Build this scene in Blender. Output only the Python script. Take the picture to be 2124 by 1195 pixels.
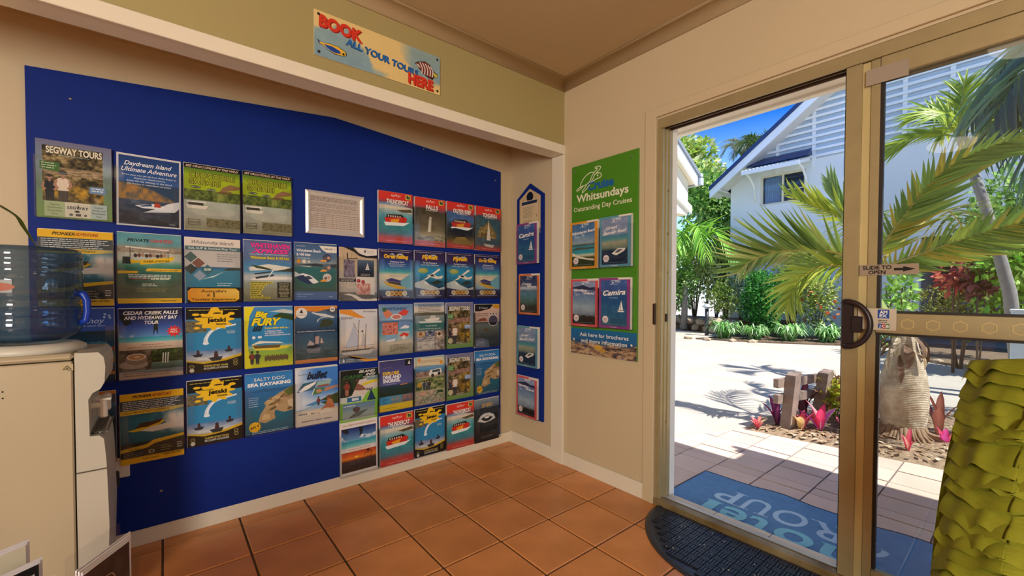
EXPOSURE = 0.0
SKY_STRENGTH = 2.4
SUN_STRENGTH = 9.0
FILL_POWER = 215.0
LAMP_POWER = 0.0
LAMP_EMIT = 3.0
import bpy, bmesh, math, random
import numpy as np
from mathutils import Vector, Matrix, Euler

for _o in list(bpy.data.objects):
    bpy.data.objects.remove(_o)
S = bpy.context.scene
COL = S.collection
R = random.Random(7)
PI = math.pi

# ------------------------------------------------------------------ camera
CAM = Vector((-1.9642, -2.4291, 1.10))
def _cam():
    y, p, r = math.radians(39.2486), math.radians(-1.24912), math.radians(0.12733)
    f = Vector((math.sin(y)*math.cos(p), math.cos(y)*math.cos(p), math.sin(p)))
    rt = Vector((math.cos(y), -math.sin(y), 0))
    up = rt.cross(f)
    r2 = rt*math.cos(r) + up*math.sin(r)
    u2 = -rt*math.sin(r) + up*math.cos(r)
    cd = bpy.data.cameras.new('camera')
    cd.sensor_fit = 'HORIZONTAL'
    cd.sensor_width = 36.0
    cd.lens = 887.2/2124*36.0
    cd.shift_y = 26.05/2124
    cd.clip_start = 0.02
    cd.clip_end = 300
    co = bpy.data.objects.new('camera', cd)
    m = Matrix((r2, u2, -f)).transposed().to_4x4()
    m.translation = CAM
    co.matrix_world = m
    COL.objects.link(co)
    S.camera = co
_cam()

# ------------------------------------------------------------------ light, sky, exposure
S.view_settings.view_transform = 'Standard'
S.view_settings.look = 'None'
S.view_settings.exposure = EXPOSURE
S.view_settings.gamma = 1.0
S.view_settings.use_curve_mapping = False

def _world():
    w = bpy.data.worlds.new('sky')
    S.world = w
    w.use_nodes = True
    nt = w.node_tree
    nt.nodes.clear()
    out = nt.nodes.new('ShaderNodeOutputWorld')
    bg = nt.nodes.new('ShaderNodeBackground')
    tc = nt.nodes.new('ShaderNodeTexCoord')
    sep = nt.nodes.new('ShaderNodeSeparateXYZ')
    ramp = nt.nodes.new('ShaderNodeValToRGB')
    nt.links.new(tc.outputs['Generated'], sep.inputs[0])
    nt.links.new(sep.outputs['Z'], ramp.inputs[0])
    e = ramp.color_ramp.elements
    e[0].position = 0.0; e[0].color = (0.85, 0.95, 1.05, 1)
    e[1].position = 0.75; e[1].color = (0.008, 0.08, 0.32, 1)
    m = e.new(0.12); m.color = (0.30, 0.54, 0.86, 1)
    m = e.new(0.34); m.color = (0.008, 0.095, 0.40, 1)
    nt.links.new(ramp.outputs[0], bg.inputs[0])
    bg.inputs[1].default_value = SKY_STRENGTH
    nt.links.new(bg.outputs[0], out.inputs[0])
_world()

def _sun():
    l = bpy.data.lights.new('sun', 'SUN')
    l.energy = SUN_STRENGTH
    l.angle = math.radians(0.6)
    l.color = (1.0, 0.96, 0.90)
    o = bpy.data.objects.new('sun', l)
    d = Vector((-0.05, 0.62, -1.0))      # travel direction of the light
    o.rotation_euler = d.to_track_quat('-Z', 'Y').to_euler()
    o.location = (3, -12, 12)
    COL.objects.link(o)
_sun()

def _area(name, loc, target, sx, sy, power, color):
    l = bpy.data.lights.new(name, 'AREA')
    l.shape = 'RECTANGLE'; l.size = sx; l.size_y = sy
    l.energy = power; l.color = color
    o = bpy.data.objects.new(name, l)
    o.location = loc
    d = Vector(target) - Vector(loc)
    o.rotation_euler = d.to_track_quat('-Z', 'Y').to_euler()
    COL.objects.link(o)
    return o
# added fill light for the room, out of view; no window is built there
_area('room_fill_light', (-4.5, -3.95, 1.45), (-0.6, -1.0, 1.0), 1.7, 1.4, FILL_POWER, (1.0, 0.95, 0.88))

# ------------------------------------------------------------------ materials
def lin(c):
    return tuple(((x/12.92) if x <= 0.04045 else ((x+0.055)/1.055)**2.4) for x in c[:3])
def h2(s):
    return tuple(int(s[i:i+2], 16)/255 for i in (0, 2, 4))
def _srgb(c):
    return h2(c) if isinstance(c, str) else c

MATS = {}
def mat(name, color=None, rough=0.6, metal=0.0, spec=0.5, attr=False, noise=None, bump=None, coat=0.0, emit=0.0, transl=0.0, alpha_noise=None, coord='Object'):
    """noise=(scale, amount[, second colour]); bump=(scale, strength, distance)"""
    if name in MATS:
        return MATS[name]
    m = bpy.data.materials.new(name)
    m.use_nodes = True
    nt = m.node_tree
    b = nt.nodes['Principled BSDF']
    b.inputs['Roughness'].default_value = rough
    b.inputs['Metallic'].default_value = metal
    b.inputs['Specular IOR Level'].default_value = spec
    b.inputs['Coat Weight'].default_value = coat
    src = None
    if attr:
        a = nt.nodes.new('ShaderNodeAttribute'); a.attribute_name = 'Col'
        src = a.outputs['Color']
    col = lin(_srgb(color)) if color is not None else (1, 1, 1)
    tc = nt.nodes.new('ShaderNodeTexCoord')
    if noise:
        n = nt.nodes.new('ShaderNodeTexNoise')
        n.inputs['Scale'].default_value = noise[0]
        n.inputs['Detail'].default_value = 6
        nt.links.new(tc.outputs[coord], n.inputs['Vector'])
        mr = nt.nodes.new('ShaderNodeMapRange')
        mr.inputs['From Min'].default_value = 0.3; mr.inputs['From Max'].default_value = 0.7
        nt.links.new(n.outputs['Fac'], mr.inputs['Value'])
        mx = nt.nodes.new('ShaderNodeMix'); mx.data_type = 'RGBA'
        if src is not None:
            mx.blend_type = 'MULTIPLY'
            mx.inputs['Factor'].default_value = 1.0
            mr.inputs['To Min'].default_value = 1-noise[1]; mr.inputs['To Max'].default_value = 1.0
            cb = nt.nodes.new('ShaderNodeCombineColor')
            for i in range(3): nt.links.new(mr.outputs[0], cb.inputs[i])
            nt.links.new(src, mx.inputs['A']); nt.links.new(cb.outputs[0], mx.inputs['B'])
        else:
            c2 = lin(_srgb(noise[2])) if len(noise) > 2 else tuple(c*(1-noise[1]) for c in col)
            mx.inputs['A'].default_value = (*col, 1); mx.inputs['B'].default_value = (*c2, 1)
            nt.links.new(mr.outputs[0], mx.inputs['Factor'])
        src = mx.outputs['Result']
    if src is not None:
        nt.links.new(src, b.inputs['Base Color'])
    else:
        b.inputs['Base Color'].default_value = (*col, 1)
    if bump:
        n = nt.nodes.new('ShaderNodeTexNoise')
        n.inputs['Scale'].default_value = bump[0]; n.inputs['Detail'].default_value = 5
        if len(bump) > 3:                                # stretched relief (gathers, grain)
            mp = nt.nodes.new('ShaderNodeMapping'); mp.inputs['Scale'].default_value = bump[3]
            nt.links.new(tc.outputs[coord], mp.inputs['Vector']); nt.links.new(mp.outputs[0], n.inputs['Vector'])
        else:
            nt.links.new(tc.outputs[coord], n.inputs['Vector'])
        bp = nt.nodes.new('ShaderNodeBump')
        bp.inputs['Strength'].default_value = bump[1]
        bp.inputs['Distance'].default_value = bump[2]
        nt.links.new(n.outputs['Fac'], bp.inputs['Height'])
        nt.links.new(bp.outputs[0], b.inputs['Normal'])
    if emit:
        b.inputs['Emission Color'].default_value = (*col, 1)
        b.inputs['Emission Strength'].default_value = emit
    if transl:
        t = nt.nodes.new('ShaderNodeBsdfTranslucent')
        if src is not None: nt.links.new(src, t.inputs['Color'])
        else: t.inputs['Color'].default_value = (*col, 1)
        ms = nt.nodes.new('ShaderNodeMixShader'); ms.inputs[0].default_value = transl
        out = nt.nodes['Material Output']
        nt.links.new(b.outputs[0], ms.inputs[1]); nt.links.new(t.outputs[0], ms.inputs[2])
        nt.links.new(ms.outputs[0], out.inputs['Surface'])
    MATS[name] = m
    return m

def clear(name, tint, gloss=1.0, rough=0.02, haze=None):
    """thin transparent sheet: tinted transmission with a Fresnel reflection"""
    if name in MATS: return MATS[name]
    m = bpy.data.materials.new(name); m.use_nodes = True
    nt = m.node_tree; nt.nodes.clear()
    out = nt.nodes.new('ShaderNodeOutputMaterial')
    t = nt.nodes.new('ShaderNodeBsdfTransparent'); t.inputs[0].default_value = (*tint, 1)
    g = nt.nodes.new('ShaderNodeBsdfGlossy'); g.inputs['Roughness'].default_value = rough
    f = nt.nodes.new('ShaderNodeLayerWeight')           # Schlick: F0 + (1-F0) (1-cos)^5
    pw = nt.nodes.new('ShaderNodeMath'); pw.operation = 'POWER'; pw.inputs[1].default_value = 5.0
    mu = nt.nodes.new('ShaderNodeMath'); mu.operation = 'MULTIPLY_ADD'
    mu.inputs[1].default_value = 0.96*gloss; mu.inputs[2].default_value = 0.04*gloss
    ms = nt.nodes.new('ShaderNodeMixShader')
    nt.links.new(f.outputs['Facing'], pw.inputs[0]); nt.links.new(pw.outputs[0], mu.inputs[0]); nt.links.new(mu.outputs[0], ms.inputs[0])
    body = t.outputs[0]
    if haze:                                            # slightly milky plastic
        d = nt.nodes.new('ShaderNodeBsdfDiffuse'); d.inputs[0].default_value = (*lin(_srgb(haze[0])), 1)
        mh = nt.nodes.new('ShaderNodeMixShader'); mh.inputs[0].default_value = haze[1]
        nt.links.new(t.outputs[0], mh.inputs[1]); nt.links.new(d.outputs[0], mh.inputs[2]); body = mh.outputs[0]
    nt.links.new(body, ms.inputs[1]); nt.links.new(g.outputs[0], ms.inputs[2])
    nt.links.new(ms.outputs[0], out.inputs[0])
    MATS[name] = m
    return m

# ------------------------------------------------------------------ mesh builder
class MB:
    def __init__(self):
        self.v = []; self.f = []; self.c = []; self.has_c = False
    def add(self, verts, faces, col=None):
        o = len(self.v)
        self.v.extend([tuple(p) for p in verts])
        self.f.extend([tuple(i+o for i in f) for f in faces])
        if col is not None:
            self.has_c = True
            if len(col) == len(verts) and not isinstance(col[0], (int, float)):
                self.c.extend([(*lin(k), 1.0) for k in col])
            else:
                self.c.extend([(*lin(col), 1.0)]*len(verts))
        else:
            self.c.extend([(1, 1, 1, 1)]*len(verts))
        return o
    def box(self, a, b, col=None, M=None, bev=0.0):
        x0, y0, z0 = a; x1, y1, z1 = b
        if x0 > x1: x0, x1 = x1, x0
        if y0 > y1: y0, y1 = y1, y0
        if z0 > z1: z0, z1 = z1, z0
        if bev <= 0:
            v = [(x0,y0,z0),(x1,y0,z0),(x1,y1,z0),(x0,y1,z0),(x0,y0,z1),(x1,y0,z1),(x1,y1,z1),(x0,y1,z1)]
            f = [(3,2,1,0),(4,5,6,7),(0,1,5,4),(1,2,6,5),(2,3,7,6),(3,0,4,7)]
        else:
            t = bev
            v = []
            for (sx, xx) in ((1, x0), (-1, x1)):
                for (sy, yy) in ((1, y0), (-1, y1)):
                    for (sz, zz) in ((1, z0), (-1, z1)):
                        v += [(xx, yy+sy*t, zz+sz*t), (xx+sx*t, yy, zz+sz*t), (xx+sx*t, yy+sy*t, zz)]
            bm = bmesh.new()
            for p in v: bm.verts.new(p)
            r = bmesh.ops.convex_hull(bm, input=bm.verts)
            bmesh.ops.dissolve_limit(bm, angle_limit=0.01, verts=bm.verts, edges=bm.edges)
            bm.verts.index_update()
            v = [tuple(q.co) for q in bm.verts]
            f = [tuple(q.index for q in k.verts) for k in bm.faces]
            bm.free()
        if M is not None: v = [tuple(M @ Vector(p)) for p in v]
        self.add(v, f, col)
        return self
    def prism(self, pts, axis, d0, d1, col=None, M=None):
        """extrude a 2-D outline; axis 'x': pts are (y,z); 'y': (x,z); 'z': (x,y)"""
        def P(a, b, d):
            return {'x': (d, a, b), 'y': (a, d, b), 'z': (a, b, d)}[axis]
        n = len(pts)
        v = [P(a, b, d0) for a, b in pts] + [P(a, b, d1) for a, b in pts]
        f = [tuple(range(n))[::-1], tuple(range(n, 2*n))]
        f += [(i, (i+1) % n, n+(i+1) % n, n+i) for i in range(n)]
        if M is not None: v = [tuple(M @ Vector(p)) for p in v]
        self.add(v, f, col)
        return self
    def tube(self, path, rad, n=8, col=None, caps=True, flat=1.0):
        path = [Vector(p) for p in path]
        if not hasattr(rad, '__len__'): rad = [rad]*len(path)
        v = []; f = []
        prev = None
        for i, p in enumerate(path):
            t = (path[min(i+1, len(path)-1)]-path[max(i-1, 0)])
            if t.length < 1e-9: t = Vector((0, 0, 1))
            t.normalize()
            if prev is None:
                a = Vector((0, 0, 1)) if abs(t.z) < 0.9 else Vector((1, 0, 0))
                u = t.cross(a).normalized()
            else:
                u = (prev - t*prev.dot(t)).normalized()
            prev = u
            w = t.cross(u)
            for k in range(n):
                an = 2*PI*k/n
                v.append(tuple(p + u*math.cos(an)*rad[i] + w*math.sin(an)*rad[i]*flat))
        for i in range(len(path)-1):
            for k in range(n):
                f.append((i*n+k, i*n+(k+1) % n, (i+1)*n+(k+1) % n, (i+1)*n+k))
        if caps:
            f.append(tuple(range(n))[::-1]); f.append(tuple(range((len(path)-1)*n, len(path)*n)))
        self.add(v, f, col)
        return self
    def lathe(self, prof, c=(0, 0, 0), n=32, col=None, jitter=None):
        v = []; f = []
        m = len(prof)
        for k in range(n):
            an = 2*PI*k/n
            for i, (r, z) in enumerate(prof):
                rr = r*(1+(jitter(an, z) if jitter else 0))
                v.append((c[0]+rr*math.cos(an), c[1]+rr*math.sin(an), c[2]+z))
        for k in range(n):
            k2 = (k+1) % n
            for i in range(m-1):
                f.append((k*m+i, k2*m+i, k2*m+i+1, k*m+i+1))
        self.add(v, f, col)
        return self
    def build(self, name, material=None, parent=None, smooth=False, offset=None):
        off = Vector(offset) if offset is not None else (Vector(OFF.get(parent.name, (0, 0, 0))) if parent else Vector((0, 0, 0)))
        me = bpy.data.meshes.new(name)
        v = [(p[0]-off.x, p[1]-off.y, p[2]-off.z) for p in self.v] if off.length else self.v
        me.from_pydata(v, [], self.f)
        if self.has_c:
            at = me.color_attributes.new('Col', 'FLOAT_COLOR', 'POINT')
            at.data.foreach_set('color', np.array(self.c, dtype=np.float32).ravel())
        if not self.has_c and len(self.f) < 2500:
            bm = bmesh.new(); bm.from_mesh(me)
            bmesh.ops.recalc_face_normals(bm, faces=bm.faces)
            bm.to_mesh(me); bm.free()
        if smooth:
            me.polygons.foreach_set('use_smooth', [True]*len(me.polygons))
        me.update()
        o = bpy.data.objects.new(name, me)
        if material is not None: me.materials.append(material)
        COL.objects.link(o)
        if parent is not None:
            o.parent = parent
            OFF[o.name] = tuple(off)
        return o

OFF = {}
def thing(name, label, cat, loc=(0, 0, 0), rz=0.0, group=None):
    o = bpy.data.objects.new(name, None)
    o.empty_display_size = 0.05
    o.location = loc
    o.rotation_euler = (0, 0, rz)
    COL.objects.link(o)
    o['label'] = label; o['category'] = cat
    if group: o['group'] = group
    OFF[o.name] = tuple(loc)
    return o
def tag(o, label, cat, group=None, kind=None):
    o['label'] = label; o['category'] = cat
    if group: o['group'] = group
    if kind: o['kind'] = kind
    return o
def struct(name, mb, m, smooth=False):
    o = mb.build(name, m, None, smooth)
    o['kind'] = 'structure'
    return o
def srcopy(o, parent, loc=None, rot=None, scale=None):
    c = o.copy()
    c.parent = parent
    if loc is not None: c.location = loc
    if rot is not None: c.rotation_euler = rot
    if scale is not None: c.scale = scale
    COL.objects.link(c)
    return c
# ------------------------------------------------------------------ flat print (covers, signs, stickers)
_TXT = {}
def text_mesh(s, bold=0.0, shear=0.0, spacing=1.0):
    k = (s, bold, shear, spacing)
    if k in _TXT: return _TXT[k]
    cu = bpy.data.curves.new('t', 'FONT')
    cu.body = s; cu.offset = bold; cu.shear = shear; cu.space_character = spacing
    cu.resolution_u = 6 if len(s) < 3 else (4 if len(s) < 16 else 2); cu.fill_mode = 'FRONT'
    ob = bpy.data.objects.new('t', cu)
    me = ob.to_mesh()
    n = len(me.vertices)
    co = np.zeros(n*3, dtype=np.float32); me.vertices.foreach_get('co', co)
    co = co.reshape(-1, 3)[:, :2].copy()
    fs = [tuple(p.vertices) for p in me.polygons]
    ob.to_mesh_clear()
    bpy.data.objects.remove(ob); bpy.data.curves.remove(cu)
    if n:
        co[:, 0] -= co[:, 0].min()
        co /= 0.70                      # capital height -> 1
    _TXT[k] = (co, fs)
    return _TXT[k]

def _hash(ix, iy, seed):
    h = (ix*374761393 + iy*668265263 + seed*974711) & 0xffffffff
    h = ((h ^ (h >> 13))*1274126177) & 0xffffffff
    return ((h ^ (h >> 16)) & 0xffff)/65535.0
def vn(U, V, fx, fy, seed=0):
    """smooth value noise 0..1"""
    x = U*fx; y = V*fy
    ix = np.floor(x).astype(np.int64); iy = np.floor(y).astype(np.int64)
    tx = x-ix; ty = y-iy
    tx = tx*tx*(3-2*tx); ty = ty*ty*(3-2*ty)
    a = _hash(ix, iy, seed); b = _hash(ix+1, iy, seed); c = _hash(ix, iy+1, seed); d = _hash(ix+1, iy+1, seed)
    return (a*(1-tx)+b*tx)*(1-ty)+(c*(1-tx)+d*tx)*ty
def fbm(U, V, fx, fy, seed=0):
    return 0.55*vn(U, V, fx, fy, seed)+0.3*vn(U, V, fx*2.1, fy*2.1, seed+1)+0.15*vn(U, V, fx*4.3, fy*4.3, seed+2)
def ramp(t, stops):
    """stops: [(pos, hex)...] ascending"""
    ps = [p for p, _ in stops]; cs = np.array([h2(c) for _, c in stops])
    return np.stack([np.interp(t, ps, cs[:, i]) for i in range(3)], -1)
def mixc(a, b, t):
    return a*(1-t[..., None])+np.array(h2(b) if isinstance(b, str) else b)*t[..., None]

class Print:
    DZ = 0.00009
    def __init__(self, w=0.21, h=0.297, yb=0.0):
        self.w = w; self.h = h; self.L = 0; self.yb = yb
        self.mb = MB(); self.mb.has_c = True
    def _p(self, u, v):
        return ((u-0.5)*self.w, self.yb-self.L*self.DZ, v*self.h)
    def bg(self, fn, rect=(0, 0, 1, 1), nx=56, ny=80):
        x0, y0, x1, y1 = rect
        U, V = np.meshgrid(np.linspace(0, 1, nx+1), np.linspace(0, 1, ny+1))
        c = np.clip(fn(U.ravel(), V.ravel()), 0, 1)
        c = np.where(c <= 0.04045, c/12.92, ((c+0.055)/1.055)**2.4)
        y = self.yb-self.L*self.DZ
        o = len(self.mb.v)
        xs = (x0+(x1-x0)*U.ravel()-0.5)*self.w; zs = (y0+(y1-y0)*V.ravel())*self.h
        self.mb.v.extend([(float(a), y, float(b)) for a, b in zip(xs, zs)])
        self.mb.c.extend([(float(k[0]), float(k[1]), float(k[2]), 1.0) for k in c])
        W = nx+1
        self.mb.f.extend([(o+j*W+i, o+j*W+i+1, o+(j+1)*W+i+1, o+(j+1)*W+i) for j in range(ny) for i in range(nx)])
        self.L += 1
        return self
    def poly(self, pts, col):
        cs = _srgb(col) if not isinstance(col, list) else [_srgb(c) for c in col]
        self.mb.add([self._p(u, v) for u, v in pts], [tuple(range(len(pts)))], cs)
        self.L += 1
        return self
    def rect(self, x0, y0, x1, y1, col):
        return self.poly([(x0, y0), (x1, y0), (x1, y1), (x0, y1)], col)
    def ell(self, cx, cy, rx, col, ry=None, n=20, rot=0.0):
        """rx in page widths; a circle unless ry (page heights) is given"""
        if ry is None: ry = rx*self.w/self.h
        a = self.w/self.h
        pts = []
        for k in range(n):
            t = 2*PI*k/n
            x = rx*math.cos(t); y = ry*math.sin(t)/a
            pts.append((cx+x*math.cos(rot)-y*math.sin(rot), cy+(x*math.sin(rot)+y*math.cos(rot))*a))
        return self.poly(pts, col)
    def line(self, pts, wid, col):
        """polyline; wid in page widths"""
        a = self.w/self.h
        P = [Vector((u, v/a)) for u, v in pts]
        Lp = []; Rp = []
        for i, p in enumerate(P):
            t = (P[min(i+1, len(P)-1)]-P[max(i-1, 0)]).normalized()
            n = Vector((-t.y, t.x))*wid/2
            Lp.append(p+n); Rp.append(p-n)
        n = len(P)
        v = [self._p(q.x, q.y*a) for q in Lp+Rp]
        self.mb.add(v, [(i, n+i, n+i+1, i+1) for i in range(n-1)], _srgb(col))
        self.L += 1
        return self
    def spline(self, pts, wid, col, k=6):
        return self.line(catmull2(pts, k), wid, col)
    def text(self, s, x, y, h, col, bold=0.0, shear=0.0, fit=None, align='c', out=None, outw=0.045, rot=0.0, spacing=1.0, sh=None):
        """x,y: anchor (baseline) in page fractions; h: capital height in page heights; fit: width in page widths"""
        if sh is not None:              # drop shadow first
            self.text(s, x+sh[0], y-sh[1], h, sh[2], bold, shear, fit, align, None, 0, rot, spacing)
        a = self.w/self.h
        co, fs = text_mesh(s, bold, shear, spacing)
        if not len(co): return self
        W = co[:, 0].max()
        hy = h/a                        # in page widths
        sx = hy if fit is None else fit/W
        passes = [(co, fs, col)]
        if out is not None:
            c2, f2 = text_mesh(s, bold+outw, shear, spacing)
            c2 = c2.copy(); c2[:, 0] += (W-c2[:, 0].max())/2
            passes.insert(0, (c2, f2, out))
        cr, sr = math.cos(rot), math.sin(rot)
        for cc, ff, kc in passes:
            px = cc[:, 0]*sx; py = cc[:, 1]*hy
            if align == 'c': px = px-W*sx/2
            elif align == 'r': px = px-W*sx
            X = x+px*cr-py*sr; Y = y+(px*sr+py*cr)*a
            self.mb.add([self._p(float(u), float(v)) for u, v in zip(X, Y)], ff, _srgb(kc))
            self.L += 1
        return self
    def lines(self, x0, x1, y, n, dy, col, t=0.004, ragged=0.25, seed=1, align='l'):
        """rows of small type too fine to read"""
        r = random.Random(seed)
        for i in range(n):
            yy = y-i*dy
            w = (x1-x0)*(1-ragged*r.random())
            a = x0 if align == 'l' else (x0+x1)/2-w/2
            x = a
            while x < a+w-0.01:
                k = min(a+w-x, 0.03+0.07*r.random())
                self.mb.add([self._p(x, yy), self._p(x+k, yy), self._p(x+k, yy+t), self._p(x, yy+t)], [(0, 1, 2, 3)], _srgb(col))
                x += k+0.012
        self.L += 1
        return self
    def frame(self, x0, y0, x1, y1, wd, col):
        a = self.w/self.h
        self.rect(x0, y0, x1, y0+wd*a, col); self.L -= 1
        self.rect(x0, y1-wd*a, x1, y1, col); self.L -= 1
        self.rect(x0, y0, x0+wd, y1, col); self.L -= 1
        return self.rect(x1-wd, y0, x1, y1, col)

def catmull2(pts, k=6):
    if len(pts) < 3: return pts
    P = [pts[0]]+list(pts)+[pts[-1]]
    out = []
    for i in range(1, len(P)-2):
        p0, p1, p2, p3 = (np.array(q, float) for q in P[i-1:i+3])
        for j in range(k):
            t = j/k
            out.append(tuple(0.5*((2*p1)+(-p0+p2)*t+(2*p0-5*p1+4*p2-p3)*t*t+(-p0+3*p1-3*p2+p3)*t**3)))
    out.append(tuple(pts[-1]))
    return out

# photographs on the covers -----------------------------------------
def sea(top='5f8fc0', mid='9fc4dd', wat='1f7f9c', deep='14506e', hz=0.6, sd=0):
    def f(U, V):
        n = fbm(U, V, 5, 9, sd); c = np.where((V > hz)[..., None], ramp((V-hz)/(1-hz), [(0, mid), (1, top)]), ramp(V/hz, [(0, deep), (1, wat)]))
        k = (vn(U, V, 9, 40, sd+3)-0.5)*0.16
        c = c+np.where(V > hz, 0, k)[..., None]
        cl = np.clip((n-0.55)*4, 0, 1)*np.where(V > hz, 0.8, 0)
        return mixc(c, 'f2f2f0', cl)
    return f
def leaves_photo(cols=('1e2a14', '4c5a24', '8a8440', 'b9a860'), sd=0, f=9):
    def g(U, V):
        return ramp(np.clip((.6*fbm(U, V, f, f*1.3, sd)+.4*fbm(U, V, f*2.7, f*3.3, sd+7)-0.28)*2.3, 0, 1), [(i/(len(cols)-1), c) for i, c in enumerate(cols)])
    return g
def grad(*stops, noise=0.04, sd=0):
    st = [(p, c) for p, c in stops]
    def g(U, V):
        return ramp(V, st)+((fbm(U, V, 6, 10, sd)-0.5)*noise)[..., None]
    return g

PAPER = lambda: mat('printed_paper', attr=True, rough=0.55, spec=0.25)
PAGES = lambda: mat('paper_edges', 'dedad0', rough=0.8)

# reusable motifs ----------------------------------------------------
def jetboat(P, x, y, s, hull='c8311f', top='2a2018', stripe='e8a020'):
    P.poly([(x-s, y+.02*s/.3), (x+s*.85, y+.05*s/.3), (x+s, y+.02*s/.3), (x+s*.8, y-.06*s/.3), (x-s*.85, y-.085*s/.3)], hull)
    P.poly([(x-s*.5, y-.01*s/.3), (x+s*.3, y+.02*s/.3), (x+s*.2, y-.05*s/.3), (x-s*.4, y-.06*s/.3)], stripe)
    P.poly([(x-s*.85, y+.02*s/.3), (x-s*.8, y+.075*s/.3), (x+s*.5, y+.095*s/.3), (x+s*.75, y+.05*s/.3)], top)
    for i in range(6):
        P.rect(x-s*.7+i*s*.2, y+.035*s/.3, x-s*.6+i*s*.2, y+.065*s/.3, 'd8cbb8')
        P.L -= 1
    P.L += 1
    P.poly([(x-s*1.05, y-.06*s/.3), (x+s*.9, y-.045*s/.3), (x+s*1.25, y-.03*s/.3), (x+s*.7, y-.1*s/.3), (x-s*.9, y-.12*s/.3)], 'e4edee')
def splat(P, x, y, s, col):
    r = random.Random(5); pts = []
    for k in range(44):
        t = 2*PI*k/44
        q = (1.0 if k % 4 < 2 else 0.74)+0.18*r.random()
        pts.append((x+s*q*math.cos(t), y+s*.42*q*math.sin(t)))
    P.poly(pts, col)
    P.ell(x+s*.02, y+s*.47, s*.27, col, ry=s*.15)
    P.ell(x+s*.95, y+s*.3, s*.2, col, ry=s*.07); P.ell(x-s*.95, y-s*.34, s*.16, col, ry=s*.06); P.ell(x-s*1.0, y+.28*s, s*.2, col, ry=s*.06)
def sailboat(P, x, y, s, sail='f3f0ea', hull='e8e4dc'):
    P.poly([(x-s*.05, y+s*.1), (x+s*.02, y+s), (x+s*.32, y+s*.12)], sail)
    P.poly([(x-s*.1, y+s*.12), (x-s*.02, y+s*.85), (x-s*.34, y+s*.1)], sail)
    P.poly([(x-s*.5, y+s*.07), (x+s*.5, y+s*.07), (x+s*.35, y-s*.05), (x-s*.38, y-s*.05)], hull)
    P.rect(x-s*.02, y+s*.07, x, y+s*1.02, '3a3a40')
def person_mark(P, x, y, s, skin, top, leg):
    P.poly([(x-s*.16, y+s*.40), (x+s*.16, y+s*.40), (x+s*.15, y+s*.2), (x+s*.12, y), (x+s*.02, y), (x, y+s*.22), (x-s*.02, y), (x-s*.12, y), (x-s*.15, y+s*.2)], leg)
    P.poly([(x-s*.21, y+s*.70), (x-s*.12, y+s*.77), (x+s*.12, y+s*.77), (x+s*.21, y+s*.70), (x+s*.17, y+s*.38), (x-s*.17, y+s*.38)], top)
    for g in (-1, 1): P.line([(x+g*s*.20, y+s*.70), (x+g*s*.26, y+s*.54), (x+g*s*.14, y+s*.44)], s*.09, skin)
    P.rect(x-s*.04, y+s*.74, x+s*.04, y+s*.82, skin); P.ell(x, y+s*.90, s*.11, skin); P.ell(x, y+s*.95, s*.115, '3a2f2a', ry=s*.055)
# ------------------------------------------------------------------ the covers, one function per design
def cv_segway_wide():
    P = Print()
    P.bg(lambda U, V: mixc(ramp(V, [(0, '7d9a52'), (.35, '6f8f6a'), (.7, '7d95a8'), (1, '6d6e8c')]), '4f5a4a', np.clip((fbm(U, V, 5, 7, 3)-.5)*2, 0, 1)*.5))
    P.bg(lambda U, V: mixc(leaves_photo(('17150f', '3d3520', '6b5c3a', 'a8966a'), 4, 8)(U, V), 'c89a28', np.clip(1-abs(V-.2)*4, 0, 1)*np.clip((fbm(U, V, 9, 9, 8)-.35)*3, 0, 1)), rect=(.08, .22, .88, .93))
    P.bg(leaves_photo(('5a4a34', '8d7a5c', 'c0ab88'), 9, 7), rect=(.1, .56, .88, .66), nx=30, ny=8)
    P.poly([(.05, .62), (.3, .6), (.3, .72), (.05, .72)], '3f6b33')
    P.lines(.07, .26, .695, 3, .03, 'b9c9a4', .012, .2, 4)
    for x, s, sk, tp, lg in ((.17, .36, 'a9806a', '23242c', '2c2a2a'), (.34, .42, 'a87f68', 'd9c9b4', '4b443c')):
        person_mark(P, x, .2, s, sk, tp, lg)
    P.ell(.34, .585, .055, '5b5d60', ry=.02)
    P.rect(.69, .36, .92, .45, '6d8fb4'); P.lines(.72, .9, .42, 2, .03, 'dfe8ee', .012, .2, 7)
    P.text('SEGWAY TOURS', .5, .835, .082, 'e2ddc6', .035, 0, .74, out='2a2a20', outw=.03)
    P.lines(.3, .72, .812, 1, .02, '8fb0b8', .007, .1, 3)
    P.rect(.1, .02, .93, .215, 'd9d3bd'); P.rect(.1, .02, .36, .215, 'a9b98c'); P.rect(.7, .02, .93, .215, 'b3c4bf')
    for i, s in enumerate(('Segway', 'Rainforest', 'Discovery', 'Tour')): P.text(s, .23, .165-.04*i, .022, '3e4a34')
    for i, s in enumerate(('Segway', 'Sunset and', 'Boardwalk', 'Tour')): P.text(s, .815, .165-.04*i, .021, '3e4a4c')
    P.text('SEGWAY', .53, .13, .036, '24384c', .02, 0, .28, spacing=1.1); P.line([(.53, .12), (.535, .19)], .01, '222222'); P.ell(.52, .1, .035, '2a2a2a', ry=.014)
    P.ell(.44, .055, .025, '6b6b66'); P.rect(.5, .04, .57, .07, '4a4a4a'); P.ell(.63, .055, .022, '6b6b66')
    return P
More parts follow.
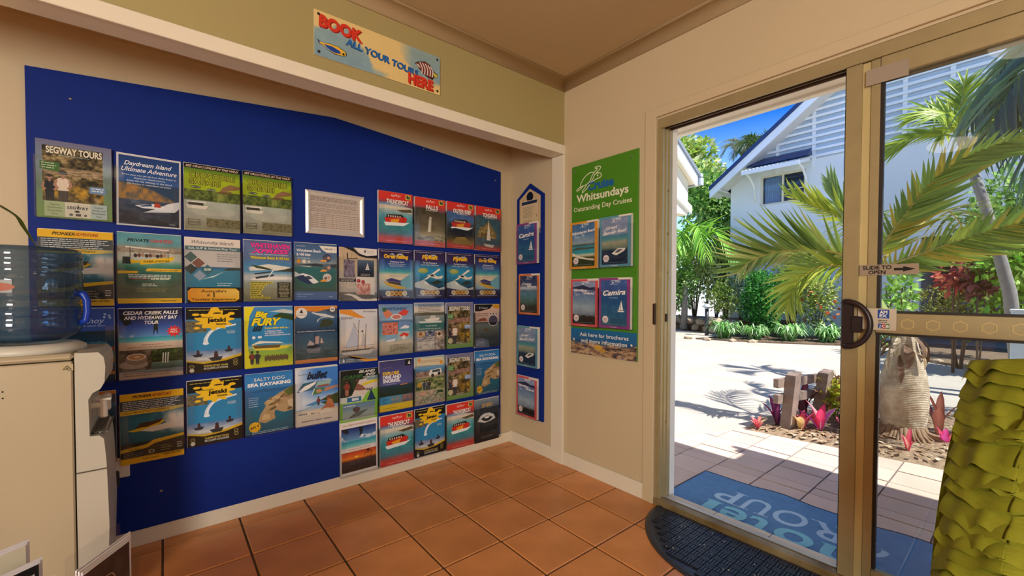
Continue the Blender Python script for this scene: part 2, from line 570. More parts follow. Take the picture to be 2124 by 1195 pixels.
def cv_segway():
    P = Print()
    P.bg(lambda U, V: ramp(V, [(0, '6f9448'), (.5, '7f96a6'), (1, '77789c')]))
    P.bg(lambda U, V: mixc(leaves_photo(('15130d', '3d3520', '6b5c3a', 'a8966a'), 4, 8)(U, V), 'd0a024', np.clip(1.2-abs(V-.3)*3, 0, 1)*np.clip(U*1.6-.5, 0, 1)*np.clip((fbm(U, V, 9, 9, 8)-.3)*3, 0, 1)), rect=(.06, .1, .88, .93))
    P.bg(leaves_photo(('5a4034', '8d6a5c', 'c09b88'), 9, 7), rect=(.08, .57, .88, .67), nx=30, ny=8)
    P.poly([(.05, .66), (.25, .64), (.27, .76), (.05, .76)], '4f8a3a'); P.lines(.07, .24, .735, 3, .028, 'd0dcc0', .01, .2, 4)
    for x, s, sk, tp, lg in ((.14, .36, 'a9806a', '272a3c', '3c3a3a'), (.31, .43, 'a87f68', 'dfd3c4', '3a3a40')):
        person_mark(P, x, .12, s, sk, tp, lg)
    P.ell(.31, .52, .055, '4a4440', ry=.02)
    P.rect(.66, .42, .9, .51, '7f9fc8'); P.lines(.69, .88, .48, 2, .03, 'e8eef4', .01, .2, 7)
    P.text('SEGWAY TOURS', .48, .835, .085, 'efeada', .035, 0, .76, out='25251c', outw=.03)
    P.ell(.14, .17, .085, 'd8d0a8'); P.ell(.14, .17, .07, 'c9bf92')
    P.lines(.35, .66, .12, 2, .025, 'e4dfd0', .008, .2, 9)
    return P
def cv_daydream():
    P = Print()
    P.rect(0, 0, 1, 1, 'c9ccd2')
    P.bg(lambda U, V: np.where((V > .62)[..., None], ramp((V-.62)/.38, [(0, '2a5a9c'), (1, '173a78')]), np.where((V > .37)[..., None], mixc(ramp(V, [(.37, '26405e'), (.62, '26405e')]), 'a5793f', np.clip(((.62-.26*U*U)-V)*30, 0, 1)*np.clip(fbm(U, V, 14, 14, 2)*1.6, .35, 1)), ramp(V, [(0, '272c36'), (.37, '3c4a62')])+((fbm(U, V, 8, 22, 5)-.5)*.3)[..., None])), rect=(.03, .02, .97, .98))
    P.poly([(.4, .2), (.9, .24), (.97, .3), (.97, .4), (.8, .36), (.6, .27)], 'd4d8dc')
    P.poly([(.27, .29), (.55, .335), (.75, .3), (.7, .27), (.4, .26)], 'dfe3e6'); P.poly([(.33, .29), (.52, .33), (.54, .3), (.38, .28)], '274a72')
    P.ell(.61, .34, .04, '6a3a2c'); P.poly([(.56, .29), (.68, .29), (.65, .345), (.58, .345)], 'b0402a')
    P.text('Daydream Island', .48, .85, .058, 'eef0f2', .012, .35, .74); P.text('Ultimate Adventure', .5, .765, .06, 'eef0f2', .012, .35, .86)
    for i, (s, w) in enumerate((('Drive your own jet ski from Airlie Beach to', .84), ('Daydream Island (return)', .48), ('Enjoy the day relaxing on the Island', .7), ('No licence or experience necessary', .68))):
        P.text(s, .5, .705-.04*i, .022, 'd9e2ec', .006, .1, w)
    P.text('ocean', .86, .05, .02, 'd0d4d8', 0, .2)
    return P
def cv_croc():
    P = Print()
    P.bg(lambda U, V: np.where((V > .62)[..., None], ramp((V-.62)/.38, [(0, '9fb51e'), (.5, '9fb81c'), (1, '2f5a2a')]), np.where((V > .45)[..., None], leaves_photo(('2e3a16', '55682a', '8a9448'), 3, 11)(U, V), ramp(V/.45, [(0, '8a8a6c'), (.45, 'a9aa9a'), (1, 'a5b0a4')])+((fbm(U, V, 7, 16, 5)-.5)*.12)[..., None])))
    P.rect(0, .935, 1, 1, '14140f')
    P.text('SEE CROCODILES IN THE WILD', .5, .95, .03, 'e6c9b8', .02, .3, .94)
    P.bg(leaves_photo(('5a5638', '8b8460', '4a482c'), 6, 10), rect=(.38, .06, 1, .2), nx=28, ny=10)
    P.poly([(.6, .6), (.85, .66), (1, .69), (1, .73), (.82, .75), (.68, .69)], '8a6a48'); P.poly([(.55, .6), (.8, .59), (.86, .64), (.62, .62)], '6b5236')
    P.text('CROCODILE', .5, .8, .078, 'a4ac34', .02, 0, .8, out='2c1c0c', outw=.05)
    P.text('SAFARI', .36, .7, .078, 'a4ac34', .02, 0, .54, out='2c1c0c', outw=.05)
    P.ell(.2, .655, .09, '33452c', ry=.02); P.ell(.47, .635, .09, '33452c', ry=.02)
    P.text('DAY TOUR', .2, .648, .014, 'd6dccb', .01); P.text('AND LUNCH', .47, .628, .014, 'd6dccb', .01)
    P.poly([(.02, .38), (.42, .38), (.37, .33), (.06, .33)], 'd4d0c0'); P.rect(.04, .42, .38, .44, 'dcd8c8'); P.rect(.07, .38, .33, .42, '3a3a30')
    P.frame(.06, .08, .27, .17, .01, '5b5236'); P.text('SAFARI', .165, .105, .035, '6f6644', .02, 0, .17)
    return P
def cv_red(title, kind):
    P = Print()
    cols = dict(boat=[(0, 'c8463c'), (.1, 'c8463c'), (.2, '4f7f90'), (.4, '2f8f93'), (.55, '66a9b6'), (.7, 'cfc8b8'), (.78, '5f86b0'), (1, '5f86b0')],
                falls=[(0, 'c8605a'), (.08, 'c8605a'), (.2, 'b5ae94'), (.35, '6e6650'), (.7, '4c4638'), (1, '4c4638')],
                reef=[(0, 'b8453c'), (.08, 'b8453c'), (.18, '6a5a30'), (.3, '20242e'), (.5, '2a323e'), (.6, '4f72a0'), (.78, '3c5f98'), (1, '3c5f98')],
                sail=[(0, 'b8453c'), (.07, 'a8453c'), (.14, '4a5a62'), (.5, '3c5a66'), (1, '345a6a')])[kind]
    P.bg(lambda U, V: ramp(V, cols)+((fbm(U, V, 7, 13, hash(kind) % 7 if False else len(title))-.5)*.13)[..., None])
    if kind == 'falls':
        P.poly([(.4, .3), (.46, .62), (.54, .62), (.52, .3)], 'b3ad9c'); P.poly([(.43, .3), (.47, .55), (.51, .55), (.49, .3)], 'd6d2c6')
        P.bg(leaves_photo(('4a4634', '9a9478', 'c9c4ac'), 5, 7), rect=(0, .12, 1, .24), nx=26, ny=8)
    if kind == 'boat':
        P.poly([(0, .66), (.5, .68), (1, .6), (1, .72), (0, .74)], 'd8cfba'); P.poly([(.5, .66), (.95, .7), (1, .64), (.7, .62)], '5f5238')
        jetboat(P, .5, .47, .34)
    if kind == 'reef':
        jetboat(P, .52, .53, .36, 'b8362a', '3a2620', 'd8952c'); P.poly([(0, .4), (.3, .44), (.7, .41), (1, .43), (1, .34), (0, .34)], '1c2430')
        P.poly([(.15, .1), (.35, .24), (.65, .26), (.9, .14), (.95, .08)], '8a7440')
    if kind == 'sail':
        P.poly([(.02, .3), (.25, .52), (.5, .68), (.72, .5), (.85, .36), (.6, .28)], '7a6a40'); P.poly([(.1, .34), (.3, .5), (.5, .62), (.62, .44)], '96834e')
        [P.ell(.1+.7*random.Random(i).random()*(1-.4*(i%5)/5), .31+.28*(i%5)/5*random.Random(i+50).random(), .06, ('8f7c4a','5f5234','a08c58','6f6040')[i%4], ry=.025, n=7) for i in range(34)]; P.poly([(.42, .24), (.5, .72), (.58, .24)], 'd6d0c0'); P.poly([(.3, .16), (.75, .14), (.66, .07), (.36, .1)], 'c4bcb0')
    P.rect(0, .86, 1, 1, 'd8382c'); P.poly([(0, .86), (0, .78), (.3, .8), (1, .72), (1, .86)], ['d8382c', '7a4a5a', '8a4a52', '6a4a62', 'd8382c'])
    P.text('RED CAT', .5, .915, .034, 'f2d4cc', .02, 0, .28); P.poly([(.47, .945), (.5, .97), (.53, .945)], 'f2d4cc')
    P.rect(.78, .885, .94, .98, 'c9b458'); P.poly([(.8, .9), (.92, .97), (.92, .9)], '4c6a3a'); P.ell(.84, .945, .03, '2f2a20')
    w = {'boat': .66, 'falls': .4, 'reef': .66, 'sail': .58}[kind]
    P.text(title, .55, .77, .085, 'f4f1ea', .03, .06, w, sh=(.008, .006, '3a2a30'))
    P.lines(.35, .75, .745, 1, .02, 'e8e4dc', .008, .1, 5)
    P.text('Redcat Adventures', .52, .035, .026, 'ef9a90', .01, .3, .62)
    return P
def cv_power(full=True):
    P = Print()
    P.bg(lambda U, V: mixc(ramp(V, [(0, '2f2c26'), (.28, '33302a'), (.3, '2d5a66'), (.6, '2f6f84'), (.74, '2a5f74'), (.78, '4a4a4a'), (1, '4a4a4a')]), 'dcd6cc', np.clip((.75*U+.5*fbm(U, V, 8, 8, 2)-.62)*4, 0, 1)*np.clip((.2-abs(V-.53+.1*U-.1))*9, 0, 1)))
    P.poly([(0, .9), (1, .9), (1, 1), (0, 1)], 'e6b420')
    P.text('PIONEER', .33, .935, .038, '3a2814', .035, .3, .3); P.text('ADVENTURES', .64, .935, .038, 'b0421a', .035, .3, .32)
    P.rect(0, .76, 1, .9, '3f4a50'); P.lines(.04, .97, .875, 5, .026, 'cfd2d0', .009, .2, 3)
    P.poly([(0, .7), (.7, .7), (1, .72), (1, .76), (0, .76)], ['e6c038', 'e6c038', '9a9a6a', 'b0a878', 'e6c038'])
    P.text('THE ULTIMATE JET BOAT EXPERIENCE', .4, .718, .026, '6a5a14', .02, .25, .72)
    P.poly([(.1, .47), (.3, .5), (.62, .58), (.7, .56), (.62, .52), (.4, .46), (.2, .45)], 'd6b41c'); P.poly([(.22, .505), (.32, .57), (.5, .575), (.66, .6), (.62, .55), (.4, .5)], '4a3420')
    P.poly([(.3, .455), (.5, .5), (.75, .52), (.95, .5), (.8, .44), (.5, .42)], 'd9d4c8')
    P.poly([(0, .22), (.4, .25), (.5, .3), (1, .34), (1, .3), (.53, .25), (.4, .2), (0, .17)], 'dcb024')
    P.text('ONE HOUR', .2, .195, .018, '4a3c10', .02, .2, .16)
    P.lines(.04, .36, .15, 4, .022, '8a867c', .006, .3, 8); P.lines(.62, .8, .19, 3, .032, 'b09a6a', .008, .3, 2); P.lines(.88, .97, .2, 3, .032, 'd8d4c8', .01, .1, 2)
    P.ell(.47, .14, .05, 'a8a080', ry=.028); P.ell(.47, .14, .028, '33302a', ry=.016)
    P.rect(0, 0, 1, .09, 'e0ae20'); P.text('PIONEER ADVENTURES', .46, .035, .022, '4a3010', .02, .3, .26); P.text('0488 524 700', .8, .05, .024, '4a3010', .02, 0, .28)
    return P
def cv_private():
    P = Print()
    P.bg(lambda U, V: ramp(V, [(0, '46503c'), (.25, '4c5a48'), (.42, '2f5f50'), (.55, '4f8f78'), (.62, 'b6beb0'), (.74, 'b9b8ac'), (.8, '7d8a80'), (.86, '5f98a0'), (1, '5a96a2')])+((fbm(U, V, 6, 14, 4)-.5)*.14)[..., None])
    P.bg(leaves_photo(('8a7a68', 'a89a86', '6f6a60'), 2, 9), rect=(0, .72, 1, .8), nx=30, ny=6)
    P.text('PRIVATE', .32, .875, .042, '16201c', .03, .2, .34); P.text('CHARTERS', .68, .875, .042, 'c03a2c', .03, .2, .36)
    P.poly([(.16, .56), (.86, .63), (.9, .68), (.72, .66), (.34, .61), (.18, .62)], 'dcb41e'); P.poly([(.34, .55), (.82, .6), (.88, .655), (.34, .62)], 'e6be22')
    P.text('PIONEER ADVENTURES', .6, .59, .03, '5a2a14', .025, .25, .42, rot=.06)
    P.poly([(.07, .56), (.2, .56), (.18, .66), (.08, .66)], '23282a'); P.poly([(.12, .79), (.8, .755), (.8, .775), (.12, .81)], 'd8cec0'); P.line([(.19, .62), (.19, .8)], .01, '3a3a3a'); P.line([(.78, .65), (.78, .76)], .01, '3a3a3a')
    for i in range(9):
        P.ell(.27+.057*i, .68+.006*(i % 3), .028, ('3a3230', '6a4a3a', 'a88a72')[i % 3], ry=.028)
    P.poly([(0, .46), (.3, .46), (.3, .43), (0, .42)], 'e0b42c'); P.poly([(.45, .5), (1, .5), (1, .455), (.42, .46)], 'e0b42c')
    P.text('2 HOUR PRIVATE CHARTERS', .72, .467, .018, '5a4410', .015, .2, .44)
    P.lines(.12, .86, .4, 3, .022, 'dfe4dc', .009, .15, 5, 'c'); P.lines(.18, .48, .34, 1, .02, '8f3a3a', .012, .1, 2); P.lines(.5, .8, .34, 1, .02, 'dcd6b0', .012, .1, 3)
    P.lines(.36, .6, .27, 2, .024, 'c0c4b4', .01, .2, 6); P.lines(.28, .78, .2, 2, .03, 'a8a24a', .007, .15, 7)
    P.rect(0, 0, 1, .07, 'e0b020'); P.text('PIONEER ADVENTURES', .78, .022, .02, '4a3010', .02, .3, .26)
    return P
def cv_wislands():
    P = Print()
    P.bg(lambda U, V: ramp(V, [(0, '2f6a86'), (.25, '2f7590'), (.5, '3f7f9c'), (.555, '2f5a86'), (.56, 'c0bcb8'), (.8, 'b9b6b2'), (.81, '4a6a70'), (.87, '4a6a70'), (.875, 'dcd3c8'), (1, 'e4dbd0')]))
    P.poly([(.28, .36), (.5, .42), (.7, .49), (.8, .53), (.72, .5), (.5, .4)], 'c4dccc'); P.poly([(.66, .5), (.78, .55), (.98, .55), (1, .51), (.8, .505)], '38443c')
    P.text('Whitsunday Islands', .5, .905, .055, '3a4a50', 0, .4, .76); P.text('Sail, SUP & Snorkel Day Tour', .5, .825, .03, 'dfe6e4', .012, 0, .88)
    def dia(x, y, s, c, a=.707):
        P.poly([(x-s, y), (x, y-s*a), (x+s, y), (x, y+s*a)], c)
    dia(.1, .7, .115, '4a6660'); dia(.23, .61, .115, '7a5446'); dia(.1, .52, .115, '3c4440'); dia(.39, .51, .115, '3f6a72'); dia(.25, .42, .115, '8a9aac')
    P.text('$220', .39, .5, .03, 'eef2ee', .02); P.lines(.56, .92, .75, 4, .035, '6c7478', .009, .2, 3); P.lines(.56, .86, .3, 3, .035, 'd2e0e4', .009, .2, 4)
    P.rect(.03, 0, 1.02, .24, '14120c')
    P.poly([(.1, .02), (.9, .02), (.97, .06), (.97, .18), (.9, .225), (.1, .225), (.04, .18), (.04, .06)], ['e8a018', 'f0b020', 'f4c43c', 'f6d060', 'f4c030', 'e89a14', 'e08c10', 'e08c10'])
    P.text("Australia's", .5, .165, .038, '2a1c08', .02, 0, .46); P.text('#', .4, .105, .04, '2a1c08', .02); P.text('1', .5, .09, .075, '2a1c08', .03); P.text('Tourism Experience', .5, .037, .036, '2a1c08', .02, 0, .8)
    P.text('2019', .16, .17, .03, 'b08a58', 0, .3, rot=.4)
    return P
def cv_xpress():
    P = Print()
    P.bg(lambda U, V: ramp(V, [(0, '6a6a58'), (.15, '8a8a70'), (.3, '8f9a8c'), (.36, 'b9c0c2'), (.42, 'c0c4c2'), (.5, '4f8fb8'), (.62, '4a86b4'), (.7, '5f78a0'), (1, '5a6c98')])+((fbm(U, V, 6, 12, 6)-.5)*.1)[..., None])
    P.poly([(.1, .56), (.5, .62), (.95, .58), (1, .55), (1, .5), (.5, .52), (.12, .5)], 'dcdcd0'); P.poly([(.14, .6), (.35, .58), (.6, .53), (.5, .52), (.25, .55)], '3c4a30'); P.poly([(.6, .5), (.85, .54), (1, .57), (1, .5)], '3c4434')
    P.poly([(.1, .36), (.4, .42), (.9, .41), (1, .4), (1, .37), (.3, .35)], 'e4e2da'); P.poly([(.22, .4), (.6, .45), (.62, .42), (.25, .37)], '33424a'); P.line([(.5, .4), (.62, .54)], .02, 'e0e4e4'); P.poly([(.2, .46), (.55, .5), (.55, .48), (.22, .44)], '2c3a48')
    P.text('WHITEHAVEN', .55, .885, .075, 'ef3f9c', .035, 0, .82, out='4a1840', outw=.03); P.text('XPRESS', .55, .8, .065, 'ef3f9c', .04, .35, .8, out='4a1840', outw=.03)
    P.text('THE ULTIMATE WHITEHAVEN EXPERIENCE', .52, .765, .02, 'd0d4dc', .01, .2, .82); P.text('Whitehaven Beach & Hill Inlet', .54, .7, .045, 'e6d43c', .03, 0, .82, out='3c3a10', outw=.03)
    for i, w in enumerate((.46, .34, .28, .26, .22, .2, .26, .4)):
        P.rect(.13, .295-.036*i, .13+w, .325-.036*i, 'c9bc3c'); P.L -= 1
    P.L += 1
    for i, w in enumerate((.44, .32, .26, .24, .2, .18, .24, .38)): P.lines(.14, .13+w, .303-.036*i, 1, .02, '3c3a18', .012, .05, i+3)
    P.rect(.68, .06, .96, .32, '2c2a22'); P.lines(.71, .94, .29, 10, .024, 'c8c4a0', .008, .3, 8, 'c')
    return P
def cv_sealink():
    P = Print()
    P.bg(lambda U, V: ramp(V, [(0, '4a6a9c'), (.14, '4f6e9c'), (.16, '3f5a52'), (.3, '35625c'), (.56, '2f6a70'), (.6, '5f7478'), (.66, '8b98a0'), (.75, '5a7896'), (1, '3f608c')]))
    P.poly([(0, .62), (.2, .625), (.5, .65), (.7, .63), (1, .65), (1, .58), (.4, .6)], '333f44'); P.poly([(.1, .6), (.4, .6), (.35, .58)], 'c4ccc8')
    P.poly([(.02, .44), (.2, .47), (.38, .43), (.56, .32), (.46, .29), (.3, .31), (.05, .4)], 'e0e2e2'); P.poly([(.02, .42), (.2, .44), (.42, .29), (.3, .28), (.08, .36)], '2a3a5c'); P.poly([(.22, .41), (.33, .425), (.42, .38), (.32, .36)], '3a4a58'); P.poly([(0, .5), (.1, .46), (.1, .42), (0, .4)], 'c8d4d0')
    P.text('WHITSUNDAYS', .15, .935, .016, 'c8d4e4', .01, align='c', fit=.2); P.text('Whitehaven Beach', .05, .845, .048, 'eef2f6', .02, align='l', fit=.56); P.text('& Hill Inlet', .05, .775, .048, 'eef2f6', .02, align='l', fit=.32); P.lines(.06, .36, .73, 1, .02, 'c4d0dc', .01, .1, 3)
    for x, r, c in ((.1, .048, 'e09434'), (.22, .048, 'dcd6c8'), (.33, .034, 'c8ccc4')): P.ell(x, .675, r, c)
    P.poly([(.57, .965), (1, .965), (1, .85), (.75, .85), (.66, .89)], 'ece6da'); P.text('SEALINK', .8, .9, .028, '24344c', .02, .25, .2); P.line([(.95, .9), (.955, .93)], .008, '4a5a7a')
    for y, c in ((.755, '3f4a66'), (.58, '5a6a7c'), (.4, 'c4c4c4')):
        P.ell(.76, y, .105, c); P.poly([(.58, y-.075), (.64, y-.035), (.76, y-.04), (.74, y-.07)], 'e8a040')
        P.ell(.8, y+.0, .04, 'c89a80'); P.ell(.72, y-.01, .035, '6a5a52')
    P.lines(.05, .46, .1, 1, .02, 'a9bcd8', .01, .1, 2); P.lines(.05, .3, .055, 1, .02, '90a6c8', .01, .1, 2); P.lines(.8, .9, .05, 1, .02, 'c8d4e4', .01, .1, 3)
    return P
def cv_sailing():
    P = Print()
    P.bg(lambda U, V: ramp(V, [(0, '5f605e'), (.16, '6a6a68'), (.17, 'b3aca0'), (.5, 'b8b0a4'), (.6, 'c9b898'), (1, 'c0a888')])+((fbm(U, V, 5, 9, 3)-.5)*.08)[..., None])
    for x in (.1, .18, .3, .42): P.line([(x, .3), (x+.02, .9)], .008, '8a7a66')
    P.line([(.21, .9), (.22, .75)], .025, '2a2624'); P.line([(.2, .79), (.48, .8)], .02, '2c2826')
    P.bg(leaves_photo(('3a2c30', '6a5a66', '8f8fa8', '5a3a34'), 6, 6), rect=(.12, .44, .4, .77), nx=14, ny=16)
    P.rect(0, .36, .43, .42, '2c2e34'); P.lines(.04, .4, .4, 2, .022, 'c0c0bc', .008, .1, 4)
    P.bg(grad((0, '222a36'), (.4, '2f3c50'), (1, '5a6c84')), rect=(.47, .52, .92, .78), nx=8, ny=8); sailboat(P, .74, .6, .13); P.rect(.47, .46, .92, .53, '23262c'); P.lines(.56, .82, .505, 2, .022, 'b8b8b4', .008, .1, 4)
    P.rect(.44, .12, .94, .455, 'd3cec6')
    for x, y in ((.5, .38), (.62, .36)): P.ell(x, y, .05, '8a2a34'); P.ell(x-.01, y+.005, .025, 'c8545a')
    P.bg(leaves_photo(('d3cec6', 'c89a90', 'b4685c', 'd8c0b8'), 5, 6), rect=(.45, .12, .82, .33), nx=14, ny=10)
    P.poly([(.1, 1), (.35, 1), (.5, .9), (.68, .86), (.86, .875), (1, .89), (1, .82), (.7, .82), (.52, .85), (.38, .92)], '1d2127'); P.poly([(.38, 1), (1, 1), (1, .88), (.72, .855), (.55, .89)], 'e4e0da')
    P.poly([(.64, .92), (.69, .92), (.68, .99)], '1d1d20'); P.lines(.72, .93, .945, 2, .03, '9a9a98', .008, .2, 3)
    P.poly([(.1, .12), (.3, .1), (.45, .03), (.52, 0), (1, 0), (1, .05), (.6, .04), (.42, .11), (.25, .14)], 'dcd6cc')
    P.lines(.66, .88, .03, 1, .02, '6a6a66', .01, .1, 3); P.lines(.1, .4, .03, 1, .02, '9a9a96', .01, .1, 3)
    return P
def cv_ocean(fly=False):
    P = Print()
    if fly:
        P.bg(lambda U, V: ramp(V, [(0, '2a2246'), (.2, '2a2a50'), (.28, '1f4f6c'), (.5, '2f8fb8'), (.66, '2f88b8'), (.78, '3a2f60'), (1, '2a1f48')])+((fbm(U, V, 5, 9, 3)-.5)*.1)[..., None])
        P.ell(.27, .59, .17, '9aa858', ry=.055); P.ell(.25, .6, .1, 'b0b468', ry=.03)
        P.poly([(.28, .4), (.4, .41), (.86, .62), (.8, .645), (.36, .43)], 'eae4d4'); P.poly([(.4, .5), (.6, .52), (.78, .47), (.96, .5), (.9, .43), (.72, .42), (.52, .46)], 'e4dccc'); P.poly([(.5, .5), (.6, .52), (.66, .47), (.54, .47)], '3a3a44')
        P.poly([(0, .33), (.3, .4), (.5, .3), (.8, .22), (1, .26), (1, .2), (.5, .18), (0, .24)], 'b8c4c4'); P.poly([(.5, .33), (.75, .4), (.95, .36), (.7, .3)], '2a3a34'); P.poly([(.28, .34), (.37, .36), (.45, .28), (.35, .31)], 'd8dcd8')
    else:
        P.bg(lambda U, V: ramp(V, [(0, '2a2246'), (.18, '2c2850'), (.22, '7fa4b4'), (.42, 'cfc4a8'), (.5, 'd8cdb0'), (.57, '3f9fa8'), (.63, '3f7fb0'), (.78, '2f3f80'), (.9, '2a1f48'), (1, '2a1f48')])+((fbm(U, V, 5, 9, 3)-.5)*.08)[..., None])
        P.poly([(.5, .34), (1, .56), (1, .24), (.75, .24)], '6fa8bc')
        P.poly([(.12, .37), (.3, .335), (.68, .27), (.8, .25), (.74, .225), (.5, .23), (.2, .31)], 'c9a23c'); P.poly([(.18, .4), (.36, .44), (.66, .385), (.6, .35), (.2, .39)], '3c3a78'); P.poly([(.2, .385), (.62, .345), (.66, .29), (.3, .335)], '4a3c34')
        P.text('BE SURROUNDED BY BLUE', .56, .47, .024, '8a90a8', .02, .1, .54)
    P.rect(.02, .955, .98, .975, '3a2f58'); P.lines(.05, .95, .962, 1, .02, 'b8b0cc', .009, .05, 6)
    P.poly([(.3, .91), (.4, .935), (.48, .88), (.55, .93), (.68, .935), (.74, .88), (.6, .9), (.5, .87), (.4, .9)], 'a9b8d0')
    P.text('FlyRaft' if fly else 'Ocean Rafting', .5, .835, .075 if fly else .07, 'f0c230', .05, .15, .52 if fly else .72, out='8a4a1c', outw=.04)
    if fly:
        P.text('Fly Raft Package &', .5, .74, .03, 'dfe8f0', .02, 0, .46); P.text('Scenic Flight Adventures', .5, .695, .03, 'b8d0e4', .02, 0, .6)
    else:
        P.text('Whitehaven Beach', .52, .75, .028, 'dfe0f0', .02, 0, .42); P.text('Hill Inlet & Lookout', .52, .71, .026, 'c0c8e4', .015, 0, .5); P.text('Top Snorkelling', .52, .672, .026, 'c0c8e4', .015, 0, .44)
    P.ell(.27, .13, .075, 'd8cfa8'); 
    for i in range(5): P.ell(.25+.125*i, .135, .072, ('d9cfae', 'd0a850', 'c89a3c', 'd0a850', 'd9cfae')[i]); P.ell(.25+.125*i, .135, .045, ('b9ad88', 'a8782c', 'a07028', 'a8782c', 'b9ad88')[i])
    P.lines(.1, .9, .06, 1, .02, 'b8b0cc', .01, .1, 4)
    return P
def cv_ahoy():
    P = Print()
    P.bg(lambda U, V: np.where((V > .7)[..., None], ramp(V, [(.7, '3f62a8'), (1, '3c58a0')]), ramp(V, [(0, '1f3f58'), (.5, '2a5a7a'), (.62, '2f4a5a'), (.7, '2a3a34')])))
    P.text('ahoy', .72, .8, .07, 'dfe6f0', .005, .3); P.text('& island tours', .72, .755, .022, 'd0d8e8', .01, 0, .3)
    for x, y in ((.87, .92), (.93, .9), (.86, .88), (.94, .87)): P.ell(x, y, .02, 'b4c8e0')
    P.text('Snorkelling', .7, .52, .035, '6ab4d8', .01, .2, .4)
    for i, c in enumerate(('c05a44', '5f9a94', '7a9a4a', 'c0704a', '3a5a84', '3a5a84', 'd08a4a')): P.rect(.78, .42-.056*i, 1, .465-.056*i, c)
    return P
def cv_cedar():
    P = Print()
    P.bg(lambda U, V: np.where((V > .6)[..., None], mixc(ramp(V, [(.6, '5f92c8'), (.75, '34509c'), (.95, '1f1f40'), (1, '1a1a2c')]), 'd8d8dc', np.clip((fbm(U, V, 5, 9, 3)-.62)*6, 0, 1)*np.where(V < .75, .8, 0)), np.where((V > .52)[..., None], ramp(V, [(.52, '7fc4c0'), (.6, '1f8fa8')]), ramp(V, [(.4, 'c8b49c'), (.52, 'd8c4ac')]))))
    P.poly([(.48, .95), (.54, .8), (.52, .6), (.56, .7), (.6, .62), (.6, .78), (.66, .95)], '1f2418')
    P.poly([(0, .9), (.1, .75), (.2, .8), (.12, .95)], '1f2418')
    for i, (s, w) in enumerate((('CEDAR CREEK FALLS', .86), ('AND HYDEAWAY BAY', .84), ('TOUR', .22))): P.text(s, .5, .915-.07*i, .048, 'eeeae4', .025, .2, w)
    pts = []
    for k in range(22):
        t = 2*PI*k/22; q = .13 if k % 2 else .085
        pts.append((.86+q*math.cos(t), .66+q*.707*math.sin(t)))
    P.poly(pts, 'd8302c'); P.text('HALF', .86, .672, .026, 'f4dcd8', .02, 0, .1); P.text('PRICE', .86, .635, .026, 'f4dcd8', .02, 0, .12)
    P.lines(.34, .72, .475, 1, .02, 'b06050', .008, .1, 2); P.lines(.12, .9, .44, 1, .02, '9a7a60', .008, .1, 2)
    P.bg(leaves_photo(('2a2420', '5a4a40', '8f8074'), 3, 9), rect=(0, .12, .49, .41), nx=18, ny=14)
    P.ell(.22, .2, .22, 'a89c90', ry=.06); P.ell(.26, .27, .17, '8a7c70', ry=.075); P.ell(.26, .31, .15, 'd8ccc0', ry=.05); P.ell(.26, .31, .125, 'b08a60', ry=.038); P.ell(.27, .31, .05, 'dcc8a4', ry=.012)
    P.bg(leaves_photo(('1a2010', '34421c', '5a6a34'), 7, 8), rect=(.49, .2, 1, .41), nx=18, ny=10); P.bg(grad((0, '3a5a58'), (1, '6a8a80')), rect=(.49, .12, 1, .22), nx=6, ny=5)
    for x in (.68, .72, .76): P.line([(x, .35), (x-.01, .2)], .018, 'dfe4e0')
    P.rect(0, 0, 1, .12, '7a8a94'); P.poly([(0, 0), (1, 0), (1, .06), (0, .1)], 'c0aea0'); P.lines(.06, .9, .07, 2, .03, '5a4a44', .008, .2, 5)
    return P
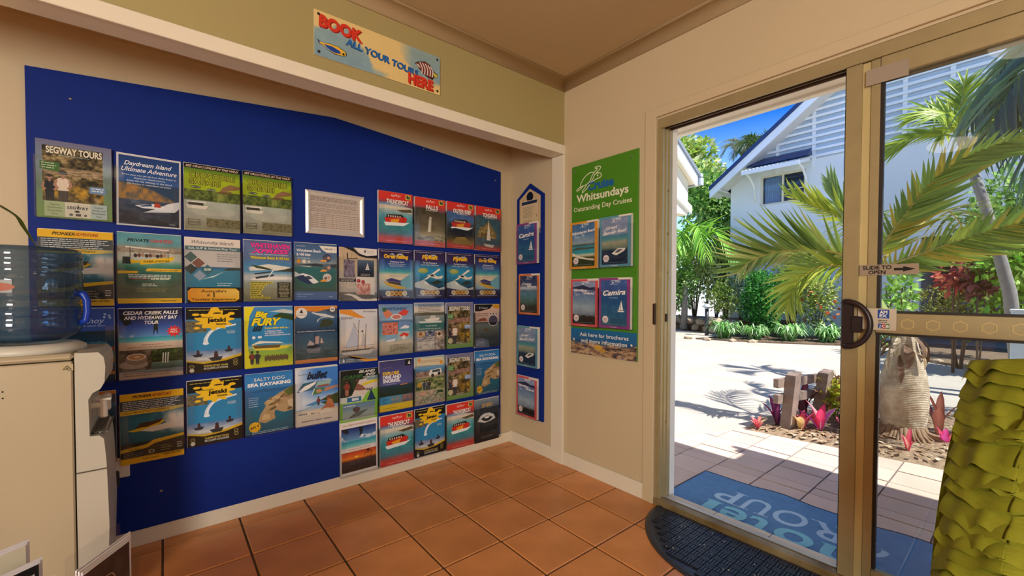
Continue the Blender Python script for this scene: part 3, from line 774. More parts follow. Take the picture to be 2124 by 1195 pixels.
def cv_jetski():
    P = Print()
    P.bg(lambda U, V: np.where((V > .82)[..., None], np.array(h2('15130f')), np.where((V > .34)[..., None], ramp(V, [(.34, '2f86b8'), (.82, '2f7fb0')]), ramp(V, [(0, '15130f'), (.12, '15130f'), (.13, 'b8a888'), (.2, 'c9c8c4'), (.3, '7f94b4'), (.34, '4f78a8')])+((fbm(U, V, 9, 24, 4)-.5)*.16)[..., None])))
    P.bg(leaves_photo(('4a4230', '6f6a50', '8a8468'), 3, 9), rect=(0, .62, .36, .8), nx=14, ny=10)
    P.poly([(.36, .62), (.36, .68), (.5, .7), (.9, .74), (.9, .72), (.55, .66)], '2f7fb0')
    P.spline([(.38, .43), (.36, .5), (.42, .60), (.56, .67), (.9, .725)], .035, 'dfe8ee'); P.spline([(.31, .46), (.33, .53), (.42, .63), (.56, .68)], .03, 'cfdfe8'); P.spline([(.34, .45), (.36, .54), (.46, .63)], .02, 'f2f6f8'); P.ell(.34, .445, .055, 'e4ecf0', ry=.022)
    P.poly([(0, .2), (.3, .16), (.7, .2), (1, .26), (1, .22), (.7, .13), (0, .13)], 'd9b02c'); P.poly([(0, .18), (.3, .13), (.7, .16), (1, .22), (1, 0), (0, 0)], '17150f')
    for x, y, s in ((.2, .28, .1), (.52, .22, .14), (.76, .33, .09)):
        P.poly([(x-s, y), (x+s*.9, y+s*.1), (x+s*.6, y-s*.35), (x-s*.5, y-s*.4)], '33343a'); P.ell(x, y+s*.55, s*.22, '3a302c'); P.poly([(x-s*.3, y), (x+s*.35, y), (x+s*.2, y+s*.5), (x-s*.2, y+s*.5)], '4a2c2c')
    P.lines(.05, .95, .955, 1, .02, 'c8b24c', .01, .05, 3)
    splat(P, .5, .8, .33, 'eec022')
    P.text('whitsunday', .33, .84, .022, '2a2008', .015, 0, .3); P.text('jetski', .54, .775, .062, '1a1608', .045, 0, .34); P.text('tours', .62, .725, .034, '1a1608', .03, 0, .18); P.ell(.55, .91, .08, '3a2a14', ry=.012)
    P.text('JUST BRING', .8, .61, .018, 'cfe0ea', .015, 0, .16); P.text('YOURSELF', .8, .585, .018, 'cfe0ea', .015, 0, .16)
    P.text('GUIDED JETSKI TOURS', .52, .085, .027, 'e0c860', .025, 0, .44); P.text('EXCLUSIVE LOCATIONS', .52, .045, .027, 'e8e4d8', .025, 0, .44)
    for x, y in ((.09, .1), (.09, .045), (.88, .15), (.88, .1)): P.ell(x, y, .043, 'a89a58'); P.ell(x, y, .032, '4a4228')
    P.ell(.09, .045, .04, 'd8d4c8')
    return P
def cv_fury():
    P = Print()
    P.bg(lambda U, V: ramp(V, [(0, 'd8d42c'), (.1, 'b8c43c'), (.22, '8fb03c'), (.3, '7fa85a'), (.34, '9cb8b0'), (.38, '2f86b4'), (.6, '2f86c0'), (.85, '3a8cc4'), (1, '4a90c8')]))
    P.poly([(.55, .84), (.75, .9), (1, .86), (1, .76), (.8, .8)], '2f4a24'); P.poly([(.5, .92), (.8, .96), (1, .93), (1, .88), (.75, .9)], 'c4ccc8')
    P.poly([(0, 0), (.14, 0), (.07, .3), (.06, .6), (.1, .85), (.2, 1), (0, 1)], 'e8dc24')
    P.poly([(.14, .39), (.3, .36), (.75, .34), (.98, .345), (.9, .3), (.6, .27), (.2, .29)], 'd9c83c'); P.poly([(.12, .38), (.4, .4), (.82, .38), (.7, .41), (.3, .44)], 'e4e0d4'); P.poly([(.16, .37), (.75, .36), (.7, .31), (.2, .32)], '6a5234')
    for i in range(11): P.ell(.42+.045*i, .14+.01*(i % 2), .025, '6a5a3c', ry=.05)
    for x in (.14, .25): person_mark(P, x, .06, .22, '4a4038', ('8a3a30', '34343c')[x > .2], '3a3c40')
    P.text('Big', .34, .84, .085, 'f0dc28', .05, .25, .27, out='3a3410', outw=.03); P.text('FURY', .44, .7, .11, 'f0dc28', .05, .3, .62, out='3a3410', outw=.03)
    for i in range(4): P.poly([(.15+.045*i, .6), (.2+.045*i, .69), (.225+.045*i, .69), (.18+.045*i, .6)], '22262c')
    P.text('Come rafting with us...', .4, .635, .03, 'f0e060', .03, 0, .52, align='l')
    for i, (s, w) in enumerate((('to Whitehaven Beach,', .36), ('visit Hill Inlet Lookout', .4), ('and coastal beautiful coral reefs', .54))): P.text(s, .4, .585-.034*i, .026, 'e4ecf4', .02, 0, w, align='l')
    P.ell(.18, .5, .035, 'e0e8ec'); P.rect(.26, .485, .34, .52, 'dfe8ec')
    return P
def cv_prov():
    P = Print()
    P.bg(lambda U, V: np.where((V > .53)[..., None], ramp(V, [(.53, '24364c'), (.7, '34587c'), (.9, '4a6a8c'), (1, '3a4858')]), ramp(V, [(0, '3c4a4a'), (.2, '4a5a5e'), (.4, '3a566a'), (.53, '33506c')])+((fbm(U, V, 10, 26, 5)-.5)*np.where(V < .25, .2, .05))[..., None]))
    P.poly([(.55, .62), (.62, .75), (.8, .77), (.9, .72), (.88, .64)], '39402c'); P.poly([(.38, .88), (.6, .82), (.9, .78), (.95, .8), (.7, .86), (.5, .88), (.4, .9)], 'd0d0cc'); P.poly([(.5, .7), (.58, .78), (.8, .8), (.6, .8), (.52, .76)], 'b8c8cc'); P.poly([(.4, .9), (.7, .92), (.88, .85), (1, .84), (1, .95), (.5, .96)], '4a4e5c')
    P.poly([(0, .78), (.12, .93), (.5, .9), (.8, .95), (1, .96), (1, 1), (0, 1)], 'd8842c'); P.rect(0, 0, 1, .065, 'c8824c')
    P.ell(.15, .885, .13, 'ddd8d0'); P.poly([(.1, .89), (.15, .95), (.19, .88)], '3a3a40'); P.text('Providence', .15, .845, .02, '3a3430', .01, .3, .17); P.ell(.88, .94, .065, 'e0dcd4'); P.rect(.84, .93, .92, .95, '5a5a58')
    P.text('Day Sails to Whitehaven & Sunset Sails across the bay', .5, .55, .02, 'd4dce0', .015, .1, .9)
    P.poly([(.27, .3), (.33, .4), (.44, .34), (.43, .3)], 'a89a9c'); P.poly([(.46, .33), (.46, .46), (.56, .47), (.55, .33)], 'b09690'); P.poly([(.58, .34), (.6, .45), (.66, .34)], 'c0a890'); P.line([(.45, .29), (.45, .52)], .012, '22242a'); P.poly([(.24, .28), (.4, .25), (.62, .3), (.5, .31), (.3, .31)], '2a2a30'); P.poly([(.25, .24), (.6, .26), (.55, .17), (.3, .17)], '74737a')
    return P
def cv_sunset():
    P = Print()
    P.bg(lambda U, V: ramp(V, [(0, '7a8288'), (.17, '8a8e90'), (.2, 'a8a09a'), (.26, 'd0b8a4'), (.4, 'dcd2c4'), (.7, 'cfd0d4'), (1, 'd4d4d8')]))
    P.poly([(0, .93), (.2, .9), (.45, .84), (.68, .83), (.5, .9), (.3, .99), (0, 1)], 'e09434'); P.text('Providence', .78, .94, .034, '3a3a3c', .01, .3, .34)
    P.text('SUNSET', .2, .82, .04, '2a2c30', .01, 0, .34)
    P.poly([(.12, .29), (.36, .72), (.47, .5), (.47, .29)], 'b4bac8'); P.poly([(.55, .3), (.6, .56), (.66, .5), (.66, .3)], 'b8b4b4'); P.poly([(.68, .3), (.7, .62), (.9, .3)], 'd4d0cc')
    for x, y in ((.48, .8), (.67, .72)): P.line([(x-.02, .2), (x+.02, y)], .014, '3c342e')
    P.line([(.35, .74), (.48, .56)], .01, '3c342e'); P.rect(.56, .57, .61, .595, '26262a'); P.line([(.06, .29), (.9, .32)], .008, '6a5a50')
    P.poly([(.02, .22), (.9, .26), (.94, .23), (.7, .17), (.1, .17)], '8a7a70'); P.poly([(.02, .2), (.92, .24), (.8, .15), (.1, .16)], 'c4c0b8'); P.lines(.04, .8, .225, 1, .02, '33302e', .018, .05, 6)
    P.poly([(0, .1), (.2, .14), (.4, .1), (.6, .02), (.7, 0), (1, 0), (1, .04), (.75, .04), (.5, .1), (.3, .14)], 'e09c3c'); P.poly([(0, 0), (.55, 0), (.4, .07), (.2, .12), (0, .09)], '5f6c78'); P.poly([(.06, .04), (.09, .1), (.12, .04), (.09, .01)], 'c8ccd4'); P.lines(.16, .36, .06, 2, .03, 'a8b4c0', .01, .1, 4)
    return P
def cv_jets():
    P = Print()
    P.bg(lambda U, V: ramp(V, [(0, '8f8a7a'), (.1, 'b4a890'), (.25, 'c0b8a4'), (.4, '5fa4b4'), (.6, '4f8fb0'), (.66, '4a6a94'), (.7, '8fb0cc'), (1, '6f94c0')]))
    P.text('WHITSUNDAY', .5, .885, .055, '1f3f7a', .03, 0, .66); P.poly([(.1, .84), (.25, .9), (.4, .8), (.2, .72)], 'd8805c'); P.poly([(.55, .82), (.72, .9), (.88, .86), (.8, .78), (.6, .76)], 'd84a40'); P.ell(.5, .75, .17, 'd8d4d0', ry=.06); P.ell(.5, .75, .13, 'c87a70', ry=.04); P.ell(.14, .9, .06, '3f6a3a')
    P.rect(.08, .4, .54, .64, 'd8703c'); P.bg(leaves_photo(('7a2c24', 'c05040', 'e0a090', '3a3a4a'), 5, 10), rect=(.09, .42, .53, .62), nx=18, ny=10)
    P.rect(.57, .5, .9, .66, '6f8fbc'); P.poly([(.58, .51), (.75, .58), (.9, .55), (.85, .51)], 'e0e4e8'); P.rect(.54, .3, .89, .46, '9fb8c4'); P.poly([(.56, .36), (.7, .43), (.88, .4), (.84, .34)], 'd04434'); P.ell(.72, .33, .06, 'e0d4cc')
    P.rect(.17, .26, .5, .4, '7faac8'); P.poly([(.19, .29), (.47, .32), (.44, .27), (.22, .26)], 'dcdcdc')
    P.bg(leaves_photo(('8a8470', 'b0a88c', '6a6a58'), 8, 6), rect=(.3, .02, 1, .2), nx=16, ny=8); P.lines(.5, .9, .12, 2, .03, '7a5a4a', .012, .1, 3)
    return P
def cv_fishing():
    P = Print()
    P.bg(lambda U, V: ramp(V, [(0, '8c8478'), (.42, '7a8086'), (.43, '3c6a68'), (.56, '2f6a68'), (.6, '6a8484'), (.74, '8a9494'), (.79, '5f6450'), (.82, 'd4cfc4'), (.93, 'cfcac0'), (.94, '8fa4bc'), (1, '86a0c0')]))
    P.text('Airlie Beach Fishing Charters', .5, .945, .032, '1f2f5a', .02, 0, .76); P.lines(.1, .9, .915, 4, .028, '3a3a4a', .01, .1, 5, 'c')
    P.poly([(0, .76), (.2, .79), (.4, .81), (.7, .78), (1, .8), (1, .74), (0, .74)], '5a5c48')
    P.poly([(.32, .66), (.55, .68), (.84, .69), (.8, .63), (.4, .61)], 'e0ddd4'); P.poly([(.48, .68), (.55, .74), (.68, .74), (.72, .69)], 'c8c8c4'); P.poly([(.1, .62), (.9, .62), (.9, .58), (.2, .585)], 'd4dcd8')
    P.text('Ph: 0467 823 678', .55, .51, .02, 'e0e8e4', .015, 0, .36); P.lines(.15, .9, .455, 1, .02, 'd0dcd4', .01, .05, 4)
    for (x0, y0, x1, y1, c, d) in ((.08, .3, .34, .41, 'b08a5a', 'd8a850'), (.36, .31, .66, .42, '5a6a8a', '2c3040'), (.68, .22, 1, .4, 'b0a090', '6a4a3c'), (.68, 0, 1, .21, '8a8278', '4a4038'), (.08, .02, .66, .2, 'c0b8ac', '7a7a80'), (.08, .21, .66, .29, '9a9aa0', '5a5a60')):
        P.bg(leaves_photo((d, c, 'd8d0c4'), int(x0*50+y0*30), 5), rect=(x0, y0, x1, y1), nx=10, ny=7)
    P.ell(.2, .36, .05, '8a5a3c'); P.ell(.52, .38, .035, '22242c'); P.ell(.82, .34, .05, '4a3428')
    return P
def cv_keeper():
    P = Print()
    P.bg(lambda U, V: np.where((V > .6)[..., None], ramp(V, [(.6, 'b89a90'), (1, 'e0c4b4')]), ramp(V, [(0, '2f3640'), (.25, '3a4044'), (.5, '5f6c68'), (.6, '4a5250')])))
    P.poly([(0, .84), (.2, .84), (.6, .9), (.75, 1), (0, 1)], '1a1c20'); P.text('B. Keeper', .34, .9, .045, 'c8c8c4', .005, .3, .36); P.poly([(.7, 1), (.72, .93), (.85, .9), (1, .9), (1, 1)], 'd0962c')
    P.lines(.1, .55, .78, 2, .035, '3a302e', .012, .1, 4); P.poly([(.05, .6), (.2, .67), (.4, .69), (.5, .62)], '7a4a38')
    P.ell(.74, .62, .21, 'd0ccc8', ry=.13); P.ell(.74, .62, .19, '4a4a5c', ry=.12); P.poly([(.56, .58), (.92, .58), (.85, .52), (.62, .52)], '1f2024')
    for x in (.62, .74, .86): P.ell(x, .78, .045, 'd8d4d0'); P.ell(x, .78, .03, '4a4a58')
    P.poly([(.3, .4), (.45, .45), (.6, .4), (.5, .36)], '5a4a34'); P.poly([(0, .2), (.3, .22), (.55, .16), (.6, 0), (0, 0)], '5a6478'); P.lines(.05, .45, .14, 4, .03, 'a8b0bc', .01, .2, 5)
    return P
def cv_salty():
    P = Print()
    P.bg(lambda U, V: ramp(V, [(0, '23586c'), (.3, '2a6478'), (.6, '2f6a9c'), (.72, '2f70b0'), (.74, '3a78b0'), (.8, '3a86c4'), (1, '2f7cc0')])+((fbm(U, V, 6, 12, 6)-.5)*.06)[..., None])
    P.poly([(.1, .7), (.4, .74), (.7, .72), (1, .73), (1, .68), (.2, .68)], '2f5f90')
    rk = leaves_photo(('6a5434', 'a8885c', 'cdb48a', '8a6a40'), 3, 12)
    P.poly([(.3, .3), (.42, .45), (.38, .5), (.55, .56), (.7, .64), (.95, .72), (1, .7), (1, .32), (.8, .3), (.62, .36), (.58, .26)], 'b0946c')
    for i in range(26):
        r = random.Random(i); x = .4+.56*r.random(); y = .36+(.05+.3*x)*r.random()
        if x > .36+(y-.3)*.4: P.ell(x, y, .05+.04*r.random(), ('8a7048', 'c4a87c', 'a08458', '6a5836')[i % 4], ry=.022, rot=.5, n=8)
    P.poly([(.26, .2), (.3, .3), (.45, .38), (.6, .3), (.62, .22), (.4, .16)], 'a88c62'); P.poly([(.32, .22), (.38, .32), (.5, .3), (.5, .22)], 'c0a478'); P.poly([(.8, .66), (1, .74), (1, .6), (.9, .58)], '5a6a34'); P.poly([(.88, .5), (1, .52), (1, .36), (.9, .4)], 'd4bc98')
    P.text('SALTY DOG', .5, .875, .052, 'e8eef2', .008, 0, .64); P.text('SEA KAYAKING', .5, .79, .052, 'f2f4f4', .05, 0, .9)
    P.lines(.07, .28, .6, 5, .035, 'b8d0e4', .008, .2, 4)
    pts = []
    for k in range(28):
        t = 2*PI*k/28; q = .13 if k % 2 else .105
        pts.append((.19+q*math.cos(t), .12+q*.707*math.sin(t)))
    P.poly(pts, 'e8b020'); P.text('BIG 4', .19, .105, .035, '241c08', .03, .2, .18, rot=.3); P.lines(.13, .9, .03, 2, .025, 'b4c8d4', .008, .1, 4, 'c')
    return P
def cv_bullet():
    P = Print()
    P.bg(lambda U, V: mixc(ramp(V, [(0, 'cfc4b4'), (.18, 'd4c8b4'), (.26, 'c4b8a4'), (.3, '7fa4cc'), (.42, 'b8ccdc'), (.6, '3f7cc8'), (1, '3f80d0')]), 'e4e4e4', np.clip(1-U*2.2, 0, 1)*np.where(V > .3, 1, 0)))
    P.text('bullet', .5, .82, .12, '1c2030', .05, .4, .5); P.lines(.06, .42, .9, 1, .02, '5a6478', .01, .05, 3); P.text('Passion Reef Tours in the Whitsundays', .5, .775, .022, 'e8eef4', .015, .15, .6)
    P.poly([(.02, .6), (.16, .75), (.5, .77), (.42, .62)], '3a6274'); P.poly([(.06, .62), (.2, .7), (.48, .77), (.45, .72), (.3, .65), (.12, .6)], 'e8e6e2'); P.poly([(.5, .76), (.86, .78), (.78, .66), (.44, .65)], '8fb4b4'); P.poly([(.52, .69), (.78, .7), (.78, .66), (.46, .655)], '8a5a4a'); P.poly([(.42, .64), (.68, .64), (.58, .54), (.36, .53)], '4f7a4a'); P.poly([(.46, .6), (.56, .63), (.62, .57), (.5, .55)], 'c08a6a'); P.poly([(.69, .64), (1, .66), (1, .62), (.64, .56)], 'b08468'); P.poly([(.36, .53), (.42, .64), (.44, .64), (.38, .53)], 'e8ecec')
    P.poly([(.5, .4), (.7, .46), (1, .52), (1, .32), (.7, .33)], '3a4a24'); P.poly([(.2, .36), (.5, .42), (.75, .4), (.4, .34)], '4f88c0'); P.line([(.14, .28), (.6, .38)], .012, '8aa05a')
    P.ell(.76, .45, .045, '8a5434'); P.poly([(.68, .3), (.74, .42), (.84, .42), (.92, .27), (.8, .25)], 'b0704a'); P.poly([(.56, .24), (.74, .36), (.9, .28), (.9, .25), (.7, .27)], 'a8643f'); P.ell(.78, .47, .07, '6a4024', ry=.02); person_mark(P, .52, .33, .16, '4a342c', '8a3434', '3a3a44')
    P.lines(.06, .28, .2, 1, .02, '6a7480', .02, .1, 2); P.text('BIG 4', .4, .19, .024, '5a5a5c', .02); P.poly([(.5, .19), (.54, .22), (.54, .18)], 'c08a3a'); P.text('Whitehaven Beach  -  Hill Inlet  -  Watersports', .48, .07, .02, '3a3c44', .015, 0, .72)
    return P
def cv_camping():
    P = Print()
    P.bg(lambda U, V: np.where((V > .46)[..., None], np.array(h2('2a3a24'))+0*U[..., None], ramp(V, [(0, '7fb83c'), (.46, '7fb83c')])))
    P.rect(0, .86, 1, 1, '1a1f1a'); P.poly([(.3, .52), (.5, .8), (1, .86), (1, .46), (0, .46)], 'cfc6bc'); P.poly([(.55, .72), (.98, .8), (1, .74), (.6, .68)], 'd8c22c'); P.rect(.7, .78, 1, .86, '7a9a9c')
    P.poly([(0, .5), (.14, .86), (.28, .78), (.34, .58), (.16, .5)], '20241c'); person_mark(P, .17, .52, .3, '7a4a38', '8a4030', 'a0705a'); P.poly([(.36, .62), (.44, .74), (.56, .7), (.7, .6), (.5, .6)], '8a5a48'); P.ell(.44, .79, .05, '5a3a30')
    P.text('ISLAND', .7, .935, .045, 'e8e8e4', .03, .35, .44); P.text('ING', .8, .875, .042, 'e8e8e4', .03, .35, .28); P.text('CAMP', .33, .845, .06, '3a6a34', .03, .3, .52); P.text('WATER TAXI', .76, .83, .03, 'd8d8d4', .02, .1, .34)
    P.text('$65', .78, .58, .05, '1f2a4c', .03, 0, .18)
    P.rect(0, .39, .62, .5, 'cfd4c8'); P.rect(.17, .4, .55, .49, '2f6a94'); P.rect(.3, .42, .48, .47, 'c8d0d4'); P.poly([(.55, .39), (1, .39), (1, .62), (.72, .56)], '7fb83c'); P.poly([(.7, .39), (.82, .6), (.95, .39)], '1f3a5c')
    P.bg(lambda U, V: ramp(V, [(0, '9aa494'), (.5, '8fa4a0'), (.75, '6f8c9c'), (1, '5f7c9c')]), rect=(.06, .06, .92, .37), nx=10, ny=8); P.poly([(.2, .1), (.4, .2), (.75, .23), (.5, .12)], '5f6460'); P.ell(.42, .25, .1, '5a4c44', ry=.05); P.lines(.08, .4, .32, 1, .02, 'd0dce4', .014, .1, 3)
    return P
def cv_explore():
    P = Print()
    P.bg(lambda U, V: ramp(V, [(0, 'e0c02c'), (.135, 'e0c02c'), (.14, '3f88b8'), (.29, '4f94bc'), (.3, '23301f'), (.45, '1f3a3a'), (.5, '2a3c50'), (.52, '5a5f98'), (.8, '4c4c84'), (1, '3f3f70')]))
    P.rect(.76, .87, .96, 1, '1c1c24'); P.poly([(.85, .9), (.89, .98), (.93, .9)], 'dcdcdc')
    for i, (s, c) in enumerate((('EXPLORE', 'ecc42c'), ('DIVE AND', 'f0f0f2'), ('SNORKEL', 'f0f0f2'))): P.text(s, .1, .72-.075*i, .062, c, .045, 0, (.48, .54, .52)[i], align='l')
    P.lines(.1, .5, .53, 1, .02, 'a8a8c8', .008, .1, 3); P.poly([(.6, .505), (.82, .515), (.86, .5), (.64, .49)], 'c8824c'); P.lines(.12, .36, .86, 1, .02, '8a8ab0', .008, .1, 3)
    P.bg(leaves_photo(('2f7fb0', '4f9ac4', '2a5a78'), 4, 6), rect=(0, .14, .33, .29), nx=8, ny=6); P.bg(leaves_photo(('b08a50', '3f8ab4', 'c8703c'), 5, 6), rect=(.34, .14, .66, .29), nx=8, ny=6); P.bg(leaves_photo(('5a4a4a', 'a0786a', '3a5a7a'), 6, 6), rect=(.67, .14, 1, .29), nx=8, ny=6)
    P.lines(.1, .5, .05, 1, .02, '8a7414', .01, .1, 3)
    return P
def cv_drift():
    P = Print()
    P.bg(lambda U, V: ramp(V, [(0, 'b0a488'), (.3, 'b0a488'), (.6, '6a6a50'), (.78, '4f88b8'), (.85, 'c8bc9c'), (1, '8fbcc4')]))
    P.poly([(.08, .84), (.95, .8), (.95, .97), (.08, .99)], 'd8ccac'); P.text('DRIFTWOOD', .5, .88, .045, '9a8a68', .005, 0, .72); P.ell(.14, .95, .06, 'd89a5c'); P.ell(.88, .86, .06, 'd89a3c'); P.lines(.2, .8, .93, 1, .02, 'b8a880', .008, .1, 3)
    P.bg(lambda U, V: ramp(V, [(0, 'b8a88c'), (.3, '6a6a60'), (.6, '4a7aa4'), (1, '6fa4cc')]), rect=(.02, .57, .98, .79), nx=8, ny=8); P.bg(leaves_photo(('3a3028', '8a6a5a', 'c8b8a8'), 4, 9), rect=(.04, .6, .5, .7), nx=14, ny=8); P.poly([(.45, .62), (.5, .72), (.86, .74), (.9, .66), (.86, .61), (.5, .59)], 'dcdcd8'); P.poly([(.56, .66), (.58, .71), (.82, .72), (.84, .67)], '3a4450'); P.ell(.58, .6, .05, '2a2a2a'); P.ell(.8, .625, .05, '2a2a2a')
    P.bg(leaves_photo(('20281a', '4f6234', '98a068', 'b8b08c'), 5, 9), rect=(.02, .3, .98, .55), nx=20, ny=10)
    for i, x in enumerate((.3, .38, .46)): person_mark(P, x, .3, .22, '4a3830', ('3a4a64', '6a6a70', '34343c')[i], '3a3a44')
    P.ell(.14, .43, .07, 'c8962c', ry=.05); P.bg(leaves_photo(('8a6a5c', 'c8b09c', '6a7a5a', 'dcd0bc'), 6, 8), rect=(.02, .03, .98, .28), nx=20, ny=10); P.ell(.22, .24, .16, 'c89a84', ry=.03); P.poly([(.68, .2), (.75, .27), (.9, .27), (.96, .2), (.82, .22)], '2f4a2c')
    return P
def cv_ultimate():
    P = Print(); P.rect(0, 0, 1, 1, 'e2ddd6')
    P.bg(lambda U, V: np.where((V > .35)[..., None], mixc(ramp(V, [(.35, '6fa4c8'), (1, '1f2f70')]), 'e0e4ea', np.clip((fbm(U, V, 5, 6, 9)-.55)*6, 0, 1)*np.where((V < .6), .9, 0)), ramp(V, [(0, 'd8cfc4'), (.04, '8fccc8'), (.35, '1f8fa8')])), rect=(.03, .5, .96, .88))
    P.poly([(.48, .88), (.52, .76), (.5, .68), (.58, .75), (.62, .88)], '22242c'); P.poly([(.03, .88), (.1, .8), (.22, .78), (.2, .88)], '22242c')
    P.text('THE ULTIMATE WHITSUNDAY EXPERIENCE', .5, .925, .026, 'a8604c', .01, .05, .88); P.text('TWO GREAT TOURS IN ONE DAY', .5, .455, .024, 'a0483c', .01, .05, .6)
    P.bg(lambda U, V: ramp(V, [(0, '33261f'), (.3, '3a3030'), (.52, '4a3c3c'), (.56, '8a3a1c'), (.66, 'e08a2c'), (.8, 'd8642c'), (1, 'b84a2c')])+((fbm(U, V, 8, 24, 4)-.5)*.1)[..., None], rect=(.03, .05, .96, .43))
    P.ell(.42, .32, .05, 'f4c850', ry=.015)
    for a in ((.62, .28, .67, .38), (.72, .24, .74, .41), (.8, .24, .83, .4), (.66, .36, .86, .36)): P.line([(a[0], a[1]), (a[2], a[3])], .012, '231a14')
    P.ell(.74, .4, .05, '231a14', ry=.018)
    return P
def cv_dark():
    P = Print()
    P.bg(lambda U, V: ramp(V, [(0, '1c1d1f'), (.3, '26282b'), (.4, '2f3336'), (.6, '1f2226'), (.8, '4a5a6c'), (1, '8a98a4')])+((fbm(U, V, 7, 10, 3)-.5)*.08)[..., None])
    P.poly([(0, .76), (.3, .8), (.6, .77), (1, .8), (1, .7), (0, .7)], '2a323c'); P.text('THUNDERCAT', .52, .86, .03, 'd8b04c', .03, .3, .46); P.text('JET BOAT', .52, .81, .04, 'd8b04c', .03, .3, .48)
    P.poly([(.12, .5), (.25, .62), (.4, .66), (.6, .66), (.78, .6), (.85, .5), (.65, .46), (.4, .44)], 'c8ccd0'); P.poly([(.25, .55), (.5, .6), (.75, .54), (.6, .48), (.38, .48)], '2a2c30'); P.ell(.5, .56, .1, 'e0e0de', ry=.025); P.ell(.5, .49, .1, '1c1c1e', ry=.02)
    P.lines(.25, .75, .12, 2, .03, '8a8a84', .008, .2, 4, 'c')
    return P
def cv_cruise(kind):
    P = Print()
    col = dict(white='e09a2c', gbr='5f98ac', ham='d8565a', cam='8f3f84', moon='d8743c')[kind]
    P.rect(0, 0, 1, 1, col); P.rect(.62, .965, 1, 1, 'e8e2d8')
    sc = dict(white=[(0, '2c3018'), (.2, '3f4a24'), (.26, 'c8c8b0'), (.32, '2f94a0'), (.46, '3a8ca8'), (.5, '4a5a4a'), (.54, '8aa0b0'), (.8, '4f7ca8'), (1, '3a6494')],
              gbr=[(0, '1f2c40'), (.3, '24364c'), (.36, '6a7a6a'), (.48, '9a9c84'), (.55, '4f8f94'), (.62, '4a7c94'), (.66, '8494b0'), (1, '7a8cb0')],
              ham=[(0, '241c18'), (.14, '2c241c'), (.24, '7a8a98'), (.4, '8fa4b4'), (.6, '6f8cac'), (.76, '54689a'), (.8, '8a94b0'), (1, '7f90b8')],
              cam=[(0, '2f5f7c'), (.4, '2a5a84'), (.68, '24508a'), (.72, '3a4a6c'), (.78, '3f5c9a'), (1, '3a5a9c')],
              moon=[(0, '2a2c24'), (.14, '3a3c30'), (.3, '4a6a64'), (.5, '4f7c90'), (.6, '5f7a90'), (.66, 'b8bcc0'), (.75, '3a4c70'), (1, '28345a')])[kind]
    P.bg(lambda U, V: mixc(ramp(V, sc)+((fbm(U, V, 6, 12, len(kind))-.5)*.1)[..., None], 'e4e4e4', np.clip((fbm(U, V, 4, 7, 5)-.55)*5, 0, 1)*np.where(V > .62, .7, 0)), rect=(.07, .05, .9, .955))
    P.poly([(.42, .89), (.46, .93), (.5, .89)], 'dfe4e8'); P.lines(.36, .62, .87, 1, .02, 'c8d0d8', .008, .1, 3)
    if kind == 'white':
        P.poly([(.1, .42), (.3, .46), (.6, .44), (.88, .45), (.88, .41), (.1, .4)], '4a5448'); P.poly([(.08, .35), (.3, .28), (.6, .22), (.88, .2), (.88, .16), (.4, .2), (.08, .3)], 'dcd4bc'); P.poly([(.07, .05), (.9, .05), (.9, .15), (.5, .2), (.07, .26)], '34401c')
        P.text('Whitehaven Beach', .5, .75, .055, 'f2f0ea', .02, .35, .84, rot=.08)
    if kind == 'gbr':
        P.poly([(.4, .26), (.6, .36), (.84, .35), (.8, .3), (.55, .22)], 'dcd8d0'); P.poly([(.5, .28), (.62, .34), (.76, .33), (.6, .27)], '5a6068')
        P.text('Great', .4, .75, .06, 'e8e6e2', .02, .35, .38, rot=.08); P.text('Barrier Reef', .5, .655, .058, 'e8e6e2', .02, .35, .76, rot=.08)
    if kind == 'ham':
        P.poly([(.07, .83), (.3, .85), (.45, .88), (.7, .82), (.9, .83), (.9, .76), (.07, .8)], '2f3454')
        for i in range(12):
            r = random.Random(i); P.ell(.12+.065*i, .17+.06*r.random(), .05, '2a2418', ry=.025, n=7)
        P.text('Hamilton', .36, .74, .055, 'f2f0ec', .02, .35, .5, rot=-.04); P.text('Island', .7, .68, .055, 'f2f0ec', .02, .35, .38, rot=-.04)
    if kind == 'cam':
        sailboat(P, .72, .34, .22); P.text('Camira', .5, .66, .1, 'f4f2ee', .025, .35, .72, rot=.06); P.lines(.35, .62, .6, 1, .02, 'c8d4e0', .008, .1, 3)
    if kind == 'moon':
        P.text('Cruising', .4, .73, .06, 'f2f0ea', .02, .35, .46, rot=-.04); P.text('Moments', .64, .67, .05, 'f2f0ea', .02, .35, .44, rot=-.04)
    P.ell(.22, .17, .1, 'e8dcd8'); P.lines(.16, .28, .185, 3, .018, 'c88a84', .008, .2, 5, 'c'); P.lines(.12, .84, .08, 1, .02, '8a94a0', .006, .1, 3)
    P.lines(.38, .6, .02, 1, .02, 'e8e2dc', .008, .1, 3)
    return P
# ------------------------------------------------------------------ the room
WALL = lambda: mat('cream_wall_paint', 'cbba98', rough=0.55, noise=(1.6, 0.05), bump=(220, 0.05, 0.002))
CEIL = lambda: mat('ceiling_paint', 'c2ac86', rough=0.8, noise=(1.2, 0.05))
TRIM = lambda: mat('gloss_trim_paint', 'e6dfca', rough=0.32, noise=(3, 0.04))
KHAKI = lambda: mat('khaki_bulkhead_paint', 'a79a66', rough=0.6, noise=(1.4, 0.06), bump=(220, 0.05, 0.002))
GOLD = lambda: mat('champagne_aluminium', 'ab9d75', rough=0.38, metal=0.35, noise=(14, 0.10), bump=(60, 0.03, 0.001))

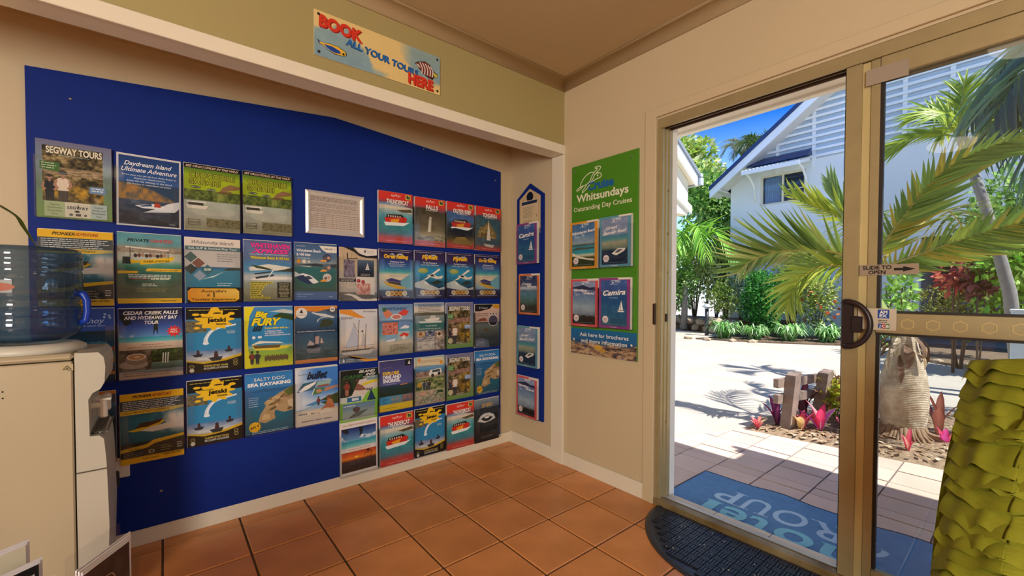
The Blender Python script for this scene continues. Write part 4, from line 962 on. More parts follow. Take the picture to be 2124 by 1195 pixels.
T_S = 0.2889          # tile module
T_X0 = 0.0            # filled below
def room():
    XL, YF = -4.6, -5.0
    # structural slabs
    m = MB(); m.box((XL-.1, YF-.1, -.16), (0.0, 0.1, -.0055))
    fl = struct('floor', m, mat('dark_grout', '6b5242', rough=0.9, noise=(40, 0.3)))
    # terracotta tiles: every tile its own piece, a chamfered block on the grout bed
    tm = MB(); q = T_S/2-0.0042
    tm.box((-q, -q, -0.010), (q, q, 0.0), bev=0.0026)
    tmat = mat('terracotta_tile', 'e79c5c', rough=0.28, spec=0.5, noise=(4.0, 0.22, 'c98446'), bump=(18, 0.06, 0.004), coord='Object')
    # every tile its own tone
    nt = tmat.node_tree
    oi = nt.nodes.new('ShaderNodeObjectInfo'); hs = nt.nodes.new('ShaderNodeHueSaturation')
    mr = nt.nodes.new('ShaderNodeMapRange'); mr.inputs['To Min'].default_value = 0.86; mr.inputs['To Max'].default_value = 1.08
    b = nt.nodes['Principled BSDF']; lk = b.inputs['Base Color'].links[0]; src = lk.from_socket
    nt.links.new(oi.outputs['Random'], mr.inputs['Value']); nt.links.new(mr.outputs[0], hs.inputs['Value'])
    nt.links.new(src, hs.inputs['Color']); nt.links.new(hs.outputs[0], b.inputs['Base Color'])
    tile = tm.build('tile', tmat, fl)
    # joints: X joints at x = -0.288*k - 0.237 ; Y joints at y = -0.092 - 0.2889*k  (measured on the floor)
    first = True
    for i in range(-1, 11):
        for j in range(-1, 8):
            cx = TX - T_S*i + T_S/2; cy = TY - T_S*j - T_S/2 + T_S*0
            if cx-q > -0.003 or cy-q > -0.003: continue
            if cx < -2.95 or cy < -2.3: continue
            sx = sy = 1.0; ox, oy = cx, cy
            if cx+q > -0.003:                      # cut tiles along the walls
                x1 = -0.003; x0 = cx-q; sx = (x1-x0)/(2*q); ox = (x0+x1)/2
            if cy+q > -0.003:
                y1 = -0.003; y0 = cy-q; sy = (y1-y0)/(2*q); oy = (y0+y1)/2
            o = tile if first else srcopy(tile, fl)
            first = False
            o.location = (ox, oy, 0); o.scale = (sx, sy, 1)
    # the part of the floor behind the photographer
    m = MB(); m.box((XL, YF, -0.012), (0.0, -2.32, -0.0005)); m.box((XL, -2.32, -0.012), (-2.95, 0, -0.0005))
    o = m.build('floor_remainder', tmat, fl)
    o['kind'] = 'structure'
    # walls
    m = MB(); m.box((XL-.1, 0.0, 0), (0.12, 0.12, 2.5)); struct('wall_back', m, WALL())
    m = MB(); m.box((XL-.1, YF-.1, 0), (XL, 0, 2.5)); struct('wall_left', m, WALL())
    m = MB(); m.box((XL, YF-.1, 0), (0.12, YF, 2.5)); struct('wall_front', m, WALL())
    m = MB()
    m.box((0, -1.196, -.16), (0.12, 0, 2.5)); m.box((0, -3.04, 1.975), (0.12, -1.196, 2.5)); m.box((0, YF, -.16), (0.12, -3.04, 2.5))
    struct('wall_right', m, WALL())
    m = MB(); m.box((XL-.1, YF-.1, 2.40), (0.12, 0.12, 2.5)); struct('ceiling', m, CEIL())
    m = MB(); m.box((XL, -0.45, 2.135), (0.0, 0.0, 2.18)); struct('ceiling_alcove', m, CEIL())
    # bulkhead over the alcove, its pale trim, and the pilaster that carries it
    m = MB(); m.box((XL, -0.54, 1.968), (0.0, -0.45, 2.40)); struct('wall_bulkhead', m, KHAKI())
    m = MB(); m.box((XL, -0.556, 1.955), (-0.002, -0.5402, 2.010), bev=0.002); m.box((XL, -0.5402, 1.957), (-0.002, -0.445, 1.9678)); struct('trim_1', m, TRIM())
    m = MB(); m.box((-0.018, -0.552, 0.0), (-0.0005, -0.448, 1.955), bev=0.002); struct('trim_2', m, TRIM())
    # coved cornices
    def cove(axis, a, b):
        pts = [(0, -0.055)] + [(-0.062*(1-math.cos(t)), -0.055+0.055*math.sin(t)) for t in [PI/2*k/8 for k in range(1, 9)]] + [(0, 0)]
        pts = [(0.0, -0.055), (0.006, -0.055)] + [(0.006+0.056*(1-math.cos(PI/2*k/8)), -0.055+0.049*math.sin(PI/2*k/8)) for k in range(1, 9)] + [(0.062, 0.0), (0, 0)]
        return pts
    pr = cove('x', 0, 0)
    m = MB(); m.prism([(-0.5402-p[0], 2.3995+p[1]) for p in pr], 'x', XL, -0.001); struct('trim_3', m, CEIL(), True)
    m = MB(); m.prism([(-0.0005-p[0], 2.3995+p[1]) for p in pr], 'y', YF, -0.541); struct('trim_4', m, CEIL(), True)
    # baseboards
    m = MB(); m.box((XL, -0.011, 0), (-0.001, -0.0005, 0.072), bev=0.002); struct('baseboard_back', m, TRIM())
    m = MB(); m.box((-0.011, -0.4475, 0), (-0.0005, -0.0115, 0.085), bev=0.002); m.box((-0.011, -1.13, 0), (-0.0005, -0.5525, 0.085), bev=0.002); struct('baseboard_right', m, TRIM())
    # door casing (painted timber) on the room side
    m = MB(); m.box((-0.014, -1.194, 0), (-0.0005, -1.131, 2.032), bev=0.002); m.box((-0.014, -3.1, 1.985), (-0.0005, -1.194, 2.032), bev=0.002); struct('trim_5', m, WALL())
TX = -0.2435          # x of the first long joint left of the right-hand wall
TY = -0.092
room()

def screw(parent, x, y, z, axis='y', r=0.006, m=None):
    b = MB()
    M = Matrix.Translation((x, y, z)) @ (Matrix.Rotation(PI/2, 4, 'X') if axis == 'y' else Matrix.Rotation(-PI/2, 4, 'Y'))
    t = MB(); t.lathe([(0, 0.0035), (r*.6, 0.003), (r, 0.001), (r, -0.001)], n=10)
    b.add([tuple(M @ Vector(p)) for p in t.v], t.f)
    return b.build('screw', m or mat('screw_steel', '8d9096', rough=0.35, metal=0.8), parent, True)

# ------------------------------------------------------------------ acrylic brochure pockets
HW, HH, HD = 0.2185, 0.240, 0.034
def holder_mesh():
    m = MB(); w = HW/2; t = 0.0022
    m.box((-w, -t, 0), (w, 0, HH))                              # back sheet
    m.box((-w, -HD, 0), (-w+t, -t, HH*.96)); m.box((w-t, -HD, 0), (w, -t, HH*.96))
    m.box((-w+t, -HD, 0), (w-t, -t, t))
    pts = [(-w+t, t), (w-t, t), (w-t, HH*.96), (w-.03, HH*.96), (w-.03, .075), (w-.045, .06), (-w+.045, .06), (-w+.03, .075), (-w+.03, HH*.96), (-w+t, HH*.96)]
    m.prism(pts, 'y', -HD, -HD+t)
    return m
ACRYL = lambda: clear('clear_acrylic', (0.955, 0.965, 0.975), 0.5, 0.06)
_holder = [None]
def add_holder(root, x, z, y=0.0):
    if _holder[0] is None:
        o = holder_mesh().build('brochure_holder', ACRYL(), root, offset=(0, 0, 0)); _holder[0] = o
    else:
        o = srcopy(_holder[0], root)
    o.location = (x, y, z)
    return o

# ------------------------------------------------------------------ brochures
_design = {}
def brochure(design, build, loc, rz, label, group=None, thick=0.008, lean=0.0, over=0.0, sc=1.0, w=0.21, h=0.297):
    """a stack of brochures in a pocket: printed cover + pages; later copies share the meshes"""
    t = thing('brochure', label, 'brochure', loc, rz, group)
    if lean: t.rotation_euler = (0, lean, rz)
    if design not in _design:
        P = build()
        P.L += 1
        cv = P.mb.build('cover', PAPER(), t, offset=(0, 0, 0))
        _design[design] = cv
        cv.location = (0, -thick-0.0003, 0)
    else:
        cv = srcopy(_design[design], t, (0, -thick-0.0003, 0))
    if sc != 1.0: cv.scale = (1, 1, sc)
    m = MB(); r = random.Random(hash((round(loc[0], 3), round(loc[2], 3))))
    n = 3
    for k in range(n):                                      # slightly shuffled sheaf
        dx = (r.random()-.5)*0.0035 if k else 0; dz = (r.random()-.2)*0.004+over*k if k else 0
        y1 = -thick+thick*k/n; y0 = -thick+thick*(k+1)/n-0.0002
        m.box((-w/2+dx, y1, 0), (w/2+dx, y0, h*sc+dz))
    m.build('pages', PAGES(), t, offset=(0, 0, 0))
    return t

PITCH = 0.2225
XC = [-2.225+PITCH*k for k in range(10)]
ROWZ = [1.380, 1.054, 0.726, 0.393, 0.070]

def display_board():
    b = thing('brochure_display_board', 'royal blue gabled wall board carrying rows of clear brochure pockets', 'display board', (-1.23, 0, 0))
    m = MB()
    m.prism([(-2.355, .0725), (-0.098, .0725), (-0.098, 1.944), (-1.235, 2.036), (-2.355, 1.944)], 'y', -0.0145, -0.0006)
    m.build('panel', mat('royal_blue_board', '082981', rough=0.6, spec=0.2, noise=(2.5, 0.10), bump=(90, 0.03, 0.001)), b)
    for x, z in ((-2.235, 1.853), (-0.145, 1.878), (-1.98, .22), (-0.70, 1.98)): screw(b, x, -0.0147, z)
    def at(c, r): add_holder(b, XC[c]+1.23, ROWZ[r], -0.0148)
    for c in (0, 1, 2, 3, 6, 7, 8, 9): at(c, 0)
    for r in (1, 2, 3):
        for c in range(10): at(c, r)
    for c in range(5, 10): at(c, 4)
display_board()

def stock_board():
    L = lambda c, r, design, build, label, thick=0.010, dz=0.0, lean=0.0, group=None, dx=0.0, over=0.0: brochure(design, build, (XC[c]+dx, -0.0178, ROWZ[r]+0.0035+dz), 0, label, group, thick, lean, over)
    D = 0.022
    # row 1
    L(0, 0, 'segway_wide', cv_segway_wide, 'leaf-brown brochure with a pale three-box footer, top left corner of the blue board', .012, -.004)
    L(1, 0, 'daydream', cv_daydream, 'white-edged navy flyer with script title over a jet ski and brown headland', .006, -.012, .01)
    L(2, 0, 'croc', cv_croc, 'lime green river safari brochure beside the white-edged navy flyer', .014, -.012)
    L(3, 0, 'croc', cv_croc, 'lime green river safari brochure beside the silver framed notice', .014, -.008)
    L(6, 0, 'thundercat', lambda: cv_red('THUNDERCAT', 'boat'), 'red-topped brochure with red boat on turquoise water beside the framed notice', .020, -.002, 0, None, -.004)
    L(7, 0, 'falls', lambda: cv_red('FALLS', 'falls'), 'red-topped brochure with a grey waterfall photo in the top row', .020, -.006)
    L(8, 0, 'reef', lambda: cv_red('OUTER REEF', 'reef'), 'red-topped brochure with red boat over a dark reef in the top row', .020, -.004)
    L(9, 0, 'tongarra', lambda: cv_red('TONGARRA', 'sail'), 'red-topped brochure with a white sailboat off a rocky island, top right', .020, -.006)
    # row 2
    L(0, 1, 'power', cv_power, 'yellow-banded black jet boat brochure partly behind the blue water bottle', .010, -.02)
    L(1, 1, 'private', cv_private, 'teal brochure with a canopied yellow boat full of passengers', .008, -.012)
    L(2, 1, 'wislands', cv_wislands, 'cream-topped island brochure with a gold and black number one sticker', .008, -.014)
    L(3, 1, 'xpress', cv_xpress, 'grey-blue brochure with hot pink capital title and yellow list', .010, -.010)
    L(4, 1, 'sealink', cv_sealink, 'blue beach cruise brochure with a white corner flag and round photos', .008, -.006)
    L(5, 1, 'sailing', cv_sailing, 'collage brochure with black and white waves, sailboat and seated people', .006, -.014, .006)
    L(6, 1, 'ocean', cv_ocean, 'purple brochure with yellow raft on a sandy bay, under the waterfall row start', .012, -.012)
    L(7, 1, 'fly', lambda: cv_ocean(True), 'purple brochure with a white seaplane, left one of the pair side by side', .012, -.006)
    L(8, 1, 'fly', lambda: cv_ocean(True), 'purple brochure with a white seaplane, right one of the pair side by side', .012, -.006)
    L(9, 1, 'ocean', cv_ocean, 'purple brochure with yellow raft on a sandy bay at the board\'s right edge', .012, -.006)
    # row 3
    L(0, 2, 'ahoy', cv_ahoy, 'dark blue snorkelling brochure with coloured side tabs behind the water cooler', .010, 0)
    L(1, 2, 'cedar', cv_cedar, 'beach and coffee cup brochure with a red starburst', .008, -.004)
    L(2, 2, 'jetski', cv_jetski, 'black and yellow jet ski brochure right of the coffee cup brochure', .012, -.004)
    L(3, 2, 'fury', cv_fury, 'bright blue and yellow brochure with a big white and yellow boat', .018, -.006)
    L(4, 2, 'prov', cv_prov, 'slate blue brochure with orange bands and a white round seal', .010, -.008)
    L(5, 2, 'sunset', cv_sunset, 'pale grey brochure with a two-masted sailing ship and orange ribbons', .012, -.030, .004)
    L(6, 2, 'jets', cv_jets, 'light blue brochure with orange fish and small tour photos', .012, -.006)
    L(7, 2, 'fishing', cv_fishing, 'grey-green fishing boat brochure with photo tiles below', .008, -.002)
    L(8, 2, 'segway', cv_segway, 'leaf-brown brochure with two riders, in the upper of two stacked pockets', .010, -.004)
    L(9, 2, 'keeper', cv_keeper, 'pink and black brochure with a paw-shaped photo at the right edge', .006, -.018, .012)
    # row 4
    L(0, 3, 'ahoy2', cv_prov, 'brochure edge with an orange corner showing past the water cooler tap', .006, -.008)
    L(1, 3, 'power', cv_power, 'yellow-banded black jet boat brochure with the whole yellow boat showing', .010, -.030)
    L(2, 3, 'jetski', cv_jetski, 'black and yellow jet ski brochure at the left end of the fourth row', .012, -.004)
    L(3, 3, 'salty', cv_salty, 'blue sea kayaking brochure with rocky shore, below the yellow boat brochure', .008, 0)
    L(4, 3, 'bullet', cv_bullet, 'white and blue brochure with slanted boat photos and a sunbather', .014, -.002, 0, None, 0, .003)
    L(5, 3, 'camping', cv_camping, 'lime and black camping brochure with a price in navy', .008, -.036, .008)
    L(6, 3, 'explore', cv_explore, 'violet brochure with yellow base and yellow and white capitals', .008, -.006)
    L(7, 3, 'drift', cv_drift, 'tan brochure with a white van and rows of people photos', .012, -.006)
    L(8, 3, 'segway', cv_segway, 'leaf-brown brochure with two riders, in the lower of two stacked pockets', .012, -.008)
    L(9, 3, 'salty', cv_salty, 'blue sea kayaking brochure with rocky shore at the board\'s right edge', .008, -.006)
    # row 5
    L(5, 4, 'ultimate', cv_ultimate, 'white-edged flyer with blue lagoon above an orange sunset, bottom row', .010, 0, -.006)
    L(6, 4, 'thundercat', None, 'red-topped brochure with red boat, bottom row beside the sunset flyer', .018, -.004)
    L(7, 4, 'jetski', cv_jetski, 'black and yellow jet ski brochure in the bottom row between red ones', .012, -.004)
    L(8, 4, 'thundercat', None, 'red-topped brochure with red boat, bottom row second from the right', .018, -.010)
    L(9, 4, 'dark', cv_dark, 'charcoal brochure with a white splash, bottom right corner of the blue board', .006, -.018)
stock_board()

def side_board():
    y0, y1, yc = -0.0965, -0.368, -0.233
    b = thing('narrow_display_board', 'narrow blue house-topped board with four brochures beside the pilaster', 'display board', (0, yc, 0))
    m = MB(); m.prism([(y0, .228), (y0, 1.745), (yc, 1.835), (y1, 1.745), (y1, .228)], 'x', -0.0145, -0.0006)
    m.build('panel', MATS['royal_blue_board'], b)
    # pale printed house card under the gable with a clip sheet of print
    P = Print(.215, .31)
    P.poly([(0, 0), (1, 0), (1, .8), (.5, 1.0), (0, .8)], 'c9b489'); P.ell(.5, .82, .16, '10182c')
    c = P.mb.build('house_card', PAPER(), b, offset=(0, 0, 0)); c.location = (-0.0148, 0, 1.49); c.rotation_euler = (0, 0, -PI/2)
    for z in (1.284, .937, .580, .232):
        o = add_holder(b, 0, z); o.location = (-0.0148, 0, z); o.rotation_euler = (0, 0, -PI/2)
    n = thing('notice_sheet', 'cream typed notice sheet tucked in above the narrow blue board\'s brochures', 'paper', (-0.017, yc+.002, 1.36), -PI/2)
    P = Print(.165, .36)
    P.rect(0, 0, 1, 1, 'd2c09a'); P.rect(0, .93, 1, 1, '1f3050'); P.frame(0, 0, 1, 1, .025, 'dccdaa')
    P.lines(.12, .86, .87, 8, .027, '6a5c48', .007, .3, 3); P.lines(.12, .9, .62, 12, .028, '6a5c48', .007, .35, 5); P.poly([(.92, .7), (.95, .66), (1, .76), (.95, .7)], '8a2a24')
    P.mb.build('print', PAPER(), n, offset=(0, 0, 0)).location = (0, -.0012, 0)
    m = MB(); m.box((-.0825, -.001, 0), (.0825, 0, .36)); m.build('sheet', PAGES(), n, offset=(0, 0, 0))
    for kind, z, th, lab, dy in (('cam', 1.288, .024, 'purple-edged brochure with a white catamaran, topmost on the narrow blue board', .004), ('moon', .941, .010, 'orange-edged brochure bowed in its pocket, second down the narrow blue board', -.006),
                             ('gbr', .584, .024, 'pale blue-edged thick brochure stack, third down the narrow blue board', -.006), ('ham', .236, .020, 'red-edged brochure with an island bay, lowest on the narrow blue board', .004)):
        brochure('cr_'+kind, lambda kind=kind: cv_cruise(kind), (-0.0175, yc+dy, z), -PI/2, lab, None, th, 0, 0, .93, .205)
side_board()

def green_board():
    y0, y1 = -0.618, -1.091
    yc = (y0+y1)/2; z0, z1 = .724, 1.857
    b = thing('green_display_board', 'green tour display board with white turtle outline on the cream wall', 'display board', (0, yc, z0))
    m = MB(); m.box((-0.0125, y1, z0), (-0.0006, y0, z1), bev=.001)
    m.build('panel', mat('green_board', '4a8a1a', rough=0.4, noise=(3, 0.06)), b)
    W, H = .473, 1.133
    P = Print(W, H)
    V = lambda z: (z-z0)/H
    # lower reef strip
    P0 = P; P = Print(W, .153)
    V2 = .153/H
    P.bg(lambda U, Vv: np.where((Vv > .55)[..., None], ramp(Vv, [(.55, '2a5f94'), (1, '1f6a9c')]), mixc(leaves_photo(('1f2a3a', '5a4a4a', '9a7a5a', 'c8b088', '6a5a78'), 4, 9)(U, Vv), '1f4a74', np.clip((Vv-.42)*9+(fbm(U, Vv, 6, 6, 2)-.5)*3, 0, 1))), rect=(0, 0, 1, 1), nx=60, ny=26)
    P.ell(.45, .045/V2, .06, 'c8a040', ry=.10); P.ell(.52, .03/V2, .05, 'b8903c', ry=.07)
    P.text('Ask here for brochures', .52, .096/V2, .020/V2, 'e0e4e0', .012, 0, .74); P.text('and more information', .52, .064/V2, .020/V2, 'e0e4e0', .012, 0, .7)
    for x, y in ((.05, .075/V2), (.93, .075/V2)): P.ell(x, y, .014, 'd0d4cc')
    o = P.mb.build('reef_strip', PAPER(), b, offset=(0, 0, 0)); o.location = (-0.0127, 0, 0); o.rotation_euler = (0, 0, -PI/2)
    P = P0
    P.text('Outstanding Day Cruises', .478, .757, .024, 'e2e0c2', .012, 0, .885)
    P.text('Whitsundays', .478, .805, .039, 'e6e4cc', .022, 0, .79); P.text('Cruise', .468, .857, .042, '1f5fa0', .045, 0, .40)
    tv = lambda *q: [(u, .853+(v-.806)*.55) for u, v in q]
    tw = .011; tc = 'dfe6c4'
    P.spline(tv((.145, .862), (.16, .90), (.215, .945), (.30, .975), (.36, .968), (.335, .94), (.30, .895), (.24, .872), (.17, .866), (.11, .852), (.085, .838), (.10, .832), (.15, .845), (.19, .862)), tw, tc, 8)
    P.spline(tv((.36, .968), (.40, .985), (.42, 1.0), (.39, 1.003), (.385, 1.012), (.43, 1.016), (.47, 1.005), (.455, .983), (.41, .962), (.37, .938), (.345, .905), (.315, .882)), tw, tc, 8)
    P.spline(tv((.37, .945), (.42, .955), (.47, .945), (.48, .925), (.455, .908), (.40, .902), (.345, .888)), tw, tc, 8)
    P.spline(tv((.30, .865), (.26, .838), (.205, .812), (.18, .806), (.185, .82), (.225, .85), (.25, .866)), tw, tc, 8)
    P.ell(.425, .853+(.932-.806)*.55, .012, tc)
    o = P.mb.build('print', PAPER(), b, offset=(0, 0, 0)); o.location = (-0.0127, 0, 0); o.rotation_euler = (0, 0, -PI/2)
    for y, z in ((-0.645, 1.825), (-1.05, 1.82)): screw(b, -0.013, y, z, 'x', .006)
    spots = (('white', -0.737, 1.234, .022, 'yellow-edged brochure with a curved white beach, upper left on the green board'), ('gbr', -0.964, 1.236, .024, 'pale blue-edged brochure with a catamaran on a reef, upper right on the green board'),
             ('ham', -0.738, .893, .016, 'coral red-edged brochure with palm silhouettes, lower left on the green board'), ('cam', -0.960, .896, .022, 'purple-edged brochure with a white catamaran, lower right on the green board'))
    for kind, y, z, th, lab in spots:
        h = add_holder(b, 0, z-z0-.004); h.location = (-0.0129, y-yc, z-z0-.004); h.rotation_euler = (0, 0, -PI/2)
        brochure('cr_'+kind, lambda kind=kind: cv_cruise(kind), (-0.0158, y, z), -PI/2, lab, None, th, 0, 0, .94, .205)
green_board()

def tours_sign():
    x0, x1, z0, z1 = -1.4725, -.89, 2.067, 2.251
    s = thing('tour_sign', 'cream and blue painted tours sign with fish, screwed to the bulkhead', 'sign', ((x0+x1)/2, -0.5405, z0))
    m = MB(); m.box((x0, -0.5475, z0), (x1, -0.5405, z1), bev=.001); m.build('board', mat('sign_edge', 'd8cfae', rough=.5), s)
    W, H = x1-x0, z1-z0
    P = Print(W, H)
    cl = lambda U, V: fbm(U, V*.6, 9, 4, 12)
    def ground(U, V):
        a = np.clip(((V-.62+.55*U-.25*np.sin(U*5))*1.0+(cl(U, V)-.5)*.5)*14, 0, 1)*np.clip((.75-U)*8, 0, 1)
        mid = np.clip((.22-np.abs((U-.52)+(.35*(V-.5)))+(cl(U, V)-.5)*.28)*16, 0, 1)
        low = np.clip((.34-V+(U-.97)*.5+(cl(U, V)-.5)*.4)*12, 0, 1)*np.clip((U-.5)*6, 0, 1)
        y = np.clip(a*np.clip((V-.35)*8, 0, 1)+mid+low, 0, 1)
        return mixc(ramp(V, [(0, '7f9fae'), (.5, '86a4ac'), (1, '8fa8a8')])+((fbm(U, V, 16, 6, 3)-.5)*.06)[..., None], 'e0c684', y)
    P.bg(ground, nx=110, ny=38)
    sh = (.008, .022, '8f1f14')
    P.text('BOOK', .185, .66, .25, 'd03a26', .05, 0, .31, rot=-.04, sh=sh)
    P.text('ALL YOUR TOURS', .51, .385, .15, '2a6cb4', .035, 0, .58, rot=-.09, sh=(-.005, .016, '16284c'))
    P.text('HERE', .82, .07, .25, 'd03a26', .05, 0, .225, rot=-.02, sh=sh)
    # blue and yellow fish, left
    P.poly([(.03, .27), (.02, .36), (.055, .31), (.1, .35), (.17, .345), (.22, .27), (.225, .2), (.2, .16), (.14, .14), (.09, .19), (.055, .26)], '1e1e20')
    P.poly([(.033, .28), (.028, .34), (.058, .31), (.1, .34), (.165, .335), (.213, .27), (.218, .2), (.2, .17), (.145, .155), (.092, .2), (.055, .27)], 'e0b43c')
    P.poly([(.065, .29), (.12, .3), (.17, .26), (.185, .2), (.14, .175), (.095, .21)], '20489c'); P.poly([(.03, .285), (.028, .34), (.045, .315)], '2f5c9c'); P.ell(.2, .21, .008, '14141a'); P.poly([(.06, .27), (.09, .2), (.12, .18), (.09, .23)], '9fb0bc')
    # striped angelfish, right
    P.poly([(.765, .62), (.8, .69), (.86, .75), (.91, .7), (.945, .56), (.975, .53), (.97, .42), (.945, .43), (.93, .34), (.88, .36), (.83, .44)], '2a1a18')
    P.poly([(.77, .62), (.803, .68), (.86, .73), (.905, .69), (.935, .56), (.93, .38), (.885, .38), (.835, .45)], '7a3226')
    for x in (.825, .85, .875, .9, .922): P.spline([(x-.015, .70-.06*abs(x-.86)*8), (x+.008, .56), (x+.004, .41)], .009, 'd8d4d0')
    P.poly([(.935, .54), (.972, .51), (.968, .43), (.94, .44)], 'c8b83c'); P.ell(.79, .625, .008, '1a1a1a'); P.poly([(.775, .61), (.8, .62), (.82, .54), (.79, .55)], 'c8b8a4')
    o = P.mb.build('print', PAPER(), s, offset=(0, 0, 0)); o.location = (0, -.0072, 0)
    for x, z in ((.03, .09), (.03, .92), (.975, .09), (.975, .92)): screw(s, x0+W*x, -.548, z0+H*z, m=mat('black_screw', '1a1a1a', rough=.5))
tours_sign()

def framed_notice():
    x0, x1, z0, z1 = -1.384, -1.077, 1.402, 1.628
    f = thing('framed_notice', 'landscape typed notice in a brushed silver snap frame on the blue board', 'picture frame', ((x0+x1)/2, -.0147, z0))
    m = MB(); w = .024; y = -.0147
    M = mat('brushed_silver', 'dedcd6', rough=.3, metal=.3, noise=(40, .06))
    def rail(a, b, c, d):   # mitred, domed rail through outline corner points a,b (outer) c,d (inner)
        ax, az = a; bx, bz = b; cx, cz = c; dx, dz = d
        mx0, mz0 = (ax+dx)/2, (az+dz)/2; mx1, mz1 = (bx+cx)/2, (bz+cz)/2
        v = [(ax, y, az), (bx, y, bz), (cx, y, cz), (dx, y, dz), (ax, y-.008, az), (bx, y-.008, bz), (mx1, y-.014, mz1), (mx0, y-.014, mz0), (cx, y-.008, cz), (dx, y-.008, dz)]
        m.add(v, [(0, 1, 5, 4), (4, 5, 6, 7), (7, 6, 8, 9), (9, 8, 2, 3), (0, 4, 7, 9, 3), (1, 2, 8, 6, 5), (0, 3, 2, 1)])
    O = [(x0, z0), (x1, z0), (x1, z1), (x0, z1)]; I = [(x0+w, z0+w), (x1-w, z0+w), (x1-w, z1-w), (x0+w, z1-w)]
    for i in range(4):
        j = (i+1) % 4; m = MB(); rail(O[i], O[j], I[j], I[i]); m.build('rail', M, f)
    P = Print(x1-x0-2*w+.004, z1-z0-2*w+.004)
    P.rect(0, 0, 1, 1, 'd6cabf'); P.lines(.02, .98, .95, 4, .035, '4a4a52', .013, .06, 2); P.lines(.02, .98, .78, 4, .035, '6a6468', .011, .12, 3); P.lines(.02, .98, .62, 4, .032, '6a6468', .010, .2, 4)
    P.lines(.1, .98, .46, 1, .03, '4a4450', .012, .02, 5)
    for i in range(7):
        P.rect(.0, .40-.055*i, 1, .425-.055*i, ('bdb0a6', 'c6b9ae')[i % 2]); P.L -= 1; 
    P.L += 1
    for i in range(7):
        for x in (.03, .07, .11, .2, .42, .5, .58, .65, .78, .86, .93): P.rect(x, .405-.055*i, x+(.02, .02, .05, .1, .03, .03, .02, .02, .04, .04, .04)[(.03, .07, .11, .2, .42, .5, .58, .65, .78, .86, .93).index(x)], .418-.055*i, '8a6a64' if x < .1 else '7a726e'); P.L -= 1
    P.L += 1
    o = P.mb.build('print', PAPER(), f, offset=(0, 0, 0)); o.location = (0, -.004, w-.002)
    m = MB(); m.box((x0+w-.002, y-.0065, z0+w-.002), (x1-w+.002, y-.0058, z1-w+.002)); m.build('cover_sheet', clear('clear_sheet', (.96, .96, .96), 1.0, .05), f)
framed_notice()
# ------------------------------------------------------------------ sliding door
def door():
    d = bpy.data.objects.new('door_1', None); COL.objects.link(d); d['kind'] = 'structure'; OFF['door_1'] = (0, 0, 0)
    G = GOLD(); dark = mat('black_gasket', '1c1712', rough=.6); alu = mat('pale_aluminium', 'cfc9bc', rough=.35, metal=.5)
    Y0, Y1 = -1.197, -3.035
    # left jamb: stepped aluminium section with ribs
    m = MB(); m.box((-.004, Y0-.016, 0), (.10, Y0, 1.972)); m.box((.004, Y0-.026, .03), (.022, Y0-.016, 1.944)); m.box((.036, Y0-.026, .03), (.054, Y0-.016, 1.944)); m.box((.068, Y0-.026, .03), (.096, Y0-.016, 1.944)); m.build('jamb', G, d)
    m = MB(); m.box((.022, Y0-.020, .03), (.036, Y0-.0162, 1.944)); m.box((.054, Y0-.020, .03), (.068, Y0-.0162, 1.944)); m.build('jamb_groove', mat('aged_aluminium', 'c4ab50', rough=.4, metal=.35, noise=(9, .25)), d)
    # white outer reveal
    m = MB(); m.box((.12, Y0-.014, -.06), (.165, Y0+.3, 2.2)); m.build('outer_reveal', mat('outer_render', 'e6e2d6', rough=.7, noise=(4, .05)), d)
    # right jamb and head
    m = MB(); m.box((-.004, Y1, 0), (.10, Y1+.016, 1.972)); m.build('jamb', G, d)
    m = MB(); m.box((-.004, Y1+.016, 1.944), (.10, Y0-.016, 1.972)); m.box((-.004, Y1+.016, 1.926), (.006, Y0-.016, 1.944)); m.build('head', G, d)
    m = MB(); m.box((.036, Y1+.016, 1.930), (.044, Y0-.016, 1.9435)); m.box((.074, Y1+.016, 1.930), (.082, Y0-.016, 1.9435)); m.build('head_track', mat('brown_track_metal', '5a4636', rough=.5, metal=.4), d)  # two brown metal track bars under the head
    # sill with slot and outer strip
    m = MB(); m.box((-.012, Y1, 0.0005), (.030, Y0, .034), bev=.002); m.box((.030, Y1, .0005), (.050, Y0, .010)); m.build('sill', mat('worn_sill', 'a59570', rough=.42, metal=.3, noise=(7, .35, '6f5426')), d)
    m = MB(); m.box((.0303, Y1, .0105), (.0498, Y0, .0135)); m.build('sill_slot', dark, d)
    m = MB(); m.box((.0502, Y1, .0005), (.0715, Y0, .0295)); m.build('sill_strip', alu, d)
    # latch keeper on the jamb
    m = MB(); m.box((-.016, -1.2, .93), (-.004, -1.184, 1.04), bev=.003); m.build('latch_plate', mat('dark_bronze', '3a2a1e', rough=.4, metal=.5), d)
    m = MB(); m.box((.04, Y0-.034, .945), (.052, Y0-.026, .985)); m.build('latch_keeper', MATS['dark_bronze'], d)
    for z in (.42, 1.2, 1.4, 1.62):
        b = MB(); b.tube([(.06, Y0-.0285, z), (.06, Y0-.0255, z)], .006, 8); b.build('screw', mat('brass_screw', '8a7430', rough=.4, metal=.6), d)
    return d
door()

